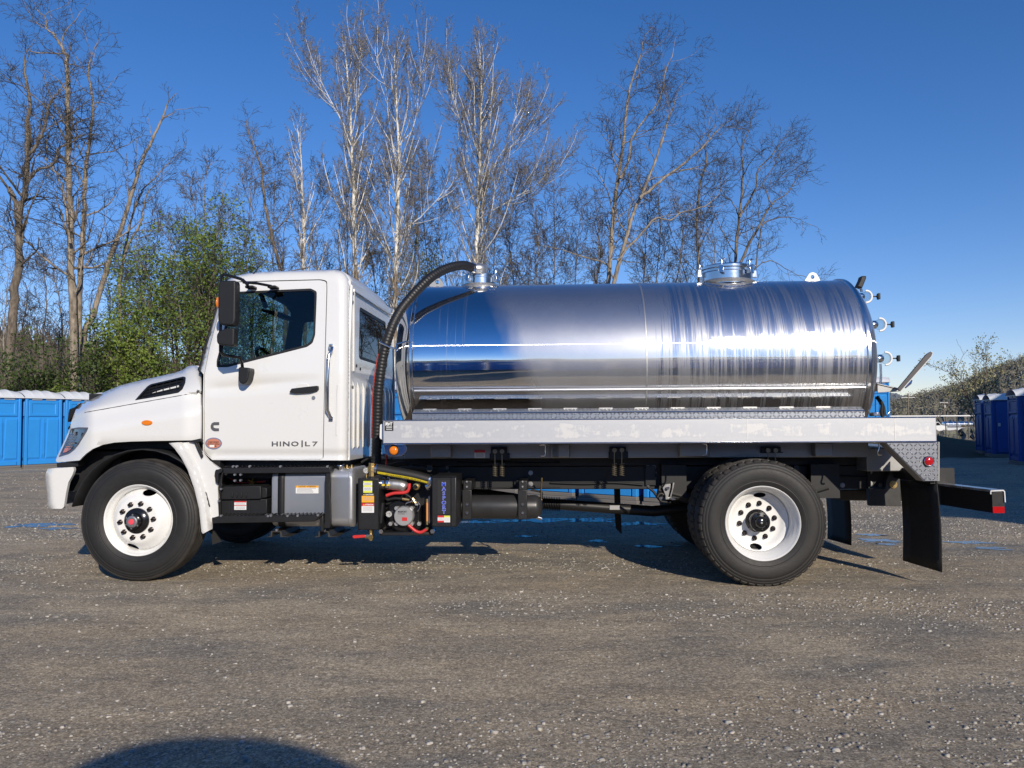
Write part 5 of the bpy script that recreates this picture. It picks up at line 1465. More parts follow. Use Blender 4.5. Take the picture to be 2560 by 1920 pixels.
label('E', 253, 703, 375, 797, 0.0955, [(0.0, 0.30, 'red')], bxl, lines=(0.40, 0.50, 0.60, 0.70, 0.80), txt=("ATTENTION", 0.07, 0.24, 'white_vinyl'))
label('E', 1004, 826, 1064, 892, 0.0955, [(0.0, 0.28, 'red'), (0.74, 1.0, 'red')], bxr, lines=(0.4, 0.5, 0.6))
label('E', 1066, 826, 1126, 892, 0.0955, [(0.0, 0.26, 'lime')], bxr, lines=(0.36, 0.5, 0.64, 0.78))
# pump casing and round face plate
mb = MB(); slab(mb, rounded(q('E', [(512, 715), (560, 690), (690, 655), (800, 690), (832, 740), (830, 960), (780, 1000), (700, 1010), (590, 985), (530, 930), (508, 850)]), 6), 0.22, 0.40); mb.build("pump_casing", M['black_gloss'], pump, bevel=0.02, seg=3)
c = at(*q('E', [(668, 832)])[0], 0.17)
rp = 98 / 3.95 / FPX * 6.6
mb = MB(); mb.lathe([(0.0, -0.012), (rp * 0.90, -0.012), (rp * 0.97, -0.004), (rp, 0.008), (rp, 0.06)], c, 'y', 44); fp = mb.build("pump_cover", simple("grey_pump_plate", (0.42, 0.42, 0.42), 0.38, 0.5), pump, smooth=35)
lettering("MASPORT", 'E', 612, 778, 700, 796, c.y - 0.013, M['black_ink'], fp, 0.03, 0.0005)
lettering("HYDRA", 'E', 612, 800, 678, 815, c.y - 0.013, M['grey_paint'], fp, 0.0, 0.0005)
dbox('E', 652, 843, 702, 878, c.y - 0.0135, c.y - 0.011, "cover_label", M['red'], fp, 0)
for l_ in (822, 830, 890, 898):
    dbox('E', 620, l_, 712, l_ + 3, c.y - 0.0132, c.y - 0.011, "label_line", M['grey_ink'], fp, 0)
mb = MB()
for x, y in ((598, 752), (750, 752), (750, 905), (598, 905), (800, 705), (822, 905), (540, 905), (770, 985)):
    p_ = at(*q('E', [(x, y)])[0], 0.20); mb.cyl(p_ + Vector((0, -0.015, 0)), p_ + Vector((0, 0.03, 0)), 0.018, 6)
mb.build("cover_bolt", M['cast'], pump, smooth=30)
def gauge(k, x, y, ty, r, par, stem):
    c = at(*q(k, [(x, y)])[0], ty)
    mb = MB(); mb.lathe([(r * 0.92, -0.002), (r, -0.004), (r * 1.02, 0.004), (r, 0.028), (0.0, 0.03)], c, 'y', 28); g_ = mb.build("gauge", M['chrome'], par, smooth=40)
    mb = MB(); mb.lathe([(0.0, -0.0046), (r * 0.90, -0.0046)], c, 'y', 28); mb.build("gauge_dial", M['white_vinyl'], g_)
    mb = MB(); mb.prism([c + Vector((-0.003, -0.0062, 0)), c + Vector((0.003, -0.0062, 0)), c + Vector((r * 0.5, -0.0062, r * 0.5))], (0, 0.0006, 0)); mb.build("gauge_needle", M['black_ink'], g_)
    if stem: mb = MB(); mb.cyl(c + Vector((0, 0.012, -r)), c + Vector((0, 0.012, -r - 0.03)), 0.008, 8); mb.build("gauge_stem", M['brass'], g_)
gauge('E', 298, 380, 0.16, 0.026, pump, True)
gauge('E', 524, 810, 0.19, 0.027, pump, False)
# silver elbow with two clamps and coupling
mb = MB(); mb.tube(spline(A3('E', [(445, 512), (520, 516), (590, 520), (650, 530), (690, 560)], 0.20), 5), [0.047] * 8 + [0.049] * 6 + [0.05] * 4 + [0.045, 0.04, 0.03], 18); mb.build("intake_elbow", M['cast'], pump, smooth=50)
mb = MB(); mb.tube(A3('E', [(440, 512), (530, 517)], 0.20), 0.053, 20); mb.build("coupling_sleeve", M['plastic'], pump, smooth=40)
for x in (468, 516):
    mb = MB(); mb.tube(A3('E', [(x - 14, 512), (x + 14, 514)], 0.20), 0.0555, 22); mb.build("sleeve_clamp", M['chrome'], pump, smooth=40)
    p_ = at(*q('E', [(x, 520)])[0], 0.145); mb = MB(); mb.box(p_.x - 0.012, p_.x + 0.012, p_.y - 0.008, p_.y + 0.02, p_.z - 0.01, p_.z + 0.006); mb.build("clamp_screw", M['yellow'], pump)
mb = MB(); slab(mb, q('E', [(620, 470), (690, 460), (696, 575), (640, 575)]), 0.26, 0.30); mb.build("elbow_flange", M['cast'], pump, bevel=0.004)
# yellow striped delivery hose
hp_ = spline(A3('E', [(395, 368), (470, 378), (560, 395), (680, 415), (800, 440), (925, 475)], 0.17), 6)
mb = MB(); mb.tube(hp_, 0.046, 18); yh = mb.build("delivery_hose", simple("black_oil_hose", (0.012, 0.012, 0.012), 0.55), pump, smooth=50)
rows = []
for a in (-0.30, -0.55, -0.80):
    rows.append([p_ + Vector((0.004, -0.0475 * math.cos(a), 0.0475 * math.sin(a))) for p_ in hp_[2:-1]])
mb = MB(); mb.grid(rows); mb.build("hose_stripe", M['hose_yellow'], yh, smooth=60)
mt_ = text_mesh("HOT TAR & ASPHALT HOSE  150 PSI W.P.", extrude=0.0)
co = np.empty(len(mt_.vertices) * 3); mt_.vertices.foreach_get("co", co); co = co.reshape(-1, 3); lo_, hi_ = co.min(0), co.max(0)
new = []
for v_ in co:
    s_ = (v_[0] - lo_[0]) / (hi_[0] - lo_[0]); i_ = 8 + s_ * (len(hp_) - 13); j_ = int(i_); p_ = hp_[j_].lerp(hp_[j_ + 1], i_ - j_)
    a_ = -0.68 + 0.24 * (v_[1] - lo_[1]) / (hi_[1] - lo_[1]); new.append(p_ + Vector((0.004, -0.0483 * math.cos(a_), 0.0483 * math.sin(a_))))
mt_.vertices.foreach_set("co", [c_ for p_ in new for c_ in p_]); mt_.materials.clear(); mt_.materials.append(M['black_ink']); mt_.update()
link(bpy.data.objects.new("hose_lettering", mt_), yh)
mb = MB(); mb.tube(A3('E', [(920, 472), (935, 478)], 0.17), 0.05, 18); mb.tube(A3('E', [(392, 367), (408, 369)], 0.17), 0.05, 18); mb.build("hose_clamp", M['chrome'], yh, smooth=40)
mb = MB(); mb.tube(spline(A3('E', [(925, 470), (940, 480), (930, 520), (890, 540)], 0.19), 4), 0.034, 14); mb.build("outlet_elbow", M['chrome'], pump, smooth=40)
mb = MB(); c = at(*q('E', [(355, 365)])[0], 0.17); mb.cyl(c + Vector((0, 0, -0.062)), c + Vector((0, 0, 0.05)), 0.030, 8); mb.cyl(c + Vector((0, 0, -0.02)), c + Vector((0, 0, 0.02)), 0.040, 8); mb.cyl(c + Vector((0, 0, 0)), c + Vector((0.05, 0, 0)), 0.03, 8); mb.build("brass_valve", M['brass'], pump, smooth=30)
mb = MB(); c = at(*q('E', [(793, 538)])[0], 0.20); mb.lathe([(0.0, -0.03), (0.016, -0.03), (0.018, -0.01), (0.03, -0.008), (0.032, 0.04)], c, 'y', 8); mb.build("relief_valve", M['brass'], pump, smooth=30)
mb = MB(); mb.cyl(c + Vector((-0.004, -0.05, 0)), c + Vector((0, -0.03, 0)), 0.017, 12); mb.build("valve_knob", M['plastic'], pump)
# red and black oil lines
mb = MB(); mb.tube(spline(A3('E', [(724, 508), (722, 550), (705, 585), (660, 600), (570, 605), (495, 628)], 0.19), 5), 0.014, 10); mb.build("oil_line", M['red_hose'], pump, smooth=60); mb = MB(); mb.tube(spline(A3('E', [(715, 918), (745, 945), (790, 980), (840, 990), (895, 960)], 0.16), 5), 0.014, 10); mb.build("oil_line", M['red_hose'], pump, smooth=60)
mb = MB(); mb.tube(spline(A3('E', [(495, 640), (580, 605), (660, 605), (720, 635), (755, 670)], 0.20), 5), 0.012, 8); mb.build("oil_line", M['plastic'], pump, smooth=60); mb = MB(); mb.tube(spline(A3('E', [(505, 672), (580, 655), (660, 662)], 0.20), 5), 0.012, 8); mb.tube(spline(A3('E', [(460, 700), (450, 800), (440, 900)], 0.16), 5), 0.016, 8); mb.build("oil_line", M['plastic'], pump, smooth=60)
mb = MB(); mb.tube(spline(A3('E', [(690, 735), (690, 705), (715, 695), (760, 680)], 0.17), 4), 0.006, 6); mb.tube(spline(A3('E', [(775, 680), (820, 700), (832, 740), (805, 785)], 0.17), 4), 0.006, 6); mb.build("copper_line", M['chrome'], pump, smooth=60)
mb = MB()
for x0_, y0_, x1_, y1_ in ((655, 660, 725, 672), (755, 655, 785, 700), (750, 690, 800, 680)):
    mb.tube(A3('E', [(x0_, y0_), (x1_, y1_)], 0.18), 0.013, 8)
mb.build("brass_fitting", M['brass'], pump, smooth=30)
mb = MB(); mb.tube(A3('E', [(900, 690), (900, 890)], 0.16), 0.009, 10); mb.build("oil_sight_tube", M['copper'], pump, smooth=40)
mb = MB(); mb.tube(A3('E', [(899, 660), (900, 695)], 0.16), 0.011, 8); mb.tube(A3('E', [(900, 880), (900, 915)], 0.16), 0.011, 8); mb.tube(A3('E', [(902, 940), (895, 965)], 0.16), 0.013, 8); mb.build("brass_fitting", M['brass'], pump, smooth=30)
mb = MB(); slab(mb, q('E', [(912, 640), (925, 630), (926, 900), (914, 900)]), 0.15, 0.17); mb.build("tube_guard", M['chrome'], pump)
# drain valve with red lever
c = at(*q('E', [(345, 1035)])[0], 0.16); mb = MB(); mb.cyl(c + Vector((0, 0, -0.03)), c + Vector((0, 0, 0.06)), 0.017, 10); mb.cyl(c + Vector((-0.05, 0, 0.002)), c + Vector((0.012, 0, 0.002)), 0.016, 10); mb.cyl(c + Vector((0, -0.02, 0.002)), c + Vector((0, 0.02, 0.002)), 0.024, 12); dv = mb.build("drain_valve", M['brass'], pump, smooth=30)
mb = MB(); slab(mb, rounded(q('E', [(160, 1040), (165, 1022), (290, 1016), (292, 1042), (175, 1052)]), 4), 0.12, 0.145); mb.build("valve_lever", M['red'], dv, bevel=0.004)
mb = MB(); slab(mb, q('E', [(290, 1018), (350, 1010), (350, 1022), (292, 1042)]), 0.125, 0.14); mb.build("lever_arm", M['chrome'], dv)
mb = MB(); c = at(*q('E', [(345, 985)])[0], 0.2); mb.cyl(c + Vector((0, 0, -0.02)), c + Vector((0, 0, 0.05)), 0.02, 10); mb.build("drain_pipe", M['dark_metal'], dv)
# linkage rod, small red air line and wiring behind the cab
mb = MB(); mb.tube(A3('E', [(625, 352), (740, 352), (850, 355), (925, 358)], 0.55), 0.014, 8); c = at(*q('E', [(925, 358)])[0], 0.55); mb.cyl(c + Vector((0, -0.02, 0)), c + Vector((0, 0.02, 0)), 0.03, 14); mb.build("shift_linkage", M['dark_metal'], truck, smooth=40)
mb = MB(); mb.tube(A3('E', [(495, 210), (500, 280), (495, 440)], 0.6), 0.012, 8); mb.build("air_line", M['red_stripe'], truck)
mb = MB(); mb.tube(A3('E', [(385, 130), (388, 300)], 0.43), 0.021, 8); mb.build("hose_tail", M['red_stripe'], truck)
lettering("EXCEL", 'T1', 118, 1600, 136, 1665, 0.335, M['white_vinyl'], hose, 0.0, 0.001) if False else None
mb = MB()
for x, y in ((448, 980), (955, 978)):
    c = at(*q('E', [(x, y)])[0], 0.14); mb.cyl(c + Vector((0, -0.02, 0)), c + Vector((0, 0.02, 0)), 0.02, 6)
mb.build("base_bolt", M['chrome'], pump, smooth=30)
# air lines, wiring looms and small brackets along the chassis
for k, pts, ty, r, m_ in (
    ('E', [(1200, 300), (1400, 312), (1600, 300), (1900, 310), (2212, 305)], 0.765, 0.011, 'plastic'),
    ('E', [(1200, 545), (1500, 560), (1800, 548), (2212, 556)], 0.765, 0.009, 'plastic'),
    ('F', [(420, 700), (900, 715), (1300, 700), (1700, 730)], 0.765, 0.010, 'plastic'),
    ('F', [(1760, 760), (1840, 820), (1900, 900), (1960, 960), (2080, 970)], 0.66, 0.012, 'plastic'),
    ('F', [(1900, 900), (1925, 860), (1960, 850), (1990, 870)], 0.62, 0.008, 'dark_metal'),
    ('F', [(150, 800), (290, 830), (300, 880), (285, 930)], 0.62, 0.010, 'plastic'),
    ('J', [(400, 690), (600, 700), (800, 690), (1050, 700)], 0.77, 0.010, 'plastic'),
    ('E', [(430, 300), (520, 330), (640, 300), (760, 330), (960, 310)], 0.62, 0.014, 'plastic'),
    ('E', [(250, 300), (330, 260), (420, 280), (560, 270)], 0.60, 0.012, 'plastic'),
    ('D', [(300, 640), (420, 610), (560, 650), (700, 600), (830, 640)], 0.40, 0.010, 'plastic'),
    ('D', [(260, 600), (400, 690), (600, 700), (800, 680)], 0.38, 0.008, 'red_stripe')):
    mb = MB(); mb.tube(spline(A3(k, pts, ty), 6), r, 7); mb.build("air_hose", M[m_], truck, smooth=60)
for k, x0, y0, x1, y1 in (('E', 1230, 470, 1330, 560), ('E', 1780, 470, 1890, 560), ('F', 1730, 470, 1880, 740), ('F', 2100, 470, 2190, 660), ('G', 1700, 280, 1770, 480), ('G', 1930, 280, 2050, 510), ('J', 1040, 640, 1075, 780), ('E', 1000, 340, 1080, 430)):
    dbox(k, x0, y0, x1, y1, 0.755, 0.779, "frame_bracket", M['black'], truck, 0.004)
for k, x, y in (('E', 1100, 352), ('E', 740, 340), ('E', 845, 350), ('E', 1120, 400)):
    c = at(*q(k, [(x, y)])[0], 0.60); mb = MB(); mb.cyl(c + Vector((0, -0.02, 0)), c + Vector((0, 0.02, 0)), 0.018, 8); mb.build("frame_nut", M['dark_metal'], truck)
# stiffening folds pressed into the pump boxes
for x in (222, 420):
    dbox('E', x, 462, x + 5, 962, 0.0945, 0.11, "box_fold", M['black_gloss'], bxl, 0)
dbox('E', 950, 440, 1190, 446, 0.09, 0.11, "box_fold", M['black_gloss'], bxr, 0); dbox('E', 1134, 450, 1140, 930, 0.0945, 0.11, "box_fold", M['black_gloss'], bxr, 0)
# ------------------------------------------------------------------ terrain
def sst(a, b, x):
    t = np.clip((x - a) / (b - a), 0, 1)
    return t * t * (3 - 2 * t)
def terrain(x, y):
    x = np.asarray(x, dtype=float); y = np.asarray(y, dtype=float)
    bank = 3.4 * sst(27.5, 46, y + 0.10 * np.maximum(0, -x - 12)) * sst(26, 12, x)
    yy = np.maximum(y, 1.0)
    hill = 13 * sst(48, 150, y) * sst(-0.30, -0.66, x / yy) 
    low = -1.7 * sst(34, 75, y) * sst(8, 22, x) 
    back = 9 * sst(30, 160, -y)
    return bank + hill + low + back
def axis(lim, a=0.6, g=1.13):
    v = [0.0]; s = a
    while v[-1] < lim:
        v.append(v[-1] + s); s *= g
    return np.array(v)
ax_ = axis(3000)
gx = np.concatenate([-ax_[::-1][:-1], ax_])
gy = gx.copy()
# finer rows where the bank rises
extra = np.linspace(24, 60, 40)
gy = np.unique(np.round(np.concatenate([gy, extra]), 3))
gx = np.unique(np.round(np.concatenate([gx, np.linspace(-45, 45, 60)]), 3))
XX, YY = np.meshgrid(gx, gy)
ZZ = terrain(XX, YY)
V = np.stack([XX.ravel(), YY.ravel(), ZZ.ravel()], 1)
nx, ny = len(gx), len(gy)
idx = np.arange(nx * ny).reshape(ny, nx)
Fq = np.stack([idx[:-1, :-1].ravel(), idx[:-1, 1:].ravel(), idx[1:, 1:].ravel(), idx[1:, :-1].ravel()], 1)
m, nt, b = nmat("packed_gravel_ground")
v = COORD(nt)
sp = nt.nodes.new("ShaderNodeSeparateXYZ"); nt.links.new(v, sp.inputs[0])
vs = COORD(nt, "Object", (0.45, 1.0, 1.0))
big = NOISE(nt, vs, 0.75, 6, 0.62, 0.3)
mid = NOISE(nt, vs, 3.1, 6, 0.66, 0.2)
fin = NOISE(nt, v, 75, 6, 0.72)
grit = NOISE(nt, v, 260, 3, 0.7)
c = MIXC(nt, RAMP(nt, big, [(0.36, 0.0), (0.62, 1.0)]), (0.275, 0.25, 0.205), (0.46, 0.37, 0.255))
c = MIXC(nt, MATH(nt, 'MULTIPLY', RAMP(nt, mid, [(0.50, 0.0), (0.72, 1.0)]), 0.75), c, (0.62, 0.50, 0.335))
c = MIXC(nt, MATH(nt, 'MULTIPLY', RAMP(nt, mid, [(0.26, 1.0), (0.44, 0.0)]), 0.6), c, (0.16, 0.15, 0.137))
c = MIXC(nt, RAMP(nt, fin, [(0.36, 0.6), (0.52, 0.0)]), c, (0.075, 0.068, 0.062))
c = MIXC(nt, MATH(nt, 'MULTIPLY', RAMP(nt, grit, [(0.55, 0.0), (0.72, 1.0)]), 0.5), c, (0.44, 0.40, 0.35))
# wheel-worn arcs where vehicles swing round the yard
for cx_, cy_, rad_, w_ in ((4.0, 19.0, 12.6, 0.22), (4.0, 19.0, 14.4, 0.22), (-9.0, -6.0, 13.2, 0.25), (-9.0, -6.0, 15.1, 0.25), (2.0, -22.0, 26.2, 0.22), (2.0, -22.0, 28.0, 0.22)):
    dx_ = MATH(nt, 'SUBTRACT', sp.outputs[0], cx_); dy_ = MATH(nt, 'SUBTRACT', sp.outputs[1], cy_)
    rr2 = MATH(nt, 'SQRT', MATH(nt, 'ADD', MATH(nt, 'MULTIPLY', dx_, dx_), MATH(nt, 'MULTIPLY', dy_, dy_)))
    dd_ = MATH(nt, 'ABSOLUTE', MATH(nt, 'ADD', MATH(nt, 'SUBTRACT', rr2, rad_), MATH(nt, 'MULTIPLY_ADD', big, 0.5, -0.25)))
    trk = MATH(nt, 'MULTIPLY', RAMP(nt, dd_, [(w_ * 0.4, 1.0), (w_ * 1.3, 0.0)]), RAMP(nt, mid, [(0.38, 0.0), (0.6, 0.55)]))
    c = MIXC(nt, trk, c, (0.46, 0.385, 0.28))
for vsc, lo_, hi_, am in ((120.0, 0.5, 1.5, 0.75), (48.0, 0.6, 1.45, 0.55)):   # packed chips, each its own shade
    v2 = nt.nodes.new("ShaderNodeTexVoronoi"); v2.inputs["Scale"].default_value = vsc; nt.links.new(v, v2.inputs["Vector"])
    s2_ = nt.nodes.new("ShaderNodeSeparateColor"); nt.links.new(v2.outputs["Color"], s2_.inputs[0])
    f2_ = MATH(nt, 'MULTIPLY_ADD', s2_.outputs[0], hi_ - lo_, lo_)
    f2_ = MATH(nt, 'MULTIPLY', f2_, RAMP(nt, v2.outputs["Distance"], [(0.25, 1.0), (0.75, 0.55)]))
    f2_ = MATH(nt, 'MULTIPLY_ADD', f2_, am, 1 - am * 0.88)
    hsv = nt.nodes.new("ShaderNodeHueSaturation"); nt.links.new(c, hsv.inputs["Color"]); nt.links.new(f2_, hsv.inputs["Value"]); c = hsv.outputs[0]
vo = nt.nodes.new("ShaderNodeTexVoronoi"); vo.inputs["Scale"].default_value = 42.0; nt.links.new(v, vo.inputs["Vector"])
cr = nt.nodes.new("ShaderNodeSeparateColor"); nt.links.new(vo.outputs["Color"], cr.inputs[0])
dsz = MATH(nt, 'LESS_THAN', vo.outputs["Distance"], MATH(nt, 'MULTIPLY_ADD', cr.outputs[1], 0.30, 0.05))
thr = MATH(nt, 'GREATER_THAN', cr.outputs[0], MATH(nt, 'MULTIPLY_ADD', mid, -0.32, 1.0))
stone = MATH(nt, 'MULTIPLY', dsz, thr)
c = MIXC(nt, stone, c, MIXC(nt, cr.outputs[2], (0.26, 0.25, 0.23), (0.50, 0.475, 0.42)))
# leaf litter on the bank and rough grass at the edge of the yard
slope = MATH(nt, 'GREATER_THAN', MATH(nt, 'ADD', sp.outputs[1], MATH(nt, 'MULTIPLY', mid, 5.0)), 29.5)
lit = MIXC(nt, RAMP(nt, fin, [(0.4, 0.0), (0.6, 1.0)]), (0.050, 0.040, 0.026), (0.135, 0.10, 0.062))
lit = MIXC(nt, RAMP(nt, big, [(0.5, 0.0), (0.6, 0.75)]), lit, (0.060, 0.075, 0.024))
hv_ = nt.nodes.new("ShaderNodeHueSaturation"); hv_.inputs["Value"].default_value = 1.14; hv_.inputs["Saturation"].default_value = 1.06; nt.links.new(c, hv_.inputs["Color"]); c = hv_.outputs[0]
slope_c = MIXC(nt, slope, c, lit)
nt.links.new(slope_c, b.inputs["Base Color"])
# damp ground along the wheel ruts behind the truck
b.inputs["Roughness"].default_value = 0.92
b.inputs["Specular IOR Level"].default_value = 0.25
hh = MATH(nt, 'ADD', MATH(nt, 'MULTIPLY', fin, 0.7), MATH(nt, 'MULTIPLY', stone, 0.5))
hh = MATH(nt, 'ADD', hh, MATH(nt, 'MULTIPLY', grit, 0.35))
pB = BUMP(nt, mid, 0.6, 0.05, None)
BUMP(nt, hh, 0.9, 0.012, b, pB)
M['ground'] = m
ground = obj_from(fast_mesh("ground", V, Fq), "ground", M['ground'], None, True)
tag(ground, "dark brown packed gravel yard with pale stones", kind="structure")

# loose stones on the yard: far too many to count
rng = np.random.default_rng(5)
def vnoise(x, y, seed):
    """cheap smooth noise on numpy arrays"""
    r = np.random.default_rng(seed)
    s = 0
    for k in range(5):
        fx, fy, ph = r.uniform(0.4, 1.6) * 1.7 ** k * 0.5, r.uniform(0.8, 2.4) * 1.7 ** k * 0.5, r.uniform(0, 6.28)
        s = s + np.sin(x * fx + 1.7 * np.sin(y * fy * 0.7 + ph) + ph) * np.sin(y * fy + ph * 2) / (1.25 ** k)
    return s
def stones(n, y0, y1, rmin, rmax, pw):
    yv = np.sqrt(rng.uniform(y0 ** 2, y1 ** 2, n * 3))
    xv = rng.uniform(-0.70, 0.70, n * 3) * yv
    w = vnoise(xv * 0.8, yv * 2.0, 11)
    keep = rng.uniform(0, 1, n * 3) < np.clip(0.30 + 0.28 * w + 0.10 * (xv / yv), 0.05, 1.0)
    xv, yv = xv[keep][:n], yv[keep][:n]
    k = len(xv)
    r = rmin * (rng.uniform(0.0001, 1, k) ** (-1 / pw))
    r = np.minimum(r, rmax * rng.uniform(0.6, 1, k))
    base = np.array([[-1, -1, -.6], [1, -1, -.6], [1, 1, -.6], [-1, 1, -.6], [-.75, -.75, .6], [.75, -.75, .6], [.75, .75, .6], [-.75, .75, .6]])
    P = base[None] * rng.uniform(0.55, 1.15, (k, 8, 3)) * r[:, None, None]
    P[:, :, 0] *= rng.uniform(0.8, 1.5, (k, 1)); P[:, :, 2] *= rng.uniform(0.5, 1.0, (k, 1))
    a = rng.uniform(0, 6.28, k); ca, sa = np.cos(a)[:, None], np.sin(a)[:, None]
    x, y = P[:, :, 0] * ca - P[:, :, 1] * sa, P[:, :, 0] * sa + P[:, :, 1] * ca
    out = np.stack([x + xv[:, None], y + yv[:, None], P[:, :, 2] + r[:, None] * 0.25], 2)
    f = np.array([[4, 5, 6, 7], [0, 1, 5, 4], [1, 2, 6, 5], [2, 3, 7, 6], [3, 0, 4, 7]])
    F_ = (f[None] + (np.arange(k) * 8)[:, None, None]).reshape(-1, 4)
    return out.reshape(-1, 3), F_
V1, F1 = stones(46000, 2.6, 13.5, 0.0038, 0.013, 2.7)
V2, F2 = stones(500, 2.6, 9.0, 0.008, 0.018, 3.4)
V3, F3 = stones(6000, 9.0, 24.0, 0.007, 0.025, 2.4)
Vs = np.concatenate([V1, V2, V3]); Fs = np.concatenate([F1, F2 + len(V1), F3 + len(V1) + len(V2)])
m, nt, b = nmat("pale_loose_stone")
v = COORD(nt)
n1 = NOISE(nt, v, 23, 2, 0.5)
n2 = NOISE(nt, v, 17.3, 2, 0.5)
c = MIXC(nt, RAMP(nt, n1, [(0.38, 0.0), (0.62, 1.0)]), (0.20, 0.187, 0.168), (0.52, 0.485, 0.42))
c = MIXC(nt, RAMP(nt, n2, [(0.55, 0.0), (0.75, 0.8)]), c, (0.22, 0.175, 0.13))
nt.links.new(c, b.inputs["Base Color"]); b.inputs["Roughness"].default_value = 0.9
BUMP(nt, NOISE(nt, v, 300, 3), 0.4, 0.003, b)
M['stone'] = m
gravel = obj_from(fast_mesh("gravel", Vs, Fs), "gravel", M['stone'])
tag(gravel, "pale loose stones scattered over the yard", kind="stuff")

# ------------------------------------------------------------------ puddles
m, nt, b = nmat("puddle_water")
b.inputs["Base Color"].default_value = (0.13, 0.115, 0.095, 1)
b.inputs["Roughness"].default_value = 0.12
b.inputs["IOR"].default_value = 1.33
BUMP(nt, NOISE(nt, COORD(nt), 6, 2), 0.05, 0.01, b)
M['water'] = m
r_ = random.Random(4)
for px_, py_, wpx, hpx in ((95, 1313, 150, 11), (150, 1322, 90, 6), (1180, 1306, 120, 7), (1330, 1302, 190, 10), (1470, 1300, 170, 12), (1600, 1310, 150, 8), (1320, 1341, 60, 4), (1490, 1354, 60, 6), (1640, 1366, 120, 5),
                             (2185, 1338, 70, 6), (2190, 1352, 110, 8), (2215, 1360, 70, 5), (2420, 1357, 130, 7), (2460, 1372, 150, 6)):
    c = ground_at(px_, py_)
    l = ground_at(px_ - wpx / 2, py_); u = ground_at(px_, py_ - hpx / 2); dn = ground_at(px_, py_ + hpx / 2)
    ra, rb_ = (c - l).length, (u - dn).length / 2
    n = 96
    ph = [r_.uniform(0, 6.28) for _ in range(6)]
    pts = []
    for i in range(n):
        a = 2 * math.pi * i / n
        k = 0.8 + 0.22 * math.sin(3 * a + ph[0]) + 0.2 * math.sin(5 * a + ph[1]) + 0.14 * math.sin(9 * a + ph[2]) + 0.08 * math.sin(15 * a + ph[3]) + 0.05 * math.sin(23 * a + ph[5])
        pts.append((c.x + ra * k * math.cos(a), c.y + rb_ * k * math.sin(a) + 0.04 * math.sin(a * 2 + ph[4]), 0.004))
    mb = MB(); mb.add(pts, [tuple(range(n))])
    tag(mb.build("puddle", M['water'], None), kind="structure")

# ------------------------------------------------------------------ wooded ridges in the distance
def ridge(name, pts, Y, depth, matname, c0, c1, c2, seed, rough=1.0):
    """hill whose skyline passes through the given photo positions at distance Y"""
    P = [world_at(x, y, Y) for x, y in pts]
    xs = np.array([p.x for p in P]); zs = np.array([p.z for p in P])
    nX, nD = 420, 26
    X = np.linspace(xs[0], xs[-1], nX)
    top = np.interp(X, xs, zs)
    rows = []
    r = np.random.default_rng(seed)
    bumps = sum(r.uniform(0.4, 1) * np.sin(X * f + r.uniform(0, 6)) for f in (0.35, 0.6, 1.1, 1.9)) * 0.25 * rough
    for j in range(nD):
        t = j / (nD - 1)
        yv = Y - depth * (1 - t)
        z = -2.5 + (top + 2.5) * (np.sin(t * math.pi / 2) ** 1.2) + (bumps + r.normal(0, 0.16 * rough, nX)) * (0.3 + 0.7 * t)
        rows.append(np.stack([X * (yv / Y), np.full(nX, yv) + r.normal(0, 0.5 * rough, nX), z], 1))
    rows.append(np.stack([X, np.full(nX, Y + 30.0), np.full(nX, -3.0)], 1))
    V = np.concatenate(rows)
    k = len(rows)
    idx = np.arange(k * nX).reshape(k, nX)
    Fq = np.stack([idx[:-1, :-1].ravel(), idx[:-1, 1:].ravel(), idx[1:, 1:].ravel(), idx[1:, :-1].ravel()], 1)
    m, nt, b = nmat(matname)
    v = COORD(nt)
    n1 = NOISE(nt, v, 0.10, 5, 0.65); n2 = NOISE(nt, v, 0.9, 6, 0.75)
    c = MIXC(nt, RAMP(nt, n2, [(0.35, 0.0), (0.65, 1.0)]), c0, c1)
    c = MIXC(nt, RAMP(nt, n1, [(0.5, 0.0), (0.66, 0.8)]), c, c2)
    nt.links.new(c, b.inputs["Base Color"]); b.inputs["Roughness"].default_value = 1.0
    BUMP(nt, n2, 0.8, 0.5, b)
    o = obj_from(fast_mesh(name, V, Fq), name, m)
    return tag(o, kind="structure")
ridge("hill", [(2020, 1035), (2120, 1030), (2180, 1022), (2260, 1002), (2330, 985), (2400, 968), (2440, 945), (2500, 925), (2560, 905), (2700, 890), (3000, 880)], 260, 150, "hazed_budding_wood", (0.15, 0.13, 0.105), (0.27, 0.235, 0.175), (0.20, 0.215, 0.125), 3)  # wood colours lightened to carry distance haze
ridge("hill", [(1500, 1030), (2000, 1012), (2120, 990), (2200, 978), (2260, 990), (2330, 1003), (2420, 1010), (2700, 1000)], 900, 300, "far_hazed_wood", (0.12, 0.14, 0.16), (0.16, 0.18, 0.20), (0.14, 0.165, 0.165), 6, 2.0)  # distance haze put in as bluish wood colours
# wooded rise behind the camera, seen only in the polished tank
def back_ridge():
    nX = 160
    X = np.linspace(-220, 220, nX)
    r = np.random.default_rng(8)
    top = 9 + 3 * np.sin(X * 0.02 + 1) + r.normal(0, 0.5, nX)
    rows = []
    for j in range(6):
        t = j / 5
        rows.append(np.stack([X, np.full(nX, -90 - 40 * t), -0.5 + (top + 0.5) * t ** 0.7 + r.normal(0, 0.3, nX) * t], 1))
    V = np.concatenate(rows); idx = np.arange(6 * nX).reshape(6, nX)
    Fq = np.stack([idx[:-1, 1:].ravel(), idx[:-1, :-1].ravel(), idx[1:, :-1].ravel(), idx[1:, 1:].ravel()], 1)
    tag(obj_from(fast_mesh("hill", V, Fq), "hill", bpy.data.materials["hazed_budding_wood"]), kind="structure")
back_ridge()

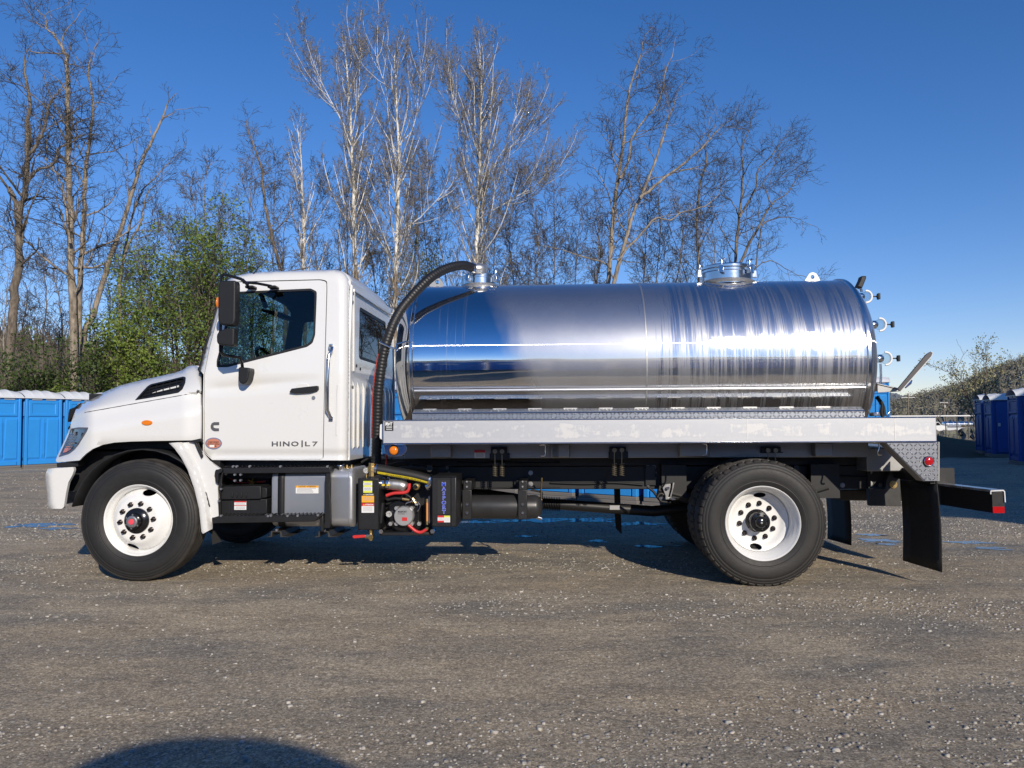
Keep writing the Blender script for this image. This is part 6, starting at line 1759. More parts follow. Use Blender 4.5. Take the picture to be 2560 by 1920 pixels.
# ------------------------------------------------------------------ portable toilets
M['toilet_blue'] = simple("blue_moulded_plastic", (0.030, 0.27, 0.70), 0.42, 0, 0.12, 3, spec=0.4)
M['toilet_blue_shaded'] = simple("shaded_blue_moulded_plastic", (0.009, 0.065, 0.28), 0.45, 0, 0.12, 3, spec=0.4)  # darkened copy of the blue, for units standing in shade
M['toilet_roof'] = simple("white_translucent_plastic", (0.72, 0.74, 0.75), 0.5, 0, 0.08, 4)
M['toilet_vent'] = simple("grey_vent_plastic", (0.42, 0.45, 0.48), 0.5, 0, 0.3, 60)
M['toilet_base'] = simple("weathered_skid", (0.17, 0.16, 0.15), 0.8)
def make_toilet(wall_mat, base_z=0.0):
    W, H0, H1 = 0.56, 0.12, 2.08
    t = empty("portable_toilet")
    mb = MB(); mb.box(-W - 0.02, W + 0.02, -W - 0.02, W + 0.02, 0, 0.055); mb.box(-W, W, -W, W, 0.055, H0); mb.build("skid", M['toilet_base'], t, bevel=0.01)
    mb = MB(); mb.box(-W + 0.05, W - 0.05, -W + 0.05, W - 0.05, H0, H1)
    for sx in (-1, 1):
        for sy in (-1, 1):                                           # corner posts
            mb.hexa([(sx * W - sx * 0.0, sy * W, H0), (sx * (W - 0.09), sy * W, H0), (sx * (W - 0.09), sy * (W - 0.09), H0), (sx * W, sy * (W - 0.09), H0),
                     (sx * (W - 0.01), sy * (W - 0.01), H1), (sx * (W - 0.09), sy * (W - 0.01), H1), (sx * (W - 0.09), sy * (W - 0.09), H1), (sx * (W - 0.01), sy * (W - 0.09), H1)])
    wall = mb.build("wall", wall_mat, t, bevel=0.012)
    def side(rot):
        """moulded panels of one wall, built on the -y face"""
        c, s = math.cos(rot), math.sin(rot)
        def R3(p): return (p[0] * c - p[1] * s, p[0] * s + p[1] * c, p[2])
        def pad(poly, name, d0, d1, inset):
            cx = sum(p[0] for p in poly) / len(poly); cz = sum(p[1] for p in poly) / len(poly)
            a = [R3((x, -W + 0.05 - d0, z)) for x, z in poly]
            bq = [R3((x + (cx - x) * inset, -W + 0.05 - d1, z + (cz - z) * inset)) for x, z in poly]
            n = len(poly); mb = MB()
            mb.add(a + bq, [tuple(range(n, 2 * n))] + [(i, (i + 1) % n, n + (i + 1) % n, n + i) for i in range(n)])
            return mb.build(name, wall_mat, wall)
        pad([(-0.46, 0.13), (0.46, 0.13), (0.46, 0.24), (-0.46, 0.24)], "wall_panel", -0.001, 0.035, 0.04)
        f = [(-0.46, 1.50), (0.46, 1.50), (0.46, 1.96), (-0.46, 1.96)]
        mb = MB()                                                    # raised frame round the upper panel
        o_ = [R3((x, -W + 0.05, z)) for x, z in f]; o2 = [R3((x, -W + 0.012, z)) for x, z in [(-0.43, 1.53), (0.43, 1.53), (0.43, 1.93), (-0.43, 1.93)]]
        o3 = [R3((x, -W + 0.012, z)) for x, z in [(-0.36, 1.58), (0.36, 1.58), (0.36, 1.89), (-0.36, 1.89)]]; o4 = [R3((x, -W + 0.03, z)) for x, z in [(-0.34, 1.60), (0.34, 1.60), (0.34, 1.87), (-0.34, 1.87)]]
        mb.add(o_ + o2 + o3 + o4, [(i, (i + 1) % 4, 4 + (i + 1) % 4, 4 + i) for i in range(4)] + [(4 + i, 4 + (i + 1) % 4, 8 + (i + 1) % 4, 8 + i) for i in range(4)] + [(8 + i, 8 + (i + 1) % 4, 12 + (i + 1) % 4, 12 + i) for i in range(4)] + [(12, 13, 14, 15)])
        mb.build("wall_panel", wall_mat, wall)
        pad([(-0.46, 0.27), (-0.10, 0.27), (-0.10, 1.47), (-0.46, 1.47)], "wall_panel", -0.001, 0.030, 0.10)
        pad([(0.08, 0.27), (0.46, 0.27), (0.46, 1.47), (0.12, 1.47)], "wall_panel", -0.001, 0.030, 0.10)
        pad([(-0.06, 0.27), (0.05, 0.27), (0.03, 1.47), (-0.04, 1.47)], "wall_panel", -0.001, 0.045, 0.25)
        for x0 in (-0.36, 0.06):
            mb = MB(); p = [R3((x0, -W + 0.02, 1.985)), R3((x0 + 0.30, -W + 0.02, 1.985)), R3((x0 + 0.30, -W + 0.05, 1.985)), R3((x0, -W + 0.05, 1.985)), R3((x0, -W + 0.02, 2.055)), R3((x0 + 0.30, -W + 0.02, 2.055)), R3((x0 + 0.30, -W + 0.05, 2.055)), R3((x0, -W + 0.05, 2.055))]
            mb.hexa(p); vt = mb.build("vent", M['toilet_vent'], t)
    for k in range(1, 4): side(k * math.pi / 2)
    # door on the -y face
    mb = MB(); mb.box(-0.40, 0.40, -W - 0.008, -W + 0.05, 0.16, 1.98); dr = mb.build("door", wall_mat, t, bevel=0.03)
    mb = MB(); mb.box(-0.28, 0.28, -W - 0.022, -W - 0.006, 0.30, 1.10); mb.build("door_panel", wall_mat, dr, bevel=0.012)
    mb = MB(); mb.box(-0.02, 0.34, -W - 0.013, -W - 0.007, 1.46, 1.72); mb.build("door_sign", M['white_vinyl'], dr)
    mb = MB(); mb.box(-0.36, -0.28, -W - 0.035, -W - 0.006, 1.10, 1.22); mb.build("door_handle", M['toilet_vent'], dr, bevel=0.01)
    # roof: arched front to back with moulded ribs
    rows = []
    n = 33
    for i in range(n):
        x = -W - 0.035 + (2 * W + 0.07) * i / (n - 1)
        rib = 0.022 * max(0.0, math.cos((i % 8) / 8 * 2 * math.pi)) ** 3
        taper = 1 - 0.30 * abs(2 * i / (n - 1) - 1) ** 4
        row = []
        for j in range(15):
            u = -1 + 2 * j / 14
            row.append((x, u * (W + 0.035), H1 - 0.015 + (0.205 * taper + rib) * max(0.0, 1 - abs(u) ** 2.6)))
        rows.append(row)
    mb = MB(); mb.grid(rows)
    mb.box(-W - 0.035, W + 0.035, -W - 0.035, W + 0.035, H1 - 0.045, H1 - 0.016)
    rf = mb.build("roof", M['toilet_roof'], t, smooth=40)
    if wall_mat is not M['toilet_blue_shaded']: return t
    mb = MB(); mb.cyl((0.32, 0.32, 2.1), (0.32, 0.32, 2.34), 0.05, 12); mb.build("vent_pipe", simple("black_vent_pipe", (0.02, 0.02, 0.02), 0.5), t, smooth=40)
    return t
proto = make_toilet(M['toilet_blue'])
shaded_proto = make_toilet(M['toilet_blue_shaded'])
used = {0: False, 1: False}
def toilet(x, y, nx_, ny_, label, group, dark=False, door=False):
    """nx_, ny_: direction the visible wall faces"""
    src = shaded_proto if dark else proto
    if not used[dark]:
        o = src; used[dark] = True
    else:
        o = copy_tree(src)
    ang = math.atan2(nx_, -ny_)                                     # turn that brings -y to (nx, ny)
    if not door: ang += math.pi                                     # show the plain back wall
    o.location = (x, y, float(terrain(x, y)) - 0.005)
    o.rotation_euler = (0, 0, ang)
    o.scale = (1, 1, 1)
    tag(o, label, "toilet", group)
    return o
# row at the left edge, seen beyond the bonnet
gl = "blue toilets in the row at the left edge"
d = Vector((0.5, 0.866)); nrm2 = Vector((0.866, -0.5)); p0 = Vector((-15.15, 22.84))
names = ["blue portable toilet cut off by the left edge of the picture", "blue portable toilet fully in view left of the truck's bumper", "blue portable toilet half hidden by the truck's grille and bonnet", "blue portable toilet of which only the white roof shows above the bonnet", "blue portable toilet hidden behind the front of the bonnet, next in the left row"]
for i in range(4):
    c = p0 + d * (0.02 + 1.22 * i) - nrm2 * 0.56
    toilet(c.x, c.y, nrm2.x, nrm2.y, names[i], gl).scale.z = 1.06
# row behind the truck, seen under the chassis
gm = "blue toilets in the row behind the truck"
d = Vector((0.79, -0.613)); nrm2 = Vector((-0.613, -0.79)); p0 = Vector((2.06, 12.53))
for i in (-6, -5, -3, -2, -1, 0):
    c = p0 + d * (0.62 + 1.24 * i) - nrm2 * 0.56
    lab = {-5: "blue portable toilet showing between the suction hose and the tank's front head", -1: "blue portable toilet seen under the chassis left of the hanging splash flap", -2: "blue portable toilet seen under the chassis just right of the black air reservoir", 0: "blue portable toilet seen under the chassis just ahead of the rear wheel", -3: "blue portable toilet mostly hidden behind the black air reservoir", -6: "blue portable toilet showing between the back of the cab and the suction hose"}[i]
    toilet(c.x, c.y, nrm2.x, nrm2.y, lab, gm)
# beyond the tank's rear and at the right edge
for i in range(3):
    toilet(17.0 + 0.55 * i, 36.0 + 1.15 * i, -0.35, -0.94, ("blue portable toilet with pale roof just right of the tank's rear end", "second blue portable toilet receding behind the first, right of the tank's rear end", "third and farthest blue portable toilet of the row right of the tank's rear end")[i], "blue toilets beyond the rear of the tank")
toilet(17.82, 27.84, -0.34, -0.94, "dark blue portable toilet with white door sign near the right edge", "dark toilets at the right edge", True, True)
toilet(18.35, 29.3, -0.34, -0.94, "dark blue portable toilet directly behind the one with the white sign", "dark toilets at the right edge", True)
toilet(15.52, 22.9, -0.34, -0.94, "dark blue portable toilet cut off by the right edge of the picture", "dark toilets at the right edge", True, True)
# row behind the photographer: mirrored in the tank; one throws its shadow into the foreground
for i in range(-7, 8):
    x = (0.42 if i else 0.46) + 1.32 * i
    y = -3.25 if i else -2.03
    lab = "portable toilet whose domed shadow falls at the bottom edge" if i == 0 else "portable toilet in the dark blue row mirrored in the polished tank"
    o_last = toilet(x, y, 0.0, 1.0, lab, "toilets mirrored in the tank", False, True)
    if i == 0: bpy.context.view_layer.update(); o_last.rotation_euler.z += math.pi / 2

# ------------------------------------------------------------------ workshop building outside the right edge: throws the broad shadow there
cB, dA, dB, HB = Vector((11.6, -4.1)), Vector((0.908, -0.419)), Vector((0.419, 0.908)), 7.0
bld = empty("workshop_building", (cB.x, cB.y, 0), math.atan2(dB.y, dB.x))
LB, WB = 48.0, 16.0
corr = simple("ribbed_metal_cladding", (0.42, 0.42, 0.41), 0.5, 0.1, 0.08, 2)
mb = MB(); mb.box(0, LB, -WB, 0, 0, HB - 0.05); mb.build("wall", corr, bld)
mb = MB(); mb.prism([(-0.3, 0.3, HB - 0.05), (-0.3, -WB - 0.3, HB - 0.05), (-0.3, -WB / 2, HB + 2.0)], (LB + 0.6, 0, 0)); mb.build("roof", simple("grey_metal_roof", (0.25, 0.26, 0.27), 0.5, 0.3), bld)
for i in range(3):
    mb = MB(); mb.box(6 + i * 13, 11 + i * 13, 0.001, 0.06, 0.0, 4.6); mb.build("door", M['white_vinyl'], bld)
tag(bld, "metal workshop building outside the right edge that throws the broad shadow", "building")
# ------------------------------------------------------------------ trees
class Wood:
    """collects tapered branches as quads"""
    def __init__(s):
        s.V, s.F, s.n = [], [], 0
    def add(s, pts, r0, r1, n):
        pts = np.asarray(pts); k = len(pts)
        d = pts[-1] - pts[0]
        a = np.array([0.0, 0, 1]) if abs(d[2]) < 0.85 * np.linalg.norm(d) else np.array([1.0, 0, 0])
        u = np.cross(d, a); u /= (np.linalg.norm(u) + 1e-9)
        w = np.cross(d, u); w /= (np.linalg.norm(w) + 1e-9)
        key = (k, n)
        if key not in PAT:
            i = np.arange(k - 1)[:, None] * n; j = np.arange(n)[None]
            PAT[key] = np.stack([(i + j).ravel(), (i + (j + 1) % n).ravel(), (i + n + (j + 1) % n).ravel(), (i + n + j).ravel()], 1)
            th = np.arange(n) * 2 * math.pi / n
            CS[n] = (np.cos(th), np.sin(th))
        c, sn = CS[n]
        ring = c[:, None] * u[None] + sn[:, None] * w[None]
        rad = np.linspace(r0, r1, k) if np.isscalar(r0) else r0
        s.V.append((pts[:, None] + rad[:, None, None] * ring[None]).reshape(-1, 3))
        s.F.append(PAT[key] + s.n)
        s.n += k * n
    def build(s, name, mat, parent, smooth=True):
        if not s.V: return None
        return obj_from(fast_mesh(name, np.concatenate(s.V), np.concatenate(s.F)), name, mat, parent, smooth)
PAT, CS = {}, {}
STY = {
  # dens: children per metre of parent by level; ratio: child length / parent length; ang: spread; gn: gnarl; up: lift
  'oak': dict(dens=(1.8, 2.3, 3.8, 5.5), ln=((1.6, 4.2), (0.8, 2.0), (0.45, 1.0), (0.25, 0.6)), ang=(50, 50, 48, 45), gn=(0.16, 0.20, 0.22, 0.2), up=(0.05, 0.05, 0.05, 0.03), start=0.32),
  'sycamore': dict(dens=(3.4, 2.8, 3.8, 6.0), ln=((1.8, 4.0), (0.7, 1.7), (0.4, 0.8), (0.22, 0.45)), ang=(36, 34, 36, 35), gn=(0.08, 0.12, 0.15, 0.15), up=(0.16, 0.14, 0.12, 0.10), start=0.22),
  'thicket': dict(dens=(1.8, 2.7, 4.4, 6.0), ln=((1.0, 2.6), (0.6, 1.3), (0.35, 0.8), (0.2, 0.4)), ang=(42, 45, 45, 40), gn=(0.14, 0.18, 0.2, 0.2), up=(0.10, 0.08, 0.05, 0.05), start=0.25),
  'sapling': dict(dens=(2.2, 3.0, 4.0, 0), ln=((0.5, 1.6), (0.3, 0.8), (0.2, 0.4), (0.15, 0.3)), ang=(45, 45, 45, 40), gn=(0.14, 0.18, 0.2, 0.2), up=(0.10, 0.08, 0.05, 0.05), start=0.15),
}
def rnd_dir(rng, d, ang):
    a = rng.normal(0, 1, 3); a -= d * a.dot(d); a /= np.linalg.norm(a) + 1e-9
    t = math.radians(ang) * rng.uniform(0.65, 1.25)
    return d * math.cos(t) + a * math.sin(t)
def grow(rng, big, small, tips, p, d, L, r, lvl, st, maxl, lscale, rmin):
    n = (7, 5, 3, 1)[lvl]
    pts = [p]
    gn, up = st['gn'][lvl], st['up'][lvl]
    for i in range(n):
        d = d + rng.normal(0, gn, 3); d[2] += up
        d /= np.linalg.norm(d)
        p = p + d * (L / n)
        pts.append(p)
    r1 = max(rmin, r * 0.28)
    (big if lvl == 0 else small).add(pts, r, r1, (6, 4, 3, 3)[lvl])
    if lvl >= 2: tips.append(p)
    if lvl + 1 > maxl: return
    k = st['dens'][lvl + 1] * L
    k = int(k) + (1 if rng.random() < k % 1 else 0)
    P = np.asarray(pts)
    for i in range(k):
        t = 0.15 + 0.85 * (i + rng.random()) / max(1, k)
        f = min(n - 1e-6, t * n); j = int(f)
        q_ = P[j] + (P[j + 1] - P[j]) * (f - j)
        dd = P[j + 1] - P[j]; dd /= np.linalg.norm(dd)
        lo, hi = st['ln'][lvl + 1]
        l = rng.uniform(lo, hi) * lscale * (1.1 - 0.55 * t) * min(1.0, 0.45 + L / (2.2 * hi * lscale))
        grow(rng, big, small, tips, q_, rnd_dir(rng, dd, st['ang'][lvl + 1]), l, max(rmin, (r + (r1 - r) * t) * 0.62), lvl + 1, st, maxl, lscale, rmin)
def stem_curve(pts, sub=4):
    vp = [Vector(p) for p in pts]
    return np.array([tuple(p) for p in spline(vp, sub)])
def make_tree(name, label, stems, style, seed, bark, twig, group=None, maxl=3, lscale=1.0, rmin=0.006, leaves=None, dens=1.0, cat="tree", spread=1.0):
    """stems: list of (world points, radius at the foot, radius at the tip, first fraction with branches)"""
    rng = np.random.default_rng(seed)
    st = dict(STY[style])
    root = empty(name, tuple(stems[0][0][0]))
    org = np.array(stems[0][0][0])
    big, small, tips = Wood(), Wood(), []
    for pts, r0, r1, start in stems:
        r0, r1 = r0 * 0.60, max(rmin, r1 * 0.6)
        P = stem_curve(pts) - org
        P[1:-1] += rng.normal(0, 0.02, (len(P) - 2, 3))
        k = len(P)
        rad = r1 + (r0 - r1) * (1 - np.linspace(0, 1, k)) ** 0.9
        rad[0] *= 1.25
        big.add(P, rad, None, 9)
        seg = np.linalg.norm(np.diff(P, axis=0), axis=1); cum = np.concatenate([[0], np.cumsum(seg)]); Lt = cum[-1]
        nb = int(st['dens'][0] * dens * Lt * (1 - start))
        for i in range(nb):
            t = start + (1 - start) * (i + rng.random()) / max(1, nb)
            s_ = t * Lt; j = min(k - 2, int(np.searchsorted(cum, s_)) - 1); j = max(0, j)
            f = (s_ - cum[j]) / max(1e-6, seg[j])
            p = P[j] + (P[j + 1] - P[j]) * f
            dd = P[j + 1] - P[j]; dd /= np.linalg.norm(dd)
            lo, hi = st['ln'][0]
            prof = (0.25 + 1.05 * math.sin(math.pi * min(1, 0.25 + 0.73 * (t - start) / (1 - start)))) if style == 'sycamore' else (1.15 - 0.65 * t)
            l = rng.uniform(lo, hi) * lscale * prof * spread
            r = max(rmin * 1.6, rad[j] * rng.uniform(0.28, 0.48))
            grow(rng, big, small, tips, p, rnd_dir(rng, dd, st['ang'][0]), l, min(r, 0.036 if style == 'sycamore' else 0.058), 0, st, maxl, lscale, rmin)
        grow(rng, big, small, tips, P[-1], (P[-1] - P[-2]) / np.linalg.norm(P[-1] - P[-2]), st['ln'][0][0] * lscale * 0.6, r1, 0, st, maxl, lscale, rmin)
    big.build("trunk", bark, root)
    small.build("crown", twig, root)
    if leaves is not None and tips:
        mat, per, size, jit = leaves
        leaf_cloud("foliage", np.asarray(tips), mat, per, size, jit, rng, root)
    tag(root, label, cat, group)
    return root
def leaf_cloud(name, C, mat, per, size, jit, rng, parent):
    C = C[rng.random(len(C)) < per] if per < 1 else np.repeat(C, per, 0)
    k = len(C)
    C = C + rng.normal(0, jit, (k, 3))
    a = rng.normal(0, 1, (k, 3)); a /= np.linalg.norm(a, axis=1)[:, None]
    b_ = rng.normal(0, 1, (k, 3)); b_ -= a * (a * b_).sum(1)[:, None]; b_ /= np.linalg.norm(b_, axis=1)[:, None]
    s = (size * rng.uniform(0.6, 1.3, k))[:, None]
    V = np.stack([C - a * s, C + b_ * s * 0.55, C + a * s, C - b_ * s * 0.55], 1).reshape(-1, 3)
    F_ = np.arange(k * 4).reshape(-1, 4)
    return obj_from(fast_mesh(name, V, F_), name, mat, parent)
def bark_mat(name, c0, c1, scale=6.0, patch=None):
    m, nt, b = nmat(name)
    v = COORD(nt, "Object", (1, 1, 0.35))
    n1 = NOISE(nt, v, scale, 5, 0.65, 0.4)
    c = MIXC(nt, RAMP(nt, n1, [(0.38, 0.0), (0.62, 1.0)]), c0, c1)
    if patch:
        n2 = NOISE(nt, v, scale * 0.55, 4, 0.6, 0.6)
        tc = nt.nodes.new("ShaderNodeSeparateXYZ"); nt.links.new(COORD(nt), tc.inputs[0])
        lowm = RAMP(nt, MATH(nt, 'MULTIPLY', tc.outputs[2], 0.05), [(0.15, 0.14), (0.75, 0.0)])
        c = MIXC(nt, RAMP(nt, MATH(nt, 'ADD', n2, lowm), [(0.60, 0.0), (0.65, 1.0)]), c, patch)
    nt.links.new(c, b.inputs["Base Color"]); b.inputs["Roughness"].default_value = 0.95; b.inputs["Specular IOR Level"].default_value = 0.2
    BUMP(nt, n1, 0.6, 0.02, b)
    return m
def leaf_mat(name, c0, c1, scale=1.2, trans=0.35):
    m, nt, b = nmat(name)
    v = COORD(nt)
    n1 = NOISE(nt, v, scale, 3, 0.6); n2 = NOISE(nt, v, 14, 2, 0.6)
    f = MATH(nt, 'ADD', MATH(nt, 'MULTIPLY', n1, 0.6), MATH(nt, 'MULTIPLY', n2, 0.4))
    c = MIXC(nt, RAMP(nt, f, [(0.38, 0.0), (0.62, 1.0)]), c0, c1)
    nt.links.new(c, b.inputs["Base Color"]); b.inputs["Roughness"].default_value = 0.6
    tl = nt.nodes.new("ShaderNodeBsdfTranslucent"); nt.links.new(c, tl.inputs[0])
    mx = nt.nodes.new("ShaderNodeMixShader"); mx.inputs[0].default_value = trans
    nt.links.new(b.outputs[0], mx.inputs[1]); nt.links.new(tl.outputs[0], mx.inputs[2]); nt.links.new(mx.outputs[0], nt.nodes["Material Output"].inputs[0])
    return m
B_oak = bark_mat("grey_brown_bark", (0.15, 0.122, 0.095), (0.36, 0.305, 0.24))
B_dark = bark_mat("dark_bark", (0.085, 0.070, 0.056), (0.23, 0.19, 0.148))
B_syc = bark_mat("white_sycamore_bark", (0.60, 0.57, 0.51), (0.80, 0.77, 0.71), 3.0, (0.24, 0.185, 0.135))
T_oak = bark_mat("brown_twigs", (0.095, 0.080, 0.064), (0.19, 0.162, 0.130))
T_dark = bark_mat("dark_twigs", (0.045, 0.040, 0.034), (0.105, 0.092, 0.076))
T_syc = bark_mat("grey_sycamore_twigs", (0.115, 0.102, 0.088), (0.28, 0.255, 0.222))
L_bud = leaf_mat("brown_seed_balls", (0.085, 0.064, 0.048), (0.17, 0.13, 0.10), 2.0, 0.1)
L_green = leaf_mat("fresh_green_leaves", (0.085, 0.14, 0.022), (0.22, 0.30, 0.055))
L_dark = leaf_mat("deep_green_leaves", (0.040, 0.070, 0.016), (0.11, 0.155, 0.036))
L_lime = leaf_mat("lime_green_leaves", (0.13, 0.20, 0.025), (0.27, 0.34, 0.06))
L_pale = leaf_mat("pale_yellow_buds", (0.30, 0.29, 0.12), (0.50, 0.48, 0.26))

def TP(k, pts, Y):
    return [tuple(world_at(x, y, Y)) for x, y in q(k, pts)]
def foot(p, Y):
    return (p[0], Y, float(terrain(p[0], Y)) - 0.3)
def stemlist(parts, Y):
    out = []
    for pts in parts:
        out += TP(pts[0], pts[1], Y)
    return out
gL, gS, gR = "bare trees at the left", "white-barked trees behind the cab and tank", "bare trees behind the rear of the tank"
# left group
Y = 33.0
s1 = stemlist([('c2', [(70, 1400), (110, 900), (140, 600), (150, 200)]), ('c1', [(205, 1640), (225, 1300), (228, 1000), (250, 850), (205, 600), (205, 480)])], Y)
s1 = [foot(s1[0], Y)] + s1
s1b = stemlist([('c2', [(150, 215), (60, 60)]), ('c1', [(130, 1640), (0, 1470), (-120, 1250)])], Y + 0.3)
s1c = TP('c1', [(225, 1290), (300, 1200), (370, 1040), (420, 850), (470, 780), (540, 690)], Y - 0.4)
s1d = TP('c1', [(240, 1480), (310, 1410), (430, 1370), (510, 1220), (600, 1180), (690, 1120)], Y - 0.2)
make_tree("bare_tree", "bare forked tree at the far left edge, reaching the top of the picture", [(s1, 0.34, 0.05, 0.42), (s1b, 0.17, 0.04, 0.15), (s1c, 0.13, 0.03, 0.2), (s1d, 0.12, 0.03, 0.2)], 'oak', 1, B_dark, T_dark, gL)
s2 = stemlist([('c2', [(560, 1400), (548, 900), (532, 500), (540, 250)]), ('c1', [(575, 1640), (570, 1200), (565, 900), (560, 600), (545, 470), (510, 390), (450, 290), (390, 240), (380, 150), (300, 80)])], Y + 1)
s2 = [foot(s2[0], Y + 1)] + s2
s2b = stemlist([('c2', [(585, 1250), (600, 900), (615, 600), (640, 250)]), ('c1', [(700, 1640), (718, 1350), (738, 1200), (772, 900), (745, 700), (735, 560), (770, 440)])], Y + 1.4)
s2b = [s2[1]] + s2b
s2c = TP('c1', [(510, 390), (530, 290), (580, 210), (640, 150)], Y + 1)
s2d = stemlist([('c2', [(530, 480), (500, 250), (470, 60)]), ('c1', [(500, 1500), (430, 1380), (380, 1300), (400, 1130)])], Y + 0.6)
make_tree("bare_tree", "tallest bare tree at the left, trunk rising in two close stems", [(s2, 0.30, 0.03, 0.30), (s2b, 0.24, 0.035, 0.30), (s2c, 0.06, 0.02, 0.1), (s2d, 0.10, 0.03, 0.2)], 'oak', 2, B_oak, T_dark, gL)
s3 = stemlist([('c2', [(620, 1230), (700, 1020), (800, 700), (900, 400)]), ('c1', [(1090, 1640), (1150, 1400), (1230, 1230), (1300, 1080), (1350, 970), (1385, 870)])], Y + 2)
s3 = [foot(s3[0], Y + 2)] + s3
s3b = TP('c1', [(1350, 975), (1410, 955), (1470, 910)], Y + 2)
make_tree("bare_tree", "bare leaning tree with a broken top left of the green trees", [(s3, 0.24, 0.05, 0.62), (s3b, 0.045, 0.02, 0.3)], 'oak', 3, B_oak, T_dark, gL, dens=0.55, lscale=0.8)
s4 = stemlist([('c2', [(905, 1060), (905, 760), (960, 500), (1060, 330), (1100, 120), (1180, 30)])], Y + 3)
s4 = [foot(s4[0], Y + 3)] + s4
s4b = stemlist([('c2', [(905, 760), (935, 560), (985, 300), (1060, 110)]), ('c1', [(1190, 1560), (1280, 1480), (1370, 1380), (1470, 1280)])], Y + 3.4)
make_tree("bare_tree", "bare slender tree with spreading limbs beside the broken leaning one", [(s4, 0.17, 0.03, 0.35), (s4b, 0.11, 0.02, 0.35)], 'oak', 4, B_oak, T_dark, gL, lscale=0.9)
# dark tree left of the first white one
Y = 36.0
s5 = stemlist([('c4', [(420, 1300), (370, 1010), (285, 650), (225, 350), (195, 80), (120, -150), (60, -320)])], Y)
s5 = [foot(s5[0], Y)] + s5
s5b = TP('c4', [(300, 700), (250, 880), (120, 1100)], Y)
make_tree("bare_tree", "dark bare tree rising behind the green trees above the cab roof", [(s5, 0.20, 0.03, 0.40)], 'oak', 5, B_dark, T_dark, None, lscale=0.85)
# sycamores
Y = 40.0
def syc(parts, Y, r0, seed, label, lscale=1.0, limbs=(), dens=1.0, st=0.18, spread=1.0):
    s = stemlist(parts, Y); s[-1] = tuple(0.45 * a_ + 0.55 * b_ for a_, b_ in zip(s[-1], s[-2])); s = [foot(s[0], Y)] + s
    L_ = [(s, r0, 0.02, st)]
    for lp, r, dy in limbs:
        lm = stemlist([lp], Y + dy); lm[-1] = tuple(0.5 * a_ + 0.5 * b_ for a_, b_ in zip(lm[-1], lm[-2]))
        L_.append((lm, r * 0.62, 0.013, 0.25))
    make_tree("white_barked_tree", label, L_, 'sycamore', seed, B_syc, T_syc, gS, 3, lscale, 0.007, (L_bud, 0.25, 0.035, 0.05), dens, "tree", spread)
syc([('c4', [(600, 1300), (588, 1010), (590, 600), (572, 280), (560, 0)]), ('c3', [(378, 1450), (352, 1250), (335, 1050)])], 42, 0.17, 11, "slim white-barked tree above the rear of the cab roof, leftmost of its kind", 0.72, dens=0.8)
syc([('c4', [(1062, 1250), (1060, 1000), (1050, 500), (1040, 100)]), ('c3', [(855, 1650), (842, 1180), (812, 800), (790, 550), (742, 290)])], 40, 0.23, 12, "white-barked tree with a bright straight trunk, second from the left", 0.95, [(('c3', [(842, 1180), (900, 980), (920, 700), (930, 330)]), 0.07, 0.3), (('c3', [(840, 1340), (740, 1100), (640, 900), (520, 690), (470, 500)]), 0.07, -0.4)], spread=0.95)
syc([('c4', [(990, 1200), (985, 1000), (990, 600), (992, 330), (1000, 60)])], 44, 0.12, 13, "thin pale tree just left of the second white trunk", 0.6, dens=0.6, st=0.35)
syc([('c4', [(1425, 1500), (1430, 1290), (1440, 900), (1455, 400), (1465, 0)]), ('c3', [(1285, 1600), (1268, 1200), (1255, 800), (1240, 600), (1262, 330)])], 39, 0.25, 14, "white-barked tree with brown flaking lower trunk behind the suction hose", 0.95, [(('c3', [(1290, 1340), (1410, 1180), (1450, 1000), (1480, 700), (1590, 560)]), 0.08, 0.5), (('c4', [(1465, 660), (1620, 560), (1800, 380), (1960, 220)]), 0.07, -0.3), (('c3', [(1255, 800), (1160, 780), (1080, 560), (1040, 400)]), 0.05, -0.3)], spread=0.95)
syc([('c5', [(325, 1640), (330, 1560), (340, 1300), (350, 1000), (360, 700), (357, 400), (350, 150)])], 40, 0.26, 15, "tall white-barked tree standing right behind the front manway, rightmost of its kind", 1.05, [(('c5', [(350, 1120), (430, 990), (500, 880), (550, 740), (600, 560)]), 0.08, 0.4), (('c5', [(335, 1300), (520, 1190), (690, 1100), (800, 1000)]), 0.07, -0.4), (('c5', [(340, 1060), (290, 960), (262, 800), (190, 560), (160, 400)]), 0.07, 0.3)])
# right group
Y = 38.0
r1 = stemlist([('c6', [(290, 1750), (302, 1600), (330, 1200), (372, 900), (402, 650), (432, 420), (490, 250), (520, 120)])], Y); r1 = [foot(r1[0], Y)] + r1
r1b = stemlist([('c6', [(372, 980), (430, 860), (440, 740), (520, 620), (620, 480), (650, 330), (700, 200)])], Y - 0.3)
make_tree("bare_tree", "tallest bare tree right of the front manway, upright trunk", [(r1, 0.23, 0.03, 0.36), (r1b, 0.12, 0.025, 0.25)], 'oak', 21, B_oak, T_dark, gR)
r2 = stemlist([('c6', [(325, 1750), (345, 1600), (420, 1300), (490, 1110), (570, 940), (630, 750), (690, 560), (720, 470)])], Y - 0.8); r2 = [foot(r2[0], Y - 0.8)] + r2
r2b = stemlist([('c6', [(495, 1105), (620, 1000), (750, 900), (880, 790), (960, 700), (1050, 620)])], Y - 1.1)
r2c = stemlist([('c6', [(355, 1490), (500, 1330), (590, 1225), (680, 1240), (760, 1190), (900, 1150), (980, 1080)])], Y - 1.2)
make_tree("bare_tree", "bare tree leaning right with a long bent limb over the tank", [(r2, 0.21, 0.03, 0.40), (r2b, 0.13, 0.025, 0.25), (r2c, 0.10, 0.025, 0.3)], 'oak', 22, B_oak, T_dark, gR, dens=0.9)
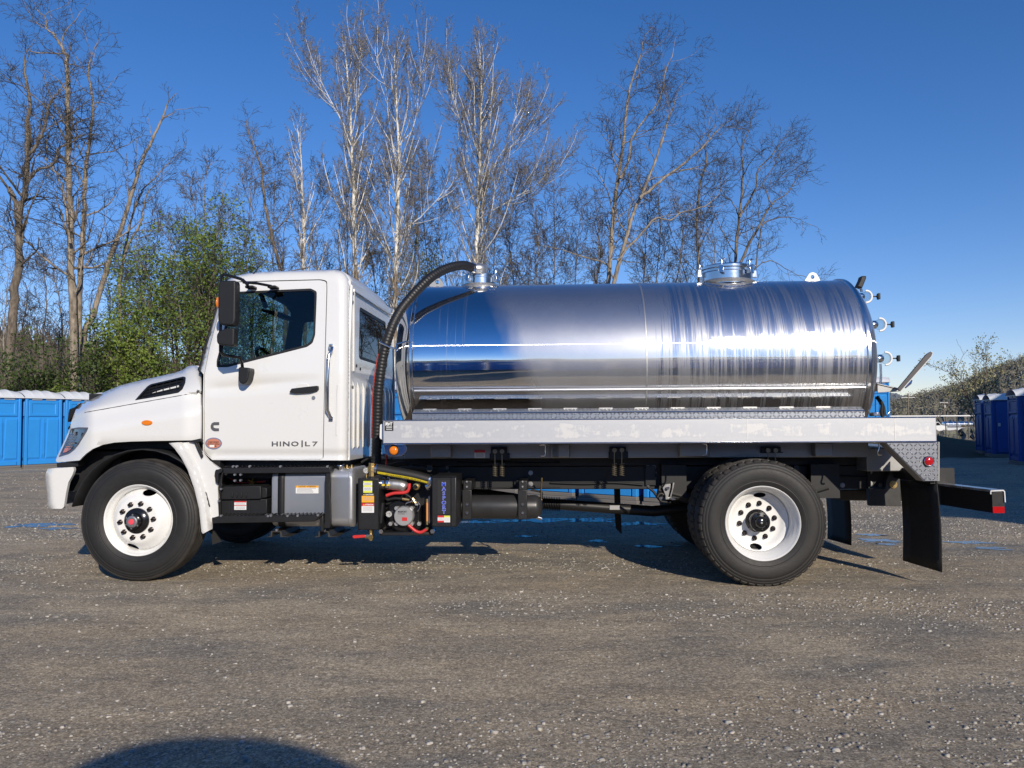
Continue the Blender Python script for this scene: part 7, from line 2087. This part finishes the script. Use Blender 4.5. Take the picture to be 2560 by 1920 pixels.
r3 = stemlist([('c6', [(862, 1750), (860, 1540), (850, 1130), (900, 900), (905, 760), (960, 640)])], Y + 2); r3 = [foot(r3[0], Y + 2)] + r3
make_tree("bare_tree", "straight bare tree just left of the rear manway", [(r3, 0.16, 0.03, 0.38)], 'oak', 23, B_dark, T_dark, gR)
r4 = stemlist([('c6', [(1075, 1750), (1085, 1490), (1110, 1200), (1132, 950), (1130, 800), (1180, 650)])], Y + 1); r4 = [foot(r4[0], Y + 1)] + r4
r4b = stemlist([('c6', [(1110, 1220), (1200, 1060), (1225, 930), (1300, 850), (1380, 740)])], Y + 0.7)
r4c = stemlist([('c6', [(1105, 1210), (1060, 1120), (1000, 1080), (995, 1000)])], Y + 1.2)
make_tree("bare_tree", "bare tree rising behind the rear manway", [(r4, 0.17, 0.03, 0.42), (r4b, 0.09, 0.025, 0.25), (r4c, 0.05, 0.02, 0.3)], 'oak', 24, B_dark, T_dark, gR)
r5 = stemlist([('c6', [(1080, 1700), (1120, 1500), (1220, 1300), (1310, 1140), (1400, 1080), (1480, 960)])], Y); r5 = [foot(r5[0], Y)] + r5
r5b = stemlist([('c6', [(1310, 1145), (1280, 1070), (1260, 1000), (1340, 880)])], Y - 0.3)
r5c = stemlist([('c6', [(1210, 1540), (1245, 1300), (1300, 1240), (1420, 1220), (1530, 1260)])], Y - 0.5)
r5d = stemlist([('c6', [(1170, 1650), (1210, 1540), (1300, 1490), (1420, 1550), (1520, 1590)])], Y - 0.8)
make_tree("bare_tree", "bare tree spreading to the right, last one before open sky", [(r5, 0.16, 0.03, 0.40), (r5b, 0.06, 0.02, 0.2), (r5c, 0.08, 0.02, 0.3), (r5d, 0.06, 0.02, 0.3)], 'oak', 25, B_dark, T_dark, gR, lscale=0.85)
# thin trees filling the wood
rr_ = random.Random(3)
fill = [(12, 0.8, 600, "cut by the left edge of the picture"), (60, 0.8, 640, "at the left edge beside the forked trunk"), (112, 0.9, 580, "between the forked tree and the tallest left tree"), (150, 0.8, 620, "just left of the tallest left tree's trunk"), (258, 0.9, 600, "under the leaning tree's limbs"), (380, 0.9, 540, "behind the left edge of the green trees"), (560, 0.8, 420, "between the green trees and the dark tree over the cab"), (215, 0.7, 700, "just left of the leaning tree's foot"), (300, 0.7, 640, "between the leaning tree and the green trees"), (345, 0.8, 600, "left of the green trees' tops"), (425, 0.9, 520, "behind the left of the green trees"), (470, 0.8, 430, "rising over the green trees"), (530, 0.8, 380, "behind the tallest green tree"), (610, 0.9, 340, "right of the tallest green tree"),
        (680, 0.8, 380, "over the middle of the cab roof"), (720, 0.7, 420, "left of the leftmost white trunk"), (810, 0.9, 400, "right of the leftmost white trunk"), (850, 0.7, 460, "left of the bright straight white trunk"), (935, 0.9, 420, "between the two middle white trunks"), (1040, 0.9, 400, "just right of the flaking white trunk"), (1075, 0.9, 360, "behind the arch of the suction hose"), (1120, 0.9, 430, "left of the front manway"),
        (1245, 0.9, 450, "right of the front manway"), (1290, 1.0, 400, "in the thicket right of the front manway"), (1335, 1.0, 430, "in the middle of the thicket over the tank"), (1385, 1.0, 470, "over the middle of the tank"), (1430, 0.9, 480, "over the tank left of the weld seam"), (1475, 0.9, 500, "next to the upright bare trunk over the tank"), (1500, 0.8, 520, "just left of the upright bare trunk"), (1590, 0.9, 470, "under the long bent limb"),
        (1640, 0.9, 430, "right of the bent limb's arch"), (1690, 0.9, 470, "left of the straight tree by the rear manway"), (1720, 0.7, 520, "close beside the straight tree by the rear manway"), (1765, 0.7, 500, "just left of the rear manway's clamps")]
for i, (px_, ls, top, where) in enumerate(fill):
    Yf = rr_.uniform(41, 52)
    x0_ = px_ + rr_.uniform(-8, 8)
    sl_ = [(x0_, 960), (x0_ + rr_.uniform(-8, 8), 850), (x0_ + rr_.uniform(-14, 14), 740), (x0_ + rr_.uniform(-22, 22), (740 + top) / 2), (x0_ + rr_.uniform(-35, 35), top + 30)]
    s = [tuple(world_at(x, y, Yf)) for x, y in sl_]; s = [foot(s[0], Yf)] + s
    make_tree("thin_tree", "thin bare tree " + where, [(s, rr_.uniform(0.07, 0.13), 0.02, 0.18)], 'thicket', 50 + i, B_dark if i % 3 else B_oak, T_oak if i % 2 else T_dark, "thin bare trees filling the wood", 3, 1.35 * ls, 0.008, dens=1.5)
# green trees left of the cab
def leafy(k, base, top, Y, r0, seed, label, leaf, per, size, lscale, jit, cat="tree", name="green_tree", start=0.12, dens=1.5, style='thicket', n_side=0):
    a, c = world_at(*q(k, [base])[0], Y), world_at(*q(k, [top])[0], Y)
    f = foot((a.x, 0, 0), Y)
    s = [f, (a.x + 0.05, Y, f[2] + (c.z - f[2]) * 0.4), ((a.x + c.x) / 2, Y + 0.1, f[2] + (c.z - f[2]) * 0.7), (c.x, Y, c.z)]
    stems = [(s, r0, 0.02, start)]
    rg = random.Random(seed)
    for i in range(n_side):
        an = rg.uniform(0, 6.28); h = rg.uniform(0.1, 0.45); hh_ = rg.uniform(0.65, 0.95); w = lscale * rg.uniform(0.7, 1.5)
        z0 = f[2] + (c.z - f[2]) * h
        stems.append(([(a.x, Y, z0), (a.x + w * 0.5 * math.cos(an), Y + w * 0.5 * math.sin(an), z0 + (c.z - z0) * 0.4), (a.x + w * math.cos(an), Y + w * math.sin(an), f[2] + (c.z - f[2]) * hh_)], r0 * 0.5, 0.015, 0.2))
    return make_tree(name, label, stems, style, seed, B_dark, T_dark, None, 2, lscale, 0.007, (leaf, per, size, jit), dens, cat)
leafy('c2', (1560, 1650), (1640, 330), 29.5, 0.13, 71, "tallest green leafy tree, right behind the windscreen", L_green, 7, 0.065, 1.15, 0.20, n_side=4)
leafy('c2', (1330, 1650), (1280, 520), 30.5, 0.12, 72, "green leafy tree left of the tallest green one", L_green, 7, 0.065, 1.2, 0.20, n_side=4)
leafy('c2', (1500, 1650), (1480, 620), 28.9, 0.08, 73, "dense green young tree in front of the two taller green ones", L_green, 7, 0.06, 0.9, 0.18, n_side=3)
leafy('c2', (1900, 1700), (1850, 520), 30.2, 0.10, 74, "green leafy tree behind the cab roof", L_green, 7, 0.06, 0.9, 0.18, n_side=3)
leafy('c2', (960, 1600), (960, 960), 28.8, 0.05, 75, "bright green shrub above the bonnet, nearest the left trees", L_lime, 14, 0.065, 0.75, 0.16, "shrub", "green_shrub", n_side=3)
leafy('c2', (1140, 1600), (1130, 1000), 28.6, 0.05, 76, "bright green shrub above the middle of the bonnet", L_green, 14, 0.065, 0.8, 0.16, "shrub", "green_shrub", n_side=3)
leafy('c2', (1130, 1620), (1120, 1270), 28.0, 0.04, 77, "small lime green shrub low above the bonnet", L_lime, 14, 0.055, 0.5, 0.12, "shrub", "green_shrub", n_side=2)
leafy('c2', (720, 1600), (740, 1210), 28.4, 0.04, 78, "dark green shrub beside the leaning trunk's foot", L_dark, 15, 0.065, 0.75, 0.15, "shrub", "green_shrub", n_side=3)
leafy('c2', (270, 1600), (260, 1330), 28.2, 0.04, 79, "dark green shrub above the toilets at the left, with pale blossom", L_dark, 15, 0.065, 0.8, 0.16, "shrub", "green_shrub", n_side=4)
leafy('c2', (60, 1600), (40, 1450), 28.0, 0.04, 80, "low dark green shrub at the left edge above the toilet roofs", L_dark, 14, 0.06, 0.6, 0.14, "shrub", "green_shrub", n_side=3)
leafy('c2', (480, 1620), (470, 1450), 28.0, 0.04, 83, "low green shrub between the left trees' trunks above the toilets", L_green, 14, 0.06, 0.6, 0.14, "shrub", "green_shrub", n_side=3)
leafy('c4', (1660, 1250), (1640, 640), 43.0, 0.07, 81, "thin sparsely green tree between the two right white trunks", L_dark, 5, 0.07, 0.9, 0.18, n_side=2)
# budding small tree and saplings by the right edge
Yb = 44.0
pb = [TP('R', [(1030, 1040), (1015, 900), (1010, 780), (1000, 600), (980, 420), (1020, 250)], Yb), TP('R', [(1020, 950), (1080, 700), (1150, 520), (1250, 360), (1350, 230)], Yb + 0.3), TP('R', [(1010, 850), (930, 640), (850, 450), (760, 350), (600, 290), (500, 250)], Yb - 0.3), TP('R', [(1015, 900), (900, 720), (820, 640), (700, 560)], Yb + 0.4), TP('R', [(1005, 700), (1090, 430), (1098, 250), (1100, 60)], Yb)]
pb[0] = [foot(pb[0][0], Yb)] + pb[0]
make_tree("budding_tree", "small budding tree with pale yellow green buds before the far hill at the right", [(p_, (0.10, 0.06, 0.06, 0.05, 0.05)[i], 0.012, 0.25) for i, p_ in enumerate(pb)], 'sapling', 91, B_dark, T_dark, None, 2, 1.0, 0.007, (L_pale, 7, 0.062, 0.11), 2.8)
Yb = 36.0
pb = [TP('R', [(560, 900), (600, 810), (690, 690), (735, 560), (752, 360), (770, 180)], Yb), TP('R', [(755, 330), (830, 230), (856, 130), (805, 30)], Yb), TP('R', [(600, 800), (560, 730)], Yb)]
pb[0] = [foot(pb[0][0], Yb)] + pb[0]
make_tree("sapling", "dark bare sapling with a hooked tip beside the bed's rear corner", [(p_, (0.035, 0.02, 0.015)[i], 0.008, 0.5) for i, p_ in enumerate(pb)], 'sapling', 92, B_dark, T_dark, None, 0, 0.6, 0.006, None, 0.6)
# brush under the wood: bare stems and dead undergrowth, nobody could count it
rng = np.random.default_rng(77)
w = Wood()
for i in range(8000):
    y = rng.uniform(28.3, 50); x = rng.uniform(-0.80, 0.45) * y
    if x > 14: continue
    z = float(terrain(x, y))
    h = rng.uniform(0.5, 2.6) * (1.0 if x < -4 else 0.9)
    dx, dy = rng.normal(0, 0.45, 2)
    p = np.array([x, y, z - 0.05]); mid_ = p + np.array([dx * h * 0.35 + rng.normal(0, 0.1), dy * h * 0.35, h * 0.6]); e = p + np.array([dx * h, dy * h, h * rng.uniform(0.75, 1.0)])
    w.add([p, mid_, e], 0.016 * rng.uniform(0.6, 1.3), 0.005, 3)
    for _ in range(2):
        t = rng.uniform(0.2, 0.9); b0_ = p + (e - p) * t; w.add([b0_, b0_ + rng.normal(0, 0.28, 3) + np.array([0, 0, 0.22])], 0.008, 0.004, 3)
br = w.build("brush", T_oak, None)
tag(br, "tangle of bare brown brush along the foot of the wood", kind="stuff")
# leafy ground cover in the brush
k = 26000
y = rng.uniform(28.0, 40, k); x = rng.uniform(-0.80, 0.10, k) * y
nz = vnoise(x * 1.1, y * 0.6, 21)
keep = nz > 0.25
x, y = x[keep], y[keep]
z = terrain(x, y) + rng.uniform(0.0, 1.1, len(x)) ** 1.5
gc = leaf_cloud("ground_cover", np.stack([x, y, z], 1), L_dark, 2, 0.075, 0.12, rng, None)
tag(gc, "low green undergrowth among the brush", kind="stuff")
# wooded hillside behind the left trees: canopy of bare crowns as one mass
k = 5000
y = rng.uniform(55, 150, k); x = -rng.uniform(0.28, 0.85, k) * y
w = Wood()
zt_ = terrain(x, y)
for i in range(k):
    h = rng.uniform(0.8, 4.0) * (1 + 0.5 * math.sin(x[i] * 0.31) * math.sin(y[i] * 0.23)); p = np.array([x[i], y[i], zt_[i]]); e = p + np.array([rng.normal(0, 0.8), rng.normal(0, 0.8), h])
    w.add([p, (p + e) / 2 + rng.normal(0, 0.3, 3), e], 0.10, 0.03, 3)
hw = w.build("hillside_wood", T_oak, None)
tag(hw, "bare brown wood covering the hillside at the left", kind="stuff")

# ------------------------------------------------------------------ far things at the right
def RP(x, y, Y): return world_at(*q('R', [(x, y)])[0], Y)
Yt = 130.0
ft = empty("tanker_truck", tuple(RP(790, 1018, Yt)))
org = Vector(ft.location)
def RB(x0, y0, x1, y1, d0, d1):
    a, c = RP(x0, y0, Yt) - org, RP(x1, y1, Yt) - org
    return (min(a.x, c.x), max(a.x, c.x), d0, d1, min(a.z, c.z), max(a.z, c.z))
t_ = RB(700, 845, 990, 905, 0, 2)
r_t = (t_[5] - t_[4]) / 2
mb = MB(); mb.lathe([(0, t_[0] - 0.12), (r_t * 0.7, t_[0] - 0.08), (r_t, t_[0]), (r_t, t_[1]), (r_t * 0.7, t_[1] + 0.1), (0, t_[1] + 0.14)], (0, 1.2, (t_[4] + t_[5]) / 2), 'x', 24); mb.build("tank", M['polish'], ft, smooth=40)
for i in range(5):
    x = t_[0] + (t_[1] - t_[0]) * (0.1 + 0.2 * i)
    mb = MB(); mb.lathe([(r_t, x - 0.04), (r_t + 0.04, x - 0.03), (r_t + 0.04, x + 0.03), (r_t, x + 0.04)], (0, 1.2, (t_[4] + t_[5]) / 2), 'x', 24); mb.build("tank_hoop", M['cast'], ft)
mb = MB(); mb.box(*RB(700, 908, 990, 935, 0.1, 2.3)); mb.build("bed", M['rail'], ft)
mb = MB(); mb.box(*RB(690, 935, 1000, 955, 0.6, 1.8)); mb.build("chassis", M['frame'], ft)
cbp = [RP(x, y, Yt) - org for x, y in ((704, 960), (704, 895), (640, 880), (615, 850), (560, 850), (545, 890), (500, 905), (495, 965))]
mb = MB(); mb.prism([(p_.x, 0.15, p_.z) for p_ in cbp], (0, 2.1, 0)); mb.build("cab", M['white'], ft, bevel=0.06)
wb = [RP(x, y, Yt) - org for x, y in ((634, 884), (614, 856), (590, 856), (588, 886))]
mb = MB(); mb.prism([(p_.x, 0.13, p_.z) for p_ in wb], (0, 0.03, 0)); mb.build("window", M['glass_dark'], ft)
mb = MB(); mb.box(*RB(930, 938, 985, 972, -0.1, 0.3)); mb.build("hose_box", simple("orange_red_plastic", (0.65, 0.10, 0.03), 0.5), ft, bevel=0.04)
for x in (625, 776, 848):
    c = RP(x, 988, Yt) - org
    for yy in (0.1, 2.0):
        mb = MB(); mb.lathe([(0.26, 0.0), (0.46, -0.02), (0.52, 0.03), (0.52, 0.25), (0.46, 0.28), (0.26, 0.26)], (c.x, yy, c.z), 'y', 24); wh = mb.build("wheel", M['tyre'], ft, smooth=40)
        mb = MB(); mb.lathe([(0.0, 0.02), (0.27, 0.04), (0.30, 0.0), (0.27, 0.1)], (c.x, yy, c.z), 'y', 20); mb.build("rim", M['whiteish'], wh, smooth=40)
tag(ft, "small distant white tanker truck with silver tank beyond the yard at the right", "truck")
# rail fence, utility poles
Yp = 118.0
a, c = RP(100, 788, Yp), RP(1500, 792, Yp)
fe = empty("rail_fence", (a.x, Yp, float(terrain(a.x, Yp))))
zf = a.z - fe.location.z
mb = MB(); mb.box(0, c.x - a.x, -0.06, 0.06, zf - 0.10, zf + 0.06); mb.build("rail", M['white_vinyl'], fe)
for i in range(13):
    x = (c.x - a.x) * i / 12
    mb = MB(); mb.box(x - 0.06, x + 0.06, 0.07, 0.19, -0.2, zf); mb.build("post", M['dark_metal'], fe)
tag(fe, "long pale rail fence running below the far hill at the right", "fence")
for x, y0_, y1_, arm, lab in ((290, 552, 800, True, "wooden utility pole with crossarm before the far hill, right of the tank"), (666, 648, 800, False, "short lamp pole before the far hill above the bed's rear corner")):
    p0_, p1_ = RP(x, y0_, 150.0), RP(x, y1_, 150.0)
    base = float(terrain(p1_.x, 150.0)) - 0.3
    po = empty("utility_pole", (p0_.x, 150.0, base))
    h = p0_.z - base
    mb = MB(); mb.tube([(0, 0, 0), (0, 0, h)], [0.16, 0.11], 8); mb.build("pole", simple("weathered_pole_wood", (0.20, 0.17, 0.13), 0.9), po)
    mb = MB()
    if arm: mb.box(-1.3, 1.3, -0.06, 0.06, h - 0.9, h - 0.75)
    else: mb.box(-0.9, 0.7, -0.08, 0.08, h - 0.06, h + 0.08); mb.box(-0.1, 0.2, -0.1, 0.1, h - 1.0, h - 0.5)
    mb.build("crossarm", M['sill'], po)
    tag(po, lab, "pole")

# bare and budding crowns covering the far right hill
rng = np.random.default_rng(123)
hp_ = [(2180, 1022), (2260, 1002), (2330, 985), (2400, 968), (2440, 945), (2500, 925), (2560, 905), (2700, 890)]
hx_ = np.array([world_at(x, y, 260).x for x, y in hp_]); hz_ = np.array([world_at(x, y, 260).z for x, y in hp_])
k = 1500
t = rng.uniform(0.25, 1.0, k); X_ = rng.uniform(hx_[0], hx_[-1], k)
y = 260 - 150 * (1 - t); z = -2.5 + (np.interp(X_, hx_, hz_) + 2.5) * np.sin(t * math.pi / 2) ** 1.2
C_ = np.stack([X_ * (y / 260), y - 1.0, z - 0.2], 1)
L_hill = leaf_mat("hazed_hill_crowns", (0.13, 0.118, 0.095), (0.24, 0.23, 0.155), 0.25, 0.1)  # crown colours paled for haze
hc = leaf_cloud("hillside_wood", C_, L_hill, 30, 0.22, 0.8, rng, None)
tag(hc, "brown and pale green crowns of the wood on the far hill at the right", kind="stuff")
